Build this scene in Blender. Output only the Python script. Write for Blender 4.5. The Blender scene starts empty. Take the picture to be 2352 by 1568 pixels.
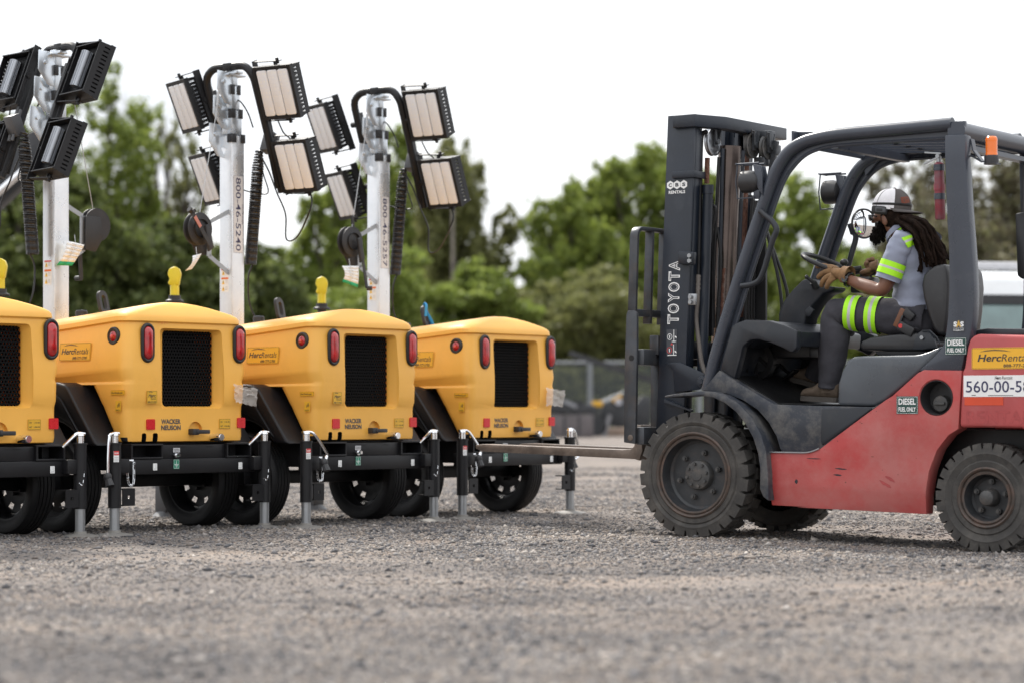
import bpy, bmesh, math, random
import numpy as np
from mathutils import Vector, Matrix, Euler

R = math.radians
SC = bpy.context.scene
COL = SC.collection

# ------------------------------------------------------------------ camera, sky, sun
# photo measured at 2352 px wide: principal column, horizon row, focal length in px, eye height in m
CX, HY, F, CH = 1176.0, 945.0, 5553.0, 0.695
cam_data = bpy.data.cameras.new('camera')
cam = bpy.data.objects.new('camera', cam_data)
COL.objects.link(cam)
cam.location = (0, 0, CH)
cam.rotation_euler = (R(90), 0, 0)
cam_data.lens = 85.0
cam_data.sensor_width = 36.0
cam_data.shift_y = (HY - 784.0) / 2352.0
cam_data.clip_start = 0.1
cam_data.clip_end = 3000
cam_data.dof.use_dof = True
cam_data.dof.focus_distance = 13.5
cam_data.dof.aperture_fstop = 1.9
SC.camera = cam

SUN_EL, SUN_DIR = 46.0, Vector((-0.40, 0.80, 0)).normalized()
world = bpy.data.worlds.new('World')
SC.world = world
world.use_nodes = True
wn, wl = world.node_tree.nodes, world.node_tree.links
wn.clear()
w_out = wn.new('ShaderNodeOutputWorld')
w_bg = wn.new('ShaderNodeBackground')
w_bg.inputs['Strength'].default_value = 0.12
w_sky = wn.new('ShaderNodeTexSky')
w_sky.sky_type = 'NISHITA'
w_sky.sun_disc = False
w_sky.sun_elevation = R(SUN_EL)
w_sky.sun_rotation = math.atan2(SUN_DIR.x, SUN_DIR.y)
w_tc = wn.new('ShaderNodeTexCoord')
w_map = wn.new('ShaderNodeMapping')
w_map.inputs['Scale'].default_value = (2.2, 2.2, 7.0)
w_noise = wn.new('ShaderNodeTexNoise')
w_noise.inputs['Scale'].default_value = 2.0
w_noise.inputs['Detail'].default_value = 5.0
w_ramp = wn.new('ShaderNodeValToRGB')
w_ramp.color_ramp.elements[0].position = 0.36
w_ramp.color_ramp.elements[0].color = (5.9, 6.05, 6.35, 1)
w_ramp.color_ramp.elements[1].position = 0.60
w_ramp.color_ramp.elements[1].color = (7.3, 7.35, 7.45, 1)
w_mix = wn.new('ShaderNodeMix')
w_mix.data_type = 'RGBA'
w_mix.inputs['Factor'].default_value = 0.93
wl.new(w_tc.outputs['Generated'], w_map.inputs['Vector'])
wl.new(w_map.outputs['Vector'], w_noise.inputs['Vector'])
wl.new(w_noise.outputs['Fac'], w_ramp.inputs['Fac'])
wl.new(w_sky.outputs['Color'], w_mix.inputs['A'])
# an overcast dome brightens towards the zenith
w_sep = wn.new('ShaderNodeSeparateXYZ')
w_el = wn.new('ShaderNodeMapRange')
w_el.inputs['From Min'].default_value = 0.12
w_el.inputs['From Max'].default_value = 1.0
w_el.inputs['To Min'].default_value = 1.0
w_el.inputs['To Max'].default_value = 1.75
w_grad = wn.new('ShaderNodeVectorMath')
w_grad.operation = 'SCALE'
wl.new(w_tc.outputs['Generated'], w_sep.inputs['Vector'])
wl.new(w_sep.outputs['Z'], w_el.inputs['Value'])
wl.new(w_ramp.outputs['Color'], w_grad.inputs[0])
wl.new(w_el.outputs['Result'], w_grad.inputs['Scale'])
wl.new(w_grad.outputs['Vector'], w_mix.inputs['B'])
wl.new(w_mix.outputs['Result'], w_bg.inputs['Color'])
wl.new(w_bg.outputs['Background'], w_out.inputs['Surface'])

sun_data = bpy.data.lights.new('sun', 'SUN')
sun_data.energy = 3.6
sun_data.angle = R(8)
sun_data.color = (1.0, 0.95, 0.88)
sun = bpy.data.objects.new('sun', sun_data)
COL.objects.link(sun)
sd = SUN_DIR * math.cos(R(SUN_EL)) + Vector((0, 0, math.sin(R(SUN_EL))))
sun.rotation_euler = sd.to_track_quat('Z', 'Y').to_euler()
sun.location = (0, 20, 12)

SC.view_settings.view_transform = 'Standard'
SC.view_settings.look = 'None'
SC.view_settings.exposure = 0.55
SC.view_settings.gamma = 1.0
SC.cycles.max_bounces = 8
SC.cycles.transparent_max_bounces = 24
SC.cycles.use_denoising = True

# ------------------------------------------------------------------ materials
def _n(nt, kind, **kw):
    n = nt.nodes.new(kind)
    for k, v in kw.items():
        n.inputs[k].default_value = v
    return n

def M(name, col, rough=0.5, metal=0.0, var=0.12, vs=6.0, bump=0.0, bs=60.0, dirt=None, coat=0.0, spec=0.5, rvar=0.12):
    """painted / worn surface: base colour with soft noise, optional dirt = (colour, amount, scale), optional bump"""
    m = bpy.data.materials.new(name)
    m.use_nodes = True
    nt = m.node_tree
    L = nt.links
    b = nt.nodes['Principled BSDF']
    tc = _n(nt, 'ShaderNodeTexCoord')
    no = _n(nt, 'ShaderNodeTexNoise', Scale=vs, Detail=6.0, Roughness=0.6)
    L.new(tc.outputs['Object'], no.inputs['Vector'])
    ra = nt.nodes.new('ShaderNodeValToRGB')
    lo = [max(0, c * (1 - var)) for c in col]
    hi = [min(1, c * (1 + var)) for c in col]
    ra.color_ramp.elements[0].position = 0.3
    ra.color_ramp.elements[1].position = 0.7
    ra.color_ramp.elements[0].color = (*lo, 1)
    ra.color_ramp.elements[1].color = (*hi, 1)
    L.new(no.outputs['Fac'], ra.inputs['Fac'])
    out = ra.outputs['Color']
    if dirt:
        dcol, amt, ds = dirt
        n2 = _n(nt, 'ShaderNodeTexNoise', Scale=ds, Detail=9.0, Roughness=0.72)
        L.new(tc.outputs['Object'], n2.inputs['Vector'])
        r2 = nt.nodes.new('ShaderNodeValToRGB')
        c0 = 0.62 - 0.3 * amt
        r2.color_ramp.elements[0].position = c0
        r2.color_ramp.elements[1].position = min(0.95, c0 + 0.22)
        r2.color_ramp.elements[0].color = (0, 0, 0, 1)
        r2.color_ramp.elements[1].color = (amt, amt, amt, 1)
        L.new(n2.outputs['Fac'], r2.inputs['Fac'])
        mx = nt.nodes.new('ShaderNodeMix')
        mx.data_type = 'RGBA'
        mx.inputs['B'].default_value = (*dcol, 1)
        L.new(r2.outputs['Color'], mx.inputs['Factor'])
        L.new(out, mx.inputs['A'])
        out = mx.outputs['Result']
    L.new(out, b.inputs['Base Color'])
    mr = _n(nt, 'ShaderNodeMapRange')
    mr.inputs['To Min'].default_value = max(0.03, rough - rvar)
    mr.inputs['To Max'].default_value = min(1, rough + rvar)
    L.new(no.outputs['Fac'], mr.inputs['Value'])
    L.new(mr.outputs['Result'], b.inputs['Roughness'])
    b.inputs['Metallic'].default_value = metal
    b.inputs['Specular IOR Level'].default_value = spec
    b.inputs['Coat Weight'].default_value = coat
    b.inputs['Coat Roughness'].default_value = 0.1
    if bump:
        nb = _n(nt, 'ShaderNodeTexNoise', Scale=bs, Detail=4.0)
        L.new(tc.outputs['Object'], nb.inputs['Vector'])
        bp = _n(nt, 'ShaderNodeBump', Strength=bump, Distance=0.01)
        L.new(nb.outputs['Fac'], bp.inputs['Height'])
        L.new(bp.outputs['Normal'], b.inputs['Normal'])
    return m

DUST = (0.16, 0.13, 0.10)
MT = {
 'yellow': M('yellow_plastic', (0.84, 0.435, 0.075), 0.44, var=0.05, vs=3, bump=0.10, bs=260, dirt=((0.55, 0.28, 0.06), 0.22, 5)),
 'orange_in': M('orange_plastic', (0.75, 0.20, 0.02), 0.6),
 'black': M('black_paint', (0.009, 0.009, 0.0105), 0.45, var=0.25, dirt=((0.03, 0.028, 0.026), 0.18, 9), bump=0.06, bs=200, spec=.35),
 'blackpl': M('black_plastic', (0.022, 0.022, 0.024), 0.5, bump=0.15, bs=300, dirt=((0.07, 0.065, 0.06), 0.3, 6)),
 'fender': M('fender_plastic', (0.007, 0.007, 0.0085), 0.45, bump=0.12, bs=220, dirt=((0.02, 0.02, 0.021), 0.2, 4), spec=.32),
 'tyre': M('trailer_rubber', (0.008, 0.008, 0.009), 0.6, bump=0.2, bs=90, dirt=((0.03, 0.028, 0.025), 0.25, 7), spec=.35),
 'zinc': M('galvanised_steel', (0.34, 0.35, 0.36), 0.36, metal=0.85, var=0.10, vs=4, dirt=((0.45, 0.46, 0.47), 0.3, 12)),
 'zinc2': M('bright_zinc', (0.72, 0.74, 0.76), 0.30, metal=0.6, var=0.08, vs=9),
 'chrome': M('chrome', (0.80, 0.81, 0.83), 0.14, metal=1.0, var=0.05),
 'alu': M('aluminium_fins', (0.36, 0.375, 0.40), 0.32, metal=0.8, var=0.08),
 'redlens': M('red_lens', (0.42, 0.012, 0.014), 0.14, var=0.35, vs=25, coat=0.6),
 'redspot': M('red_spot', (0.75, 0.10, 0.10), 0.2, var=0.2),
 'reflector': M('red_reflector', (0.58, 0.015, 0.02), 0.3, var=0.15, vs=120),
 'lensstrip': None,
 'white': M('white_paint', (0.80, 0.80, 0.79), 0.45, var=0.04),
 'paper': M('white_paper', (0.80, 0.81, 0.80), 0.7, var=0.04),
 'label_grey': M('grey_label', (0.50, 0.50, 0.51), 0.5),
 'ink': M('dark_ink', (0.035, 0.033, 0.035), 0.5, var=0.1),
 'ink_blue': M('blue_ink', (0.03, 0.03, 0.09), 0.5, var=0.1),
 'ink_grey': M('grey_ink', (0.10, 0.10, 0.105), 0.5, var=0.2, vs=40),
 'logo_grey': M('logo_print', (0.075, 0.075, 0.08), 0.5, var=0.25, vs=60),
 'sign_yellow': M('yellow_decal', (0.80, 0.42, 0.025), 0.38, var=0.04),
 'sign_yellow2': M('faded_yellow_decal', (0.72, 0.40, 0.03), 0.42, var=0.05),
 'sign_green': M('green_decal', (0.008, 0.22, 0.13), 0.4, var=0.1),
 'tag_green': M('green_band', (0.01, 0.36, 0.17), 0.5, var=0.05),
 'sign_dkgreen': M('dark_green_decal', (0.012, 0.060, 0.048), 0.45, var=0.15),
 'sign_orange': M('orange_print', (0.75, 0.16, 0.02), 0.5, var=0.05),
 'sign_red': M('red_print', (0.62, 0.05, 0.05), 0.5, var=0.1),
 'warn_yellow': M('warning_yellow', (0.80, 0.50, 0.03), 0.5, var=0.05),
 'crayon': M('crayon_scribble', (0.66, 0.20, 0.055), 0.7, var=0.2, vs=90),
 'cap_yellow': M('bright_yellow_plastic', (0.74, 0.60, 0.030), 0.42, var=0.08),
 'cable': M('cable_rubber', (0.010, 0.010, 0.011), 0.4),
 'wire': M('steel_wire', (0.45, 0.46, 0.47), 0.4, metal=0.6),
 'greybox': M('grey_box', (0.075, 0.078, 0.085), 0.45),
 'blue': M('blue_strap', (0.02, 0.25, 0.55), 0.6),
}

# ------------------------------------------------------------------ frames: where a photographed point lies on a known plane
class Frame:
    def __init__(s, ox, oy, rz, oz=0.0):
        s.m = Matrix.Translation((ox, oy, oz)) @ Matrix.Rotation(rz, 4, 'Z')
        s.i = s.m.inverted()
        s.o = s.i @ Vector((0, 0, CH))
    def hit(s, px, py, axis, val):
        d = s.i.to_3x3() @ Vector(((px - CX) / F, 1.0, (HY - py) / F))
        t = (val - s.o[axis]) / d[axis]
        return s.o + d * t
    def px(s, p):
        w = s.m @ Vector(p)
        return (CX + F * w.x / w.y, HY - F * (w.z - CH) / w.y)

def zz(ox, oy, k):          # crop coordinates -> 2352-wide photo coordinates
    return lambda x, y: ((ox + x / k) * 0.81215, (oy + y / k) * 0.81215)

# ------------------------------------------------------------------ mesh builder
class MB:
    def __init__(s):
        s.bm = bmesh.new()
        s.bm.verts.layers.int.new('done'); s.bm.faces.layers.int.new('done')
        s.mi = 0
        s.tr = Matrix.Identity(4)
    def _seal(s, f0, v0, bevel=0.0, seg=2, ang=25):
        bm = s.bm
        vl, fl = bm.verts.layers.int['done'], bm.faces.layers.int['done']
        nf = [f for f in bm.faces if not f[fl]]
        for f in nf: f.material_index = s.mi
        bmesh.ops.recalc_face_normals(bm, faces=nf)
        if bevel > 0:
            es = [e for e in {e for f in nf for e in f.edges} if len(e.link_faces) == 2 and e.calc_face_angle(0) > R(ang)]
            if es:
                bmesh.ops.bevel(bm, geom=es, offset=bevel, segments=seg, profile=0.5, affect='EDGES', clamp_overlap=True, material=-1)
                vl, fl = bm.verts.layers.int['done'], bm.faces.layers.int['done']
        mv = s.tr != Matrix.Identity(4)
        for v in bm.verts:
            if not v[vl]:
                if mv: v.co = s.tr @ v.co
                v[vl] = 1
        for f in bm.faces: f[fl] = 1
        return s
    def mark(s):
        return 0, 0
    def box(s, c, size, rot=None, bevel=0.0, seg=2):
        f0, v0 = s.mark()
        m = Matrix.Translation(c)
        if rot is not None:
            m = m @ (rot if isinstance(rot, Matrix) else Euler(rot).to_matrix().to_4x4())
        h = [x / 2 for x in size]
        vs = [s.bm.verts.new(m @ Vector((sx * h[0], sy * h[1], sz * h[2]))) for sx in (-1, 1) for sy in (-1, 1) for sz in (-1, 1)]
        for q in ((0, 1, 3, 2), (4, 6, 7, 5), (0, 4, 5, 1), (2, 3, 7, 6), (0, 2, 6, 4), (1, 5, 7, 3)):
            s.bm.faces.new([vs[i] for i in q])
        return s._seal(f0, v0, bevel, seg)
    def b2(s, x0, x1, y0, y1, z0, z1, bevel=0.0, seg=2):
        return s.box(((x0 + x1) / 2, (y0 + y1) / 2, (z0 + z1) / 2), (abs(x1 - x0), abs(y1 - y0), abs(z1 - z0)), None, bevel, seg)
    def bar(s, p0, p1, w, d, up=(0, 0, 1), bevel=0.0):
        """box beam from p0 to p1, w across, d along up"""
        p0, p1 = Vector(p0), Vector(p1)
        z = (p1 - p0)
        L = z.length
        z.normalize()
        u = Vector(up)
        x = u.cross(z)
        if x.length < 1e-4: x = Vector((1, 0, 0)).cross(z)
        x.normalize()
        y = z.cross(x)
        m = Matrix((x, y, z)).transposed().to_4x4()
        return s.box((p0 + p1) / 2, (w, d, L), m, bevel)
    def prism(s, pts, a0, a1, axis='y', bevel=0.0, seg=2):
        """closed outline extruded along an axis; pts are (x,z) for y, (y,z) for x, (x,y) for z"""
        f0, v0 = s.mark()
        def P(p, a):
            if axis == 'y': return (p[0], a, p[1])
            if axis == 'x': return (a, p[0], p[1])
            return (p[0], p[1], a)
        A = [s.bm.verts.new(P(p, a0)) for p in pts]
        B = [s.bm.verts.new(P(p, a1)) for p in pts]
        n = len(pts)
        s.bm.faces.new(A); s.bm.faces.new(list(reversed(B)))
        for i in range(n):
            j = (i + 1) % n
            s.bm.faces.new((A[i], B[i], B[j], A[j]))
        return s._seal(f0, v0, bevel, seg)
    def tube(s, path, r, seg=10, closed=False, caps=True, flat=None):
        f0, v0 = s.mark()
        P = [Vector(p) for p in path]
        n = len(P)
        rr = r if isinstance(r, (list, tuple)) else [r] * n
        T = []
        for i in range(n):
            a = P[(i - 1) % n] if (closed or i > 0) else P[i]
            b = P[(i + 1) % n] if (closed or i < n - 1) else P[i]
            t = b - a
            T.append(t.normalized() if t.length > 1e-9 else Vector((0, 0, 1)))
        u = Vector((0, 0, 1)) if abs(T[0].z) < 0.9 else Vector((1, 0, 0))
        u = (u - T[0] * u.dot(T[0])).normalized()
        rings = []
        for i in range(n):
            if i:
                q = T[i - 1].rotation_difference(T[i])
                u = q @ u
                u = (u - T[i] * u.dot(T[i])).normalized()
            w = T[i].cross(u)
            ring = []
            for k in range(seg):
                a = 2 * math.pi * k / seg
                fx, fy = (1, 1) if flat is None else flat
                ring.append(s.bm.verts.new(P[i] + (u * math.cos(a) * fx + w * math.sin(a) * fy) * rr[i]))
            rings.append(ring)
        m = n if closed else n - 1
        for i in range(m):
            A, B = rings[i], rings[(i + 1) % n]
            for k in range(seg):
                k2 = (k + 1) % seg
                s.bm.faces.new((A[k], A[k2], B[k2], B[k]))
        if caps and not closed:
            s.bm.faces.new(list(reversed(rings[0]))); s.bm.faces.new(rings[-1])
        return s._seal(f0, v0)
    def cyl(s, p0, p1, r0, r1=None, seg=20):
        return s.tube([p0, p1], [r0, r0 if r1 is None else r1], seg)
    def lathe(s, prof, origin=(0, 0, 0), axis='z', seg=40, closed=False):
        """prof = [(radius, height)] turned about the axis"""
        f0, v0 = s.mark()
        O = Vector(origin)
        def P(r, h, a):
            c, d = math.cos(a) * r, math.sin(a) * r
            if axis == 'z': return O + Vector((c, d, h))
            if axis == 'y': return O + Vector((c, h, d))
            return O + Vector((h, c, d))
        rings = []
        for r, h in prof:
            if r < 1e-6: rings.append([s.bm.verts.new(P(0, h, 0))])
            else: rings.append([s.bm.verts.new(P(r, h, 2 * math.pi * k / seg)) for k in range(seg)])
        q = len(rings) if closed else len(rings) - 1
        for i in range(q):
            A, B = rings[i], rings[(i + 1) % len(rings)]
            for k in range(seg):
                k2 = (k + 1) % seg
                if len(A) == 1 and len(B) == 1: continue
                if len(A) == 1: s.bm.faces.new((A[0], B[k2], B[k]))
                elif len(B) == 1: s.bm.faces.new((A[k], A[k2], B[0]))
                else: s.bm.faces.new((A[k], A[k2], B[k2], B[k]))
        return s._seal(f0, v0)
    def ball(s, c, r, seg=16, rings=10, rot=None):
        f0, v0 = s.mark()
        rx, ry, rz = r if isinstance(r, (tuple, list)) else (r, r, r)
        m = Matrix.Translation(c)
        if rot is not None: m = m @ Euler(rot).to_matrix().to_4x4()
        m = m @ Matrix.Diagonal((rx, ry, rz, 1))
        bmesh.ops.create_uvsphere(s.bm, u_segments=seg, v_segments=rings, radius=1.0, matrix=m)
        return s._seal(f0, v0)
    def loft(s, rings, cap=True, closed_ring=True):
        f0, v0 = s.mark()
        RR = [[s.bm.verts.new(p) for p in r] for r in rings]
        n = len(RR[0])
        for A, B in zip(RR[:-1], RR[1:]):
            for k in range(n if closed_ring else n - 1):
                k2 = (k + 1) % n
                s.bm.faces.new((A[k], A[k2], B[k2], B[k]))
        if cap:
            s.bm.faces.new(list(reversed(RR[0]))); s.bm.faces.new(RR[-1])
        return s._seal(f0, v0)
    def poly(s, pts3):
        vs = [s.bm.verts.new(p) for p in pts3]
        f = s.bm.faces.new(vs)
        f.material_index = s.mi
        f[s.bm.faces.layers.int['done']] = 1
        vl = s.bm.verts.layers.int['done']
        for v in vs: v[vl] = 1
        return s
    def raw(s, verts, faces, mat4):
        V = [s.bm.verts.new(mat4 @ Vector(v)) for v in verts]
        vl, fl = s.bm.verts.layers.int['done'], s.bm.faces.layers.int['done']
        for v in V: v[vl] = 1
        for f in faces:
            try:
                q = s.bm.faces.new([V[i] for i in f])
                q.material_index = s.mi
                q[fl] = 1
            except ValueError: pass
        return s
    def mesh(s, name, mats, smooth=35):
        me = bpy.data.meshes.new(name)
        s.bm.verts.layers.int.remove(s.bm.verts.layers.int['done']); s.bm.faces.layers.int.remove(s.bm.faces.layers.int['done'])
        s.bm.to_mesh(me)
        s.bm.free()
        for m in (mats if isinstance(mats, (list, tuple)) else [mats]):
            me.materials.append(MT[m] if isinstance(m, str) else m)
        if smooth:
            me.shade_smooth()
            me.set_sharp_from_angle(angle=R(smooth))
        return me
    def done(s, name, mats, parent=None, smooth=35, label=None):
        return put(s.mesh(name, mats, smooth), name, parent, label)

def put(me, name, parent=None, label=None):
    o = bpy.data.objects.new(name, me)
    COL.objects.link(o)
    if parent is not None: o.parent = parent
    if label: o['label'] = label
    return o

def tag(o, label, cat, group=None, kind=None):
    o['label'] = label
    o['category'] = cat
    if group: o['group'] = group
    if kind: o['kind'] = kind
    return o

def thing(name, label, cat, loc=(0, 0, 0), rz=0.0, group=None):
    o = bpy.data.objects.new(name, None)
    COL.objects.link(o)
    o.empty_display_size = 0.2
    o.location = loc
    o.rotation_euler = (0, 0, rz)
    return tag(o, label, cat, group)

def structure(o):
    o['kind'] = 'structure'
    return o

def flatten(o):
    """bake an object's modifiers into a plain mesh and return it"""
    dg = bpy.context.evaluated_depsgraph_get()
    me = bpy.data.meshes.new_from_object(o.evaluated_get(dg), depsgraph=dg)
    return me

_txt = {}
def text_geo(body, bold=0.0, shear=0.0):
    """glyph outlines of a line of text: verts, faces, (x0, x1, y0, y1)"""
    key = (body, bold, shear)
    if key in _txt: return _txt[key]
    cu = bpy.data.curves.new('letters', 'FONT')
    cu.body = body
    cu.size = 1.0
    cu.offset = bold
    cu.shear = shear
    cu.resolution_u = 3
    o = bpy.data.objects.new('letters', cu)
    COL.objects.link(o)
    me = flatten(o)
    v = [tuple(x.co) for x in me.vertices]
    f = [tuple(p.vertices) for p in me.polygons]
    bpy.data.objects.remove(o); bpy.data.curves.remove(cu); bpy.data.meshes.remove(me)
    xs = [p[0] for p in v]; ys = [p[1] for p in v]
    _txt[key] = (v, f, (min(xs), max(xs), min(ys), max(ys)))
    return _txt[key]

def sign(name, parent, origin, xd, yd, w, h, bg, items, mats, thick=0.0015, label=None, border=None, rnd=0.0):
    """flat label: a thin plate centred on origin, x along xd, y along yd (metres); items are drawn in w x h units 0..1
    ('t', text, cx, cy, width, height, mat_index, bold, shear) or ('p', [(x, y)...], mat_index)"""
    xd, yd = Vector(xd).normalized(), Vector(yd).normalized()
    nd = xd.cross(yd).normalized()
    yd = nd.cross(xd).normalized()
    B = Matrix((xd, yd, nd)).transposed().to_4x4()
    B.translation = Vector(origin)
    mb = MB()
    lift = 0.0
    if bg is not None:
        mb.mi = bg
        if rnd:
            pts = []
            for (cx_, cy_, a0) in ((w / 2 - rnd, h / 2 - rnd, 0), (-w / 2 + rnd, h / 2 - rnd, 90), (-w / 2 + rnd, -h / 2 + rnd, 180), (w / 2 - rnd, -h / 2 + rnd, 270)):
                for k in range(5):
                    a = R(a0 + 22.5 * k)
                    pts.append((cx_ + rnd * math.cos(a), cy_ + rnd * math.sin(a)))
        else:
            pts = [(-w / 2, -h / 2), (w / 2, -h / 2), (w / 2, h / 2), (-w / 2, h / 2)]
        mb.tr = B
        mb.prism(pts, 0, thick, 'z')
        lift = thick
    if border is not None:
        mi, ins, t = border
        mb.mi = mi
        x1, y1 = w / 2 - ins, h / 2 - ins
        mb.tr = Matrix.Identity(4)
        for (a, b, c, d) in ((-x1, x1, y1 - t, y1), (-x1, x1, -y1, -y1 + t), (-x1, -x1 + t, -y1 + t, y1 - t), (x1 - t, x1, -y1 + t, y1 - t)):
            mb.poly([B @ Vector((x, y, lift + 0.0006)) for x, y in ((a, c), (b, c), (b, d), (a, d))])
    for k, it in enumerate(items):
        z = lift + 0.0008 + 0.00012 * k
        if it[0] == 't':
            _, body, cx_, cy_, tw, th, mi = it[:7]
            bold = it[7] if len(it) > 7 else 0.0
            sh = it[8] if len(it) > 8 else 0.0
            v, f, (a, b, c, d) = text_geo(body, bold, sh)
            sx, sy = tw * w / (b - a), th * h / (d - c)
            T = B @ Matrix.Translation(((cx_ - 0.5) * w, (cy_ - 0.5) * h, z)) @ Matrix.Diagonal((sx, sy, 1, 1)) @ Matrix.Translation((-(a + b) / 2, -(c + d) / 2, 0))
            mb.mi = mi
            mb.raw(v, f, T)
        else:
            _, pts, mi = it
            mb.mi = mi
            mb.tr = Matrix.Identity(4)
            mb.poly([B @ Vector(((x - 0.5) * w, (y - 0.5) * h, z)) for x, y in pts])
    return mb.done(name, mats, parent, smooth=0, label=label)

def rrect(cx_, cy_, w, h, r, n=5):
    pts = []
    for (x, y, a0) in ((cx_ + w / 2 - r, cy_ + h / 2 - r, 0), (cx_ - w / 2 + r, cy_ + h / 2 - r, 90), (cx_ - w / 2 + r, cy_ - h / 2 + r, 180), (cx_ + w / 2 - r, cy_ - h / 2 + r, 270)):
        for k in range(n):
            a = R(a0 + 90 * k / (n - 1))
            pts.append((x + r * math.cos(a), y + r * math.sin(a)))
    return pts

def arcpts(cx_, cy_, r, a0, a1, n=12):
    return [(cx_ + r * math.cos(R(a0 + (a1 - a0) * k / n)), cy_ + r * math.sin(R(a0 + (a1 - a0) * k / n))) for k in range(n + 1)]

def smoothpath(pts, n=6):
    """Catmull-Rom through 3-D points"""
    P = [Vector(p) for p in pts]
    P = [P[0] * 2 - P[1]] + P + [P[-1] * 2 - P[-2]]
    out = []
    for i in range(1, len(P) - 2):
        a, b, c, d = P[i - 1], P[i], P[i + 1], P[i + 2]
        for k in range(n):
            t = k / n
            out.append(0.5 * ((2 * b) + (c - a) * t + (2 * a - 5 * b + 4 * c - d) * t * t + (3 * b - a - 3 * c + d) * t ** 3))
    out.append(P[-2])
    return out

HERC_SWOOSH = [(0.12, 0.80), (0.22, 0.88), (0.36, 0.905), (0.50, 0.87), (0.60, 0.80), (0.48, 0.835), (0.34, 0.86), (0.22, 0.84)]
# ------------------------------------------------------------------ ground
FKO = (1.002, 13.41)                       # forklift: ground point under the near front wheel
FKR = R(-35)
_rg = np.random.default_rng(7)
def _lump(x, y, cx, cy, r, h): return h * np.exp(-((x - cx) ** 2 + (y - cy) ** 2) / (r * r))
def ground_z(x, y):
    x = np.asarray(x, float); y = np.asarray(y, float)
    fade = np.clip((y - 3) / 2, 0, 1) * np.exp(-np.maximum(0, y - 25) / 20)
    z = .008 * np.sin(1.7 * x + .6 * y) * np.sin(.9 * y - .5 * x) + .006 * np.sin(3.7 * x - 1.1 * y + 1) * np.sin(2.9 * y + .7) + .005 * np.sin(.45 * y + 1.3 * x)
    z = z * fade
    flat = np.clip(np.hypot((x + .9) / 2.6, (y - 14.6) / 2.4) - .55, 0, 1) * np.clip(np.hypot((x - 1.7) / 1.6, (y - 13.4) / 1.5) - .5, 0, 1)
    z = z * flat
    # rear wheels of the forklift stand a little lower
    z = z - .031 * np.clip((x - 1.2) / 1.15, 0, 1) * np.exp(-((y - 12.9) / 1.6) ** 4)
    z = z + _lump(x, y, -.42, 12.9, .10, .022) + _lump(x, y, -1.05, 12.4, .09, .012) + _lump(x, y, -2.2, 11.0, .3, .012) + _lump(x, y, 1.45, 8.2, .3, .02) + _lump(x, y, .2, 8.9, .25, .015)
    return z

def patchy(nt, src):
    """broad darker and lighter drifts of grit, the same for the dirt and for the loose stones"""
    L = nt.links
    g = nt.nodes.new('ShaderNodeNewGeometry')
    mp = nt.nodes.new('ShaderNodeMapping'); mp.inputs['Scale'].default_value = (.55, 1.0, 1)
    mp.inputs['Rotation'].default_value = (0, 0, R(-18))
    n = _n(nt, 'ShaderNodeTexNoise', Scale=1.15, Detail=7.0, Roughness=.62)
    L.new(g.outputs['Position'], mp.inputs['Vector']); L.new(mp.outputs['Vector'], n.inputs['Vector'])
    r = nt.nodes.new('ShaderNodeValToRGB')
    r.color_ramp.elements[0].position = .36; r.color_ramp.elements[0].color = (.66, .645, .645, 1)
    r.color_ramp.elements[1].position = .62; r.color_ramp.elements[1].color = (1.16, 1.09, 1.02, 1)
    L.new(n.outputs['Fac'], r.inputs['Fac'])
    m = nt.nodes.new('ShaderNodeMix'); m.data_type = 'RGBA'; m.blend_type = 'MULTIPLY'; m.inputs['Factor'].default_value = 1.0
    L.new(src, m.inputs['A']); L.new(r.outputs['Color'], m.inputs['B'])
    return m.outputs['Result']

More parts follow.
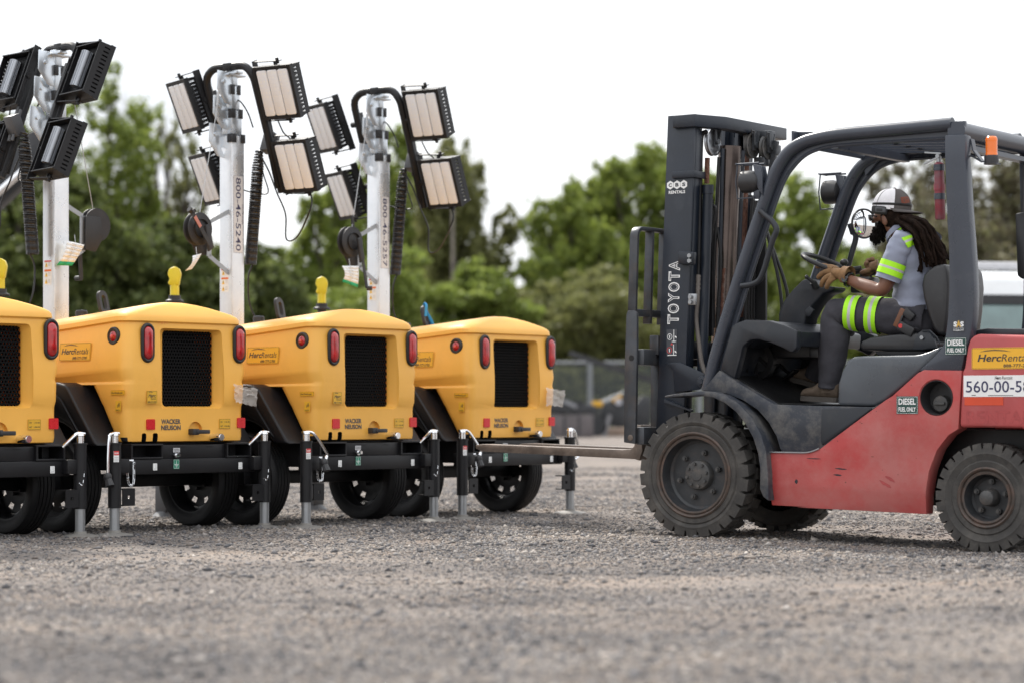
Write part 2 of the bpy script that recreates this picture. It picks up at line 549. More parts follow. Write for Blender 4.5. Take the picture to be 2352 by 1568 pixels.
def build_ground():
    def axis(a, b, lo, hi, step, far):
        core = list(np.arange(lo, hi + 1e-6, step))
        out = [lo]; d = step
        while out[-1] > a: d *= 1.35; out.append(max(a, out[-1] - d))
        up = [hi]; d = step
        while up[-1] < b: d *= 1.35; up.append(min(b, up[-1] + d))
        return np.array(sorted(set(out[1:] + core + up[1:])))
    xs = axis(-900, 900, -5, 5, .08, 1)
    ys = axis(-200, 2000, 4.5, 20, .08, 1)
    X, Y = np.meshgrid(xs, ys)
    Z = ground_z(X, Y)
    nx, ny = len(xs), len(ys)
    V = np.stack([X.ravel(), Y.ravel(), Z.ravel()], 1)
    i = np.arange(ny - 1)[:, None] * nx + np.arange(nx - 1)[None, :]
    Q = np.stack([i, i + 1, i + nx + 1, i + nx], -1).reshape(-1, 4)
    me = bpy.data.meshes.new('gravel_yard')
    me.from_pydata(V.tolist(), [], Q.tolist())
    me.shade_smooth()
    m = bpy.data.materials.new('yard_dirt')
    m.use_nodes = True
    nt = m.node_tree; L = nt.links; b = nt.nodes['Principled BSDF']
    tc = _n(nt, 'ShaderNodeTexCoord')
    n1 = _n(nt, 'ShaderNodeTexNoise', Scale=.9, Detail=6.0, Roughness=.65)
    mp = nt.nodes.new('ShaderNodeMapping'); mp.inputs['Scale'].default_value = (1, 1.6, 1)
    mp.inputs['Rotation'].default_value = (0, 0, R(30))
    L.new(tc.outputs['Object'], mp.inputs['Vector']); L.new(mp.outputs['Vector'], n1.inputs['Vector'])
    r1 = nt.nodes.new('ShaderNodeValToRGB')
    e = r1.color_ramp.elements
    e[0].position = .34; e[0].color = (.17, .168, .172, 1)
    e[1].position = .60; e[1].color = (.28, .228, .185, 1)
    e2 = e.new(.48); e2.color = (.215, .195, .175, 1)
    L.new(n1.outputs['Fac'], r1.inputs['Fac'])
    # small stones set in the dirt
    vo = _n(nt, 'ShaderNodeTexVoronoi', Scale=120.0)
    L.new(tc.outputs['Object'], vo.inputs['Vector'])
    r2 = nt.nodes.new('ShaderNodeValToRGB')
    r2.color_ramp.interpolation = 'CONSTANT'
    for k, (p, c) in enumerate(((0, (.11, .112, .12)), (.22, (.24, .23, .225)), (.45, (.16, .16, .17)), (.62, (.30, .26, .225)), (.8, (.21, .19, .175)), (.93, (.40, .38, .36)))):
        el = r2.color_ramp.elements[k] if k < 2 else r2.color_ramp.elements.new(p)
        el.position = p; el.color = (*c, 1)
    L.new(vo.outputs['Color'], r2.inputs['Fac'])
    n3 = _n(nt, 'ShaderNodeTexNoise', Scale=2.3, Detail=5.0)
    L.new(tc.outputs['Object'], n3.inputs['Vector'])
    mr = _n(nt, 'ShaderNodeMapRange'); mr.inputs['From Min'].default_value = .35; mr.inputs['From Max'].default_value = .65
    mr.inputs['To Min'].default_value = .85; mr.inputs['To Max'].default_value = .45
    L.new(n3.outputs['Fac'], mr.inputs['Value'])
    mx = nt.nodes.new('ShaderNodeMix'); mx.data_type = 'RGBA'
    L.new(mr.outputs['Result'], mx.inputs['Factor']); L.new(r1.outputs['Color'], mx.inputs['A']); L.new(r2.outputs['Color'], mx.inputs['B'])
    L.new(patchy(nt, mx.outputs['Result']), b.inputs['Base Color'])
    b.inputs['Roughness'].default_value = .95
    b.inputs['Specular IOR Level'].default_value = .2
    bp = _n(nt, 'ShaderNodeBump', Strength=.8, Distance=.012)
    vb = _n(nt, 'ShaderNodeTexVoronoi', Scale=120.0); L.new(tc.outputs['Object'], vb.inputs['Vector'])
    ad = nt.nodes.new('ShaderNodeMath'); ad.operation = 'MULTIPLY_ADD'; ad.inputs[1].default_value = -.8
    nb = _n(nt, 'ShaderNodeTexNoise', Scale=14.0, Detail=6.0); L.new(tc.outputs['Object'], nb.inputs['Vector'])
    L.new(vb.outputs['Distance'], ad.inputs[0]); L.new(nb.outputs['Fac'], ad.inputs[2])
    L.new(ad.outputs['Value'], bp.inputs['Height'])
    L.new(bp.outputs['Normal'], b.inputs['Normal'])
    me.materials.append(m)
    structure(put(me, 'ground'))

def fbm(x, y, s, seed):
    r = np.random.default_rng(seed)
    z = np.zeros_like(x); a = 1.0
    for k in range(5):
        th = r.uniform(0, 6.28, 4); ph = r.uniform(0, 6.28, 4)
        for t, p in zip(th, ph): z += a * np.sin((x * np.cos(t) + y * np.sin(t)) * s + p) / 4
        s *= 1.9; a *= .6
    return z

def build_stones():
    """loose crushed stone on the yard: angular chips in one mesh"""
    r = _rg
    N = 620000
    y = 5.4 + (30 - 5.4) * r.random(N) ** 1.55
    u = r.random(N) * 2 - 1
    x = np.sign(u) * np.abs(u) ** 1.25 * (y * .34 + 1.4)
    clump = fbm(x, y * 1.5, 1.3, 3)
    keep = r.random(N) < np.clip(.64 + .55 * clump, .18, 1)
    x, y = x[keep], y[keep]; N = len(x)
    s = .0022 + .0036 * r.random(N) ** 2.0 + .010 * (r.random(N) < .03) * r.random(N)
    s *= np.clip(y / 10, .95, 1.35)
    z = ground_z(x, y) + s * .25
    base = np.array([(1, 0, 0), (-1, 0, 0), (0, 1, 0), (0, -1, 0), (0, 0, 1), (0, 0, -1)], float) * 1.35
    V = base[None] * (.6 + .7 * r.random((N, 6, 1))) + r.normal(0, .20, (N, 6, 3))
    V *= np.stack([1 + .5 * r.random(N), 1 + .3 * r.random(N), .55 + .3 * r.random(N)], 1)[:, None]
    a = r.random(N) * 6.283
    c, d = np.cos(a)[:, None], np.sin(a)[:, None]
    VX = V[..., 0] * c - V[..., 1] * d; VY = V[..., 0] * d + V[..., 1] * c
    V = np.stack([VX, VY, V[..., 2]], -1) * s[:, None, None] + np.stack([x, y, z], 1)[:, None]
    t = np.array([(0, 2, 4), (2, 1, 4), (1, 3, 4), (3, 0, 4), (2, 0, 5), (1, 2, 5), (3, 1, 5), (0, 3, 5)])
    Fc = (t[None] + (np.arange(N) * 6)[:, None, None]).reshape(-1, 3)
    me = bpy.data.meshes.new('loose_gravel')
    me.vertices.add(N * 6); me.vertices.foreach_set('co', V.astype(np.float32).ravel())
    me.loops.add(len(Fc) * 3); me.loops.foreach_set('vertex_index', Fc.astype(np.int32).ravel())
    me.polygons.add(len(Fc)); me.polygons.foreach_set('loop_start', np.arange(0, len(Fc) * 3, 3, dtype=np.int32))
    me.update(calc_edges=True); me.validate()
    m = bpy.data.materials.new('crushed_stone')
    m.use_nodes = True
    nt = m.node_tree; L = nt.links; b = nt.nodes['Principled BSDF']
    g = nt.nodes.new('ShaderNodeNewGeometry')
    ra = nt.nodes.new('ShaderNodeValToRGB')
    ra.color_ramp.interpolation = 'CONSTANT'
    cols = ((0, (.075, .077, .085)), (.16, (.125, .128, .138)), (.34, (.190, .190, .196)), (.50, (.25, .243, .236)), (.64, (.29, .262, .235)), (.78, (.20, .178, .162)), (.88, (.35, .332, .314)), (.985, (.50, .48, .46)))
    for k, (p, c) in enumerate(cols):
        el = ra.color_ramp.elements[k] if k < 2 else ra.color_ramp.elements.new(p)
        el.position = p; el.color = (*c, 1)
    L.new(g.outputs['Random Per Island'], ra.inputs['Fac'])
    L.new(patchy(nt, ra.outputs['Color']), b.inputs['Base Color'])
    b.inputs['Roughness'].default_value = .85
    b.inputs['Specular IOR Level'].default_value = .3
    me.materials.append(m)
    o = put(me, 'gravel')
    tag(o, 'loose grey and tan crushed stone strewn over the yard', 'gravel', kind='stuff')
build_ground()
build_stones()
# ------------------------------------------------------------------ light tower trailers
# local frame of a trailer: X across (right), Y forward, Z up, rear plane at y = 0
def vary_per_trailer(m):
    nt = m.node_tree; b = nt.nodes['Principled BSDF']
    src = b.inputs['Base Color'].links[0].from_socket
    oi = nt.nodes.new('ShaderNodeObjectInfo')
    mr = _n(nt, 'ShaderNodeMapRange'); mr.inputs['To Min'].default_value = .93; mr.inputs['To Max'].default_value = 1.05
    nt.links.new(oi.outputs['Random'], mr.inputs['Value'])
    hs = nt.nodes.new('ShaderNodeHueSaturation')
    nt.links.new(mr.outputs['Result'], hs.inputs['Value']); nt.links.new(src, hs.inputs['Color'])
    nt.links.new(hs.outputs['Color'], b.inputs['Base Color'])
vary_per_trailer(MT['yellow'])
POSES = [(-2.814, 13.06, 49.0), (-1.884, 14.075, 50.0), (-0.890, 14.975, 51.0), (0.014, 16.175, 52.0)]
T2 = Frame(POSES[1][0], POSES[1][1], R(POSES[1][2]))
ZT = zz(0, 780, 2.0105)
def rear(x, y, yy=0.0):
    p = T2.hit(*ZT(x, y), 1, yy)
    return p.x, p.z
def side(x, y, xx=-0.475):
    p = T2.hit(*ZT(x, y), 0, xx)
    return p.y, p.z

MT['matt_black'] = M('matt_black', (.006, .006, .0065), .8, spec=.1)
MT['dusty_zinc'] = M('dusty_zinc_plate', (.20, .19, .175), .6, metal=.2)
MT['zinc3'] = M('plain_zinc', (.62, .66, .70), .30, metal=.75, var=.08, vs=9)
MT['faded_label'] = M('faded_red_label', (.50, .20, .16), .5)
MAST = Vector((0.02, 1.22, 0))

def ring_rr(z, w, y0, y1, r, n=6):
    """rounded rectangle ring; counter-clockwise from above"""
    pts = []
    for (x, y, a0) in ((w - r, y1 - r, 0), (-w + r, y1 - r, 90), (-w + r, y0 + r, 180), (w - r, y0 + r, 270)):
        for k in range(n):
            a = R(a0 + 90 * k / (n - 1))
            pts.append(Vector((x + r * math.cos(a), y + r * math.sin(a), z)))
    return pts

def shell_mesh():
    st = [(.522, .440, .030, .10, .030), (.527, .455, .018, .11, .040), (.55, .464, .014, .125, .05), (.70, .466, .012, .225, .06), (.725, .467, .010, .24, .062),
          (.755, .472, .000, .26, .066), (.80, .474, -.002, .29, .07), (.850, .475, -.003, .325, .07), (.853, .475, -.003, 1.15, .07), (.868, .466, -.003, 1.17, .07), (.885, .468, -.003, 1.17, .07),
          (.925, .482, -.002, 1.17, .07), (.95, .483, .000, 1.17, .07),
          (1.05, .470, .008, 1.17, .075), (1.190, .450, .018, 1.17, .08), (1.204, .448, .020, 1.17, .08), (1.214, .462, .006, 1.18, .085), (1.238, .461, .008, 1.18, .09),
          (1.252, .450, .016, 1.175, .09), (1.268, .420, .026, 1.16, .10), (1.286, .355, .040, 1.13, .11), (1.304, .270, .055, 1.08, .10), (1.319, .180, .075, 1.0, .09), (1.330, .095, .11, .92, .06), (1.334, .03, .2, .72, .02)]
    rings = []
    for z, w, y0, y1, r in st:
        ring = ring_rr(z, w, y0, y1, min(r, w * 0.9))
        for p in ring:
            k = min(1, max(0, (z - 0.98) / 0.22))
            p.z -= 0.085 * k * max(0, p.y - 0.12)
            kk = min(1, max(0, (z - 0.86) / 0.05)) * (1 - k)
            p.z += -0.06 * kk * max(0, p.y - 0.15)
        rings.append(ring)
    mb = MB()
    mb.loft(rings)
    body = mb.done('shell_tmp', ['yellow', 'orange_in', 'black'], smooth=0)
    cutters = []
    def cut(mbx, solver='EXACT'):
        o = mbx.done('cut_tmp', ['yellow', 'orange_in'], smooth=0)
        md = body.modifiers.new('cut', 'BOOLEAN')
        md.operation = 'DIFFERENCE'; md.solver = solver; md.object = o
        cutters.append(o)
    # radiator opening: flared outside, straight inside
    (xa, zt), (xb, zb) = rear(967, 312), rear(1246, 738)
    xm, zm, W, H = (xa + xb) / 2, (zt + zb) / 2, xb - xa, zt - zb
    c = MB()
    rings = []
    for y, gx0, gx1, gz in ((-.03, .078, .045, .022), (.018, .064, .034, .014), (.055, .012, .012, .004), (.075, .010, .010, .002), (.24, .010, .010, .002)):
        rings.append([Vector((x, y, z)) for x, z in rrect(xm + (gx1 - gx0) / 2, zm, W + gx0 + gx1, H + 2 * gz, .028, 4)])
    c.mi = 0
    c.loft(rings)
    cut(c)
    # finger niche round the latch and the two slots in the lower edge
    c = MB()
    xl, zl = rear(1120, 882)
    c.prism([(xl - .055, zl - .01), (xl + .055, zl - .01)] + [(xl + .055 * math.cos(R(a)), zl + .058 * math.sin(R(a))) for a in range(0, 181, 15)], -.02, .034, 'y')
    cut(c)
    for (xs, w) in ((828, .034), (892, .038)):
        x0, z0 = rear(xs, 940)
        c = MB()
        c.prism(rrect(x0 + .0007, .5312, w, .085, .0113), -.0507, .0613, 'y')
        cut(c, 'FAST')
    me = flatten(body)
    for o in cutters + [body]:
        bpy.data.objects.remove(o)
    me.name = 'body_shell'
    bm = bmesh.new(); bm.from_mesh(me)
    bmesh.ops.recalc_face_normals(bm, faces=list(bm.faces))
    for f in bm.faces:
        c = f.calc_center_median()
        f.material_index = 2 if (c.z < .59 and c.y > .024 and c.y < .064 and -.46 < c.x < -.15 and abs(f.normal.z) < .999 and c.z > .5225) else 1 if (c.y > .10 and c.y < .30 and abs(c.x - xm) < W / 2 + .02 and abs(c.z - zm) < H / 2 + .02) else 0
    bm.to_mesh(me); bm.free()
    me.shade_smooth(); me.set_sharp_from_angle(angle=R(32))
    return me, (xm, zm, W, H)

TM = {}
SHELL, GR = shell_mesh()
TM['body_shell'] = SHELL

def build_tower_meshes():
    xm, zm, W, H = GR
    # honeycomb screen, open hexagons
    mb = MB()
    cell = .0125
    dx, dz = cell * 1.732, cell * 1.5
    nz = int(H / dz) + 2; nx = int(W / dx) + 2
    for j in range(nz):
        for i in range(nx):
            cx_ = xm - W / 2 + i * dx + (dx / 2 if j % 2 else 0)
            cz_ = zm - H / 2 + j * dz
            if abs(cx_ - xm) > W / 2 + .004 or abs(cz_ - zm) > H / 2: continue
            o = [(cx_ + cell * math.cos(R(60 * k + 30)), cz_ + cell * math.sin(R(60 * k + 30))) for k in range(6)]
            q = [(cx_ + cell * .62 * math.cos(R(60 * k + 30)), cz_ + cell * .62 * math.sin(R(60 * k + 30))) for k in range(6)]
            for k in range(6):
                k2 = (k + 1) % 6
                mb.poly([(o[k][0], .070, o[k][1]), (o[k2][0], .070, o[k2][1]), (q[k2][0], .070, q[k2][1]), (q[k][0], .070, q[k][1])])
                mb.poly([(q[k][0], .070, q[k][1]), (q[k2][0], .070, q[k2][1]), (q[k2][0], .080, q[k2][1]), (q[k][0], .080, q[k][1])])
    TM['honeycomb_screen'] = mb.mesh('honeycomb_screen', 'matt_black', 0)
    mb = MB()
    mb.b2(xm - W / 2 + .002, xm + W / 2 - .085, .12, .20, zm - H / 2 + .002, zm + H / 2 - .002)
    for k in range(22):
        z = zm - H / 2 + H * (k + .5) / 22
        mb.b2(xm - W / 2 + .004, xm + W / 2 - .08, .122, .130, z - .003, z + .003)
    mb.tube(smoothpath([(xm + W / 2 - .05, .16, zm + H * .25), (xm + W / 2 - .03, .15, zm), (xm + W / 2 - .045, .13, zm - H * .3), (xm + W / 2 - .01, .15, zm - H * .45)]), .008, 8)
    TM['radiator'] = mb.mesh('radiator', 'matt_black')
    # oval tail lights
    lights = []
    for (cx_, cz_) in ((841, 380), (1362, 389)):
        x, z = rear(cx_, cz_)
        yb = .012 if z > 1.05 else .004
        g = MB()
        g.tube([(px_, yb - .010, pz) for px_, pz in rrect(x, z, .078, .205, .0385, 9)], .011, 8, closed=True)
        g.prism(rrect(x, z, .08, .207, .0395, 9), yb - .006, yb + .03, 'y')
        l = MB()
        rings = []
        for k, (s_, d_) in enumerate(((1, .004), (.97, -.010), (.86, -.019), (.6, -.025), (.25, -.027))):
            rings.append([Vector((px_, yb + d_ - .008, pz)) for px_, pz in rrect(x, z, .064 * s_, .19 * s_ + (.0 if s_ > .5 else 0), .0315 * s_, 9)])
        l.loft(rings)
        lights.append((g.mesh('tail_light', 'cable'), l.mesh('lens', 'redlens', 60)))
    TM['tail_lights'] = lights
    # round side marker on the left flank
    y, z = side(652, 343, -.452)
    xs = -.470 + (z - 1.05) * .15 if z > 1.05 else -.472
    g = MB(); g.lathe([(.030, -.012), (.045, -.014), (.052, -.008), (.054, .012)], (xs + .004, y, z), 'x', 28)
    l = MB(); l.lathe([(0, -.020), (.012, -.0195), (.024, -.015), (.034, -.006), (.035, .01)], (xs + .004, y, z), 'x', 28)
    l.mi = 1; l.lathe([(0, -.0235), (.008, -.022), (.010, -.012)], (xs + .004, y, z), 'x', 14)
    TM['marker'] = (g.mesh('marker_light', 'cable'), l.mesh('lens', ['redlens', 'redspot'], 60))
    # rear reflectors
    rf = []
    for (cx_, cz_) in ((855, 842), (1369, 833)):
        x, z = rear(cx_, cz_, .012)
        mb = MB(); mb.prism(rrect(x, z, .063, .060, .006, 4), .006, .018, 'y')
        rf.append(mb.mesh('reflector', 'reflector', 0))
    TM['reflectors'] = rf
    # latch, lock
    x, z = rear(1098, 884, .0)
    mb = MB()
    mb.box((x, -.006, z), (.050, .05, .036), None, .006)
    mb.bar((x, -.028, z), (x + .105, -.026, z), .018, .024, (0, 0, 1), .005)
    TM['latch'] = mb.mesh('latch', 'blackpl')
    x, z = rear(1213, 914, .0)
    mb = MB()
    mb.lathe([(0, -.075), (.019, -.075), (.023, -.068), (.023, -.02), (.020, -.01), (.022, .03)], (x, 0, z), 'y', 20)
    TM['lock'] = mb.mesh('lock', 'chrome')
    # fender
    arch = [(.50 + .335 * math.cos(R(a)), .29 + .335 * math.sin(R(a))) for a in range(136, 36, -10)]
    out = [(.112, .530), (.345, .826), (.375, .850), (.44, .864), (1.02, .862), (1.06, .845)]
    mb = MB()
    prof = [(.085, .500)] + out + [(1.10, .80), (1.10, .52)] + [(.50 + .355 * math.cos(R(a)), .29 + .355 * math.sin(R(a))) for a in range(38, 143, 8)]
    inner = [(.275, .515), (.515, .805), (.60, .825), (1.02, .825), (1.06, .80), (1.06, .53)] + [(.50 + .38 * math.cos(R(a)), .29 + .38 * math.sin(R(a))) for a in range(40, 141, 10)]
    for sx in (-1, 1):
        mb.prism(prof, sx * .40, sx * .615, 'x', .030, 3)
        mb.prism([(.20, .535), (.40, .775), (.46, .80), (.98, .80), (1.0, .60), (.80, .68), (.50, .70), (.30, .62)], sx * .60, sx * .628, 'x', .014)
    TM['fender'] = mb.mesh('fender', 'fender', 40)
    # chassis: two tiers of rear beam, pockets, drawbar
    mb = MB()
    mb.b2(-.52, .54, .0, .10, .338, .425, .006)
    mb.b2(-.20, .30, .012, .10, .425, .505, .004)
    for sx in (-1, 1):
        xa, xb = (-.44, -.20) if sx < 0 else (.30, .50)
        mb.b2(xa, xb, -.006, .32, .4255, .436, .002)
        mb.b2(xa, xb, -.006, .32, .502, .512, .002)
        mb.b2(xa, xa + .012, -.0055, .32, .436, .502)
        mb.b2(xb - .012, xb, -.0055, .32, .436, .502)
        mb.b2(xa + .012, xb - .012, .13, .14, .436, .502)
        mb.b2(sx * .36 - .04, sx * .36 + .04, .10, 1.25, .40, .50, .005)
    mb.b2(-.47, .47, .10, 1.2, .500, .521, .004)
    mb.b2(-.40, .40, .10, .2, .36, .44)
    mb.b2(-.47, -.42, .10, 1.2, .36, .50); mb.b2(.42, .47, .10, 1.2, .36, .50)
    mb.b2(-.62, .62, .46, .54, .25, .33, .006)
    mb.bar((-.34, 1.2, .44), (0, 2.0, .44), .08, .08); mb.bar((.34, 1.2, .44), (0, 2.0, .44), .08, .08)
    mb.box((0, 1.9, .44), (.1, .35, .09), None, .01)
    mb.b2(-.09, .13, 1.12, 1.34, .40, .56, .01)
    mb.b2(-.405, .405, .14, 1.14, .522, .70)
    mb.b2(-.405, .405, .27, 1.14, .70, .845)
    for x in (-.03, .18):
        mb.b2(x - .022, x + .022, .0105, .014, .488, .494)
    TM['chassis'] = mb.mesh('chassis', 'black')
    # jack legs
    for k, sx in (('l', -1), ('r', 1)):
        mb = MB()
        x = sx * .585
        mb.cyl((x, -.03, .155), (x, -.03, .515), .037, seg=20)
        mb.cyl((x, -.03, .512), (x, -.03, .522), .041, seg=20)
        q = -sx
        mb.b2(x + q * .035, x + q * .125, -.06, .0, .165, .172); mb.b2(x + q * .035, x + q * .125, -.06, .0, .256, .263)
        for (a, b, c, d) in ((.035, .125, .165, .205), (.035, .125, .223, .263), (.035, .072, .205, .223), (.092, .125, .205, .223)):
            mb.b2(x + q * a, x + q * b, -.0605, -.053, c, d)
        mb.b2(x + q * .02, x + q * .10, -.045, .04, .35, .43, .004)
        leg = mb.mesh('jack', 'black')
        mb = MB()
        mb.cyl((x, -.03, .016), (x, -.03, .17), .0285, seg=20)
        mb.mi = 1
        mb.lathe([(0, .030), (.034, .030), (.038, .018), (.100, .008), (.112, .0), (.112, -.004)], (x, -.03, .0), 'z', 28)
        foot = mb.mesh('foot', ['zinc', 'dusty_zinc'])
        TM['jack_' + k] = (leg, foot)
    # chains with a pin
    for k, sx in (('l', -1), ('r', 1)):
        mb = MB()
        x0 = -.50 if sx < 0 else .555
        mb.cyl((x0 - .03, -.02, .418), (x0 + .06, -.02, .420), .007, seg=8)
        mb.cyl((x0, -.028, .43), (x0, -.028, .40), .009, seg=8)
        path = smoothpath([(x0 - .01, -.03, .42), (x0 + .004, -.035, .36), (x0 + .012, -.035, .295), (x0 + .035, -.035, .28), (x0 + .052, -.035, .30), (x0 + .058, -.03, .41)] if sx < 0 else
                          [(x0 + .03, -.05, .415), (x0 + .03, -.06, .36), (x0 + .018, -.06, .29), (x0 + .004, -.05, .30)], 9)
        for i in range(0, len(path) - 1, 2):
            a, b = path[i], path[min(i + 2, len(path) - 1)]
            c = (a + b) / 2; d = (b - a)
            s_ = d.cross(Vector((0, 1, 0))).normalized() * .006 if i % 4 == 0 else Vector((0, .006, 0))
            mb.tube([a + s_, b + s_, b - s_, a - s_], .0026, 5, closed=True)
        TM['chain_' + k] = mb.mesh('chain', 'chrome')
    # wheels
    tyre = MB()
    pr = [(.190, -.055), (.215, -.072), (.25, -.082), (.272, -.078), (.284, -.064), (.2875, -.05)]
    for g in (-.04, -.015, .012, .037):
        pr += [(.2885, g - .012), (.2885, g - .002), (.281, g), (.281, g + .004), (.2885, g + .006)]
    pr += [(.2875, .052), (.284, .064), (.272, .078), (.25, .082), (.215, .072), (.190, .055)]
    tyre.lathe(pr, (0, 0, 0), 'x', 56)
    TM['tyre'] = tyre.mesh('tyre', 'tyre', 30)
    rim = MB()
    rim.lathe([(.205, -.066), (.197, -.064), (.186, -.045), (.172, -.03), (.168, .02), (.186, .045), (.197, .064), (.205, .066)], (0, 0, 0), 'x', 48)
    nsec = 8
    def disc(r, a): return Vector((0.018 + .02 * (1 if r < .12 else 0) * (1 - abs(r - .07) / .07), r * math.cos(a), r * math.sin(a)))
    for s_ in range(nsec):
        a0 = 2 * math.pi * s_ / nsec
        for q in range(6):
            u0, u1 = a0 + 2 * math.pi / nsec * q / 6, a0 + 2 * math.pi / nsec * (q + 1) / 6
            rr_ = (0.0, .05, .095, .118, .150, .172)
            for r0, r1 in zip(rr_[:-1], rr_[1:]):
                if r0 == .118 and q in (2, 3): continue
                if r0 == 0: rim.poly([disc(r0, u0), disc(r1, u0), disc(r1, u1)])
                else: rim.poly([disc(r0, u0), disc(r1, u0), disc(r1, u1), disc(r0, u1)])
    bmesh.ops.remove_doubles(rim.bm, verts=list(rim.bm.verts), dist=1e-5)
    rim.lathe([(0, -.05), (.03, -.05), (.038, -.04), (.04, .03)], (0, 0, 0), 'x', 20)
    for k in range(5):
        a = 2 * math.pi * k / 5
        rim.cyl((.03, .058 * math.cos(a), .058 * math.sin(a)), (-.0, .058 * math.cos(a), .058 * math.sin(a)), .010, seg=6)
    TM['rim'] = rim.mesh('rim', 'black', 40)
    # lifting eye, filler cap, plug, drawbar foot
    mb = MB()
    o = rrect(0, 0, .092, .150, .044, 8); q = rrect(0, 0, .042, .092, .020, 8)
    for y0, sgn in ((-.010, 1), (.010, -1)):
        for k in range(len(o)):
            k2 = (k + 1) % len(o)
            mb.poly([(o[k][0], y0, o[k][1]), (o[k2][0], y0, o[k2][1]), (q[k2][0], y0, q[k2][1]), (q[k][0], y0, q[k][1])][::sgn])
    for L_ in (o, q):
        for k in range(len(L_)):
            k2 = (k + 1) % len(L_)
            mb.poly([(L_[k][0], -.010, L_[k][1]), (L_[k2][0], -.010, L_[k2][1]), (L_[k2][0], .010, L_[k2][1]), (L_[k][0], .010, L_[k][1])])
    bmesh.ops.remove_doubles(mb.bm, verts=list(mb.bm.verts), dist=1e-5)
    mb.b2(-.05, .05, -.03, .03, -.092, -.070)
    TM['eye'] = mb.mesh('lifting_eye', 'blackpl', 40)
    mb = MB(); mb.lathe([(0, .040), (.03, .038), (.038, .028), (.038, .0), (.042, -.02)], (0, 0, 0), 'z', 22)
    TM['filler'] = mb.mesh('filler_cap', 'blackpl')
    mb = MB()
    mb.lathe([(0, .10), (.035, .10), (.036, .0), (.036, -.02)], (0, 0, 0), 'z', 8)
    f = [(-.05, .10), (-.036, .085), (.036, .085), (.042, .12), (.052, .17), (.040, .205), (.005, .225), (-.04, .205), (-.052, .165), (-.035, .13)]
    mb.prism(f, -.034, .034, 'y', .008)
    TM['plug'] = mb.mesh('plug', 'cap_yellow', 30)
    mb = MB()
    mb.lathe([(.06, .0), (.06, .012), (.042, .02), (.040, .045)], (0, 0, -.03), 'z', 20)
    mb.cyl((0, 0, -.9), (0, 0, -.02), .03)
    mb.b2(-.05, .05, -.05, .05, -1.0, -.9)
    TM['plug_post'] = mb.mesh('plug_post', 'blackpl')
    mb = MB()
    mb.b2(-.055, .055, -.055, .055, .03, .40, .01)
    mb.lathe([(0, .035), (.06, .035), (.1, .0)], (0, 0, 0), 'z', 20)
    TM['stand'] = mb.mesh('drawbar_stand', 'greybox')
    # mast tube sections and black guide pads
    mb = MB()
    mx, my = MAST.x, MAST.y
    h = .057
    mb.b2(mx - h, mx + h, my - h, my + h, .50, 2.485, .006)
    TM['mast'] = mb.mesh('mast', 'zinc2')
    mb = MB()
    mb.b2(mx - .046, mx + .046, my - .046, my + .046, 2.486, 2.65, .005)
    mb.b2(mx - .036, mx + .036, my - .036, my + .036, 2.65, 2.81, .004)
    mb.b2(mx - .026, mx + .026, my - .026, my + .026, 2.81, 2.915, .003)
    mb.b2(mx - .08, mx + .08, my - .05, my + .05, 2.875, 2.888, .003)
    mb.b2(mx - .03, mx + .03, my - .075, my + .03, 2.888, 2.905, .003)
    TM['mast_top'] = mb.mesh('mast_section', 'zinc3')
    TM['pads'] = []
    for z0, z1, hh, t in ((2.440, 2.496, .057, .042), (2.600, 2.660, .046, .034), (2.755, 2.818, .036, .028)):
        for sx in (-1, 1):
            for k in (-1, 1):
                mb = MB(); mb.b2(mx + sx * hh - .004, mx + sx * (hh + .006), my + k * (hh - t / 2 + .004) - t / 2, my + k * (hh - t / 2 + .004) + t / 2, z0, z1, .002)
                TM['pads'].append(mb.mesh('guide_pad', 'blackpl'))
                mb = MB(); mb.b2(mx + k * (hh - t / 2 + .004) - t / 2, mx + k * (hh - t / 2 + .004) + t / 2, my + sx * hh - .004, my + sx * (hh + .006), z0, z1, .002)
                TM['pads'].append(mb.mesh('guide_pad', 'blackpl'))
    TM['pulley_plates'] = []
    for k, (dz, dxx) in enumerate(((2.80, -.105), (2.64, -.12), (2.46, -.135))):
        mb = MB()
        y0 = my - .03 + .022 * k
        pts = [(mx + dxx - .05, dz + .10), (mx + dxx + .045, dz + .095), (mx + dxx + .075, dz + .02), (mx + dxx + .055, dz - .06), (mx + dxx + .09, dz - .12), (mx + dxx + .02, dz - .11), (mx + dxx - .055, dz - .02)]
        mb.prism(pts, y0, y0 + .008, 'y', .004)
        mb.cyl((mx + dxx, y0 - .012, dz + .03), (mx + dxx, y0 + .014, dz + .03), .013, seg=12)
        mb.b2(mx + dxx + .03, mx - .03, y0 + .001, y0 + .007, dz - .05, dz + .03)
        TM['pulley_plates'].append(mb.mesh('pulley_plate', 'zinc3'))
    # winch on the left flank of the mast
    mb = MB()
    wx, wz = mx - .345, 1.862
    mb.bar((mx - .055, my - .03, wz + .13), (mx - .235, my - .03, wz + .05), .028, .006, (0, 1, 0)); mb.bar((mx - .235, my - .03, wz + .052), (mx - .235, my - .03, wz - .17), .04, .006, (0, 1, 0))
    mb.bar((mx - .235, my - .03, wz - .165), (mx - .055, my - .03, wz - .27), .028, .006, (0, 1, 0))
    TM['winch_bracket'] = mb.mesh('winch_bracket', 'zinc')
    mb = MB()
    for yy, r in ((my - .065, .104), (my - .020, .104)):
        mb.lathe([(0, yy - .006), (r - .006, yy - .006), (r, yy - .002), (r, yy + .004), (0, yy + .006)], (wx, 0, wz), 'y', 36)
    mb.lathe([(.06, my - .085), (.06, my - .02)], (wx, 0, wz), 'y', 24)
    mb.prism([(wx - .02, wz + .05), (wx + .10, wz + .05), (wx + .105, wz - .16), (wx + .02, wz - .17), (wx - .04, wz - .08)], my - .018, my - .008, 'y', .004)
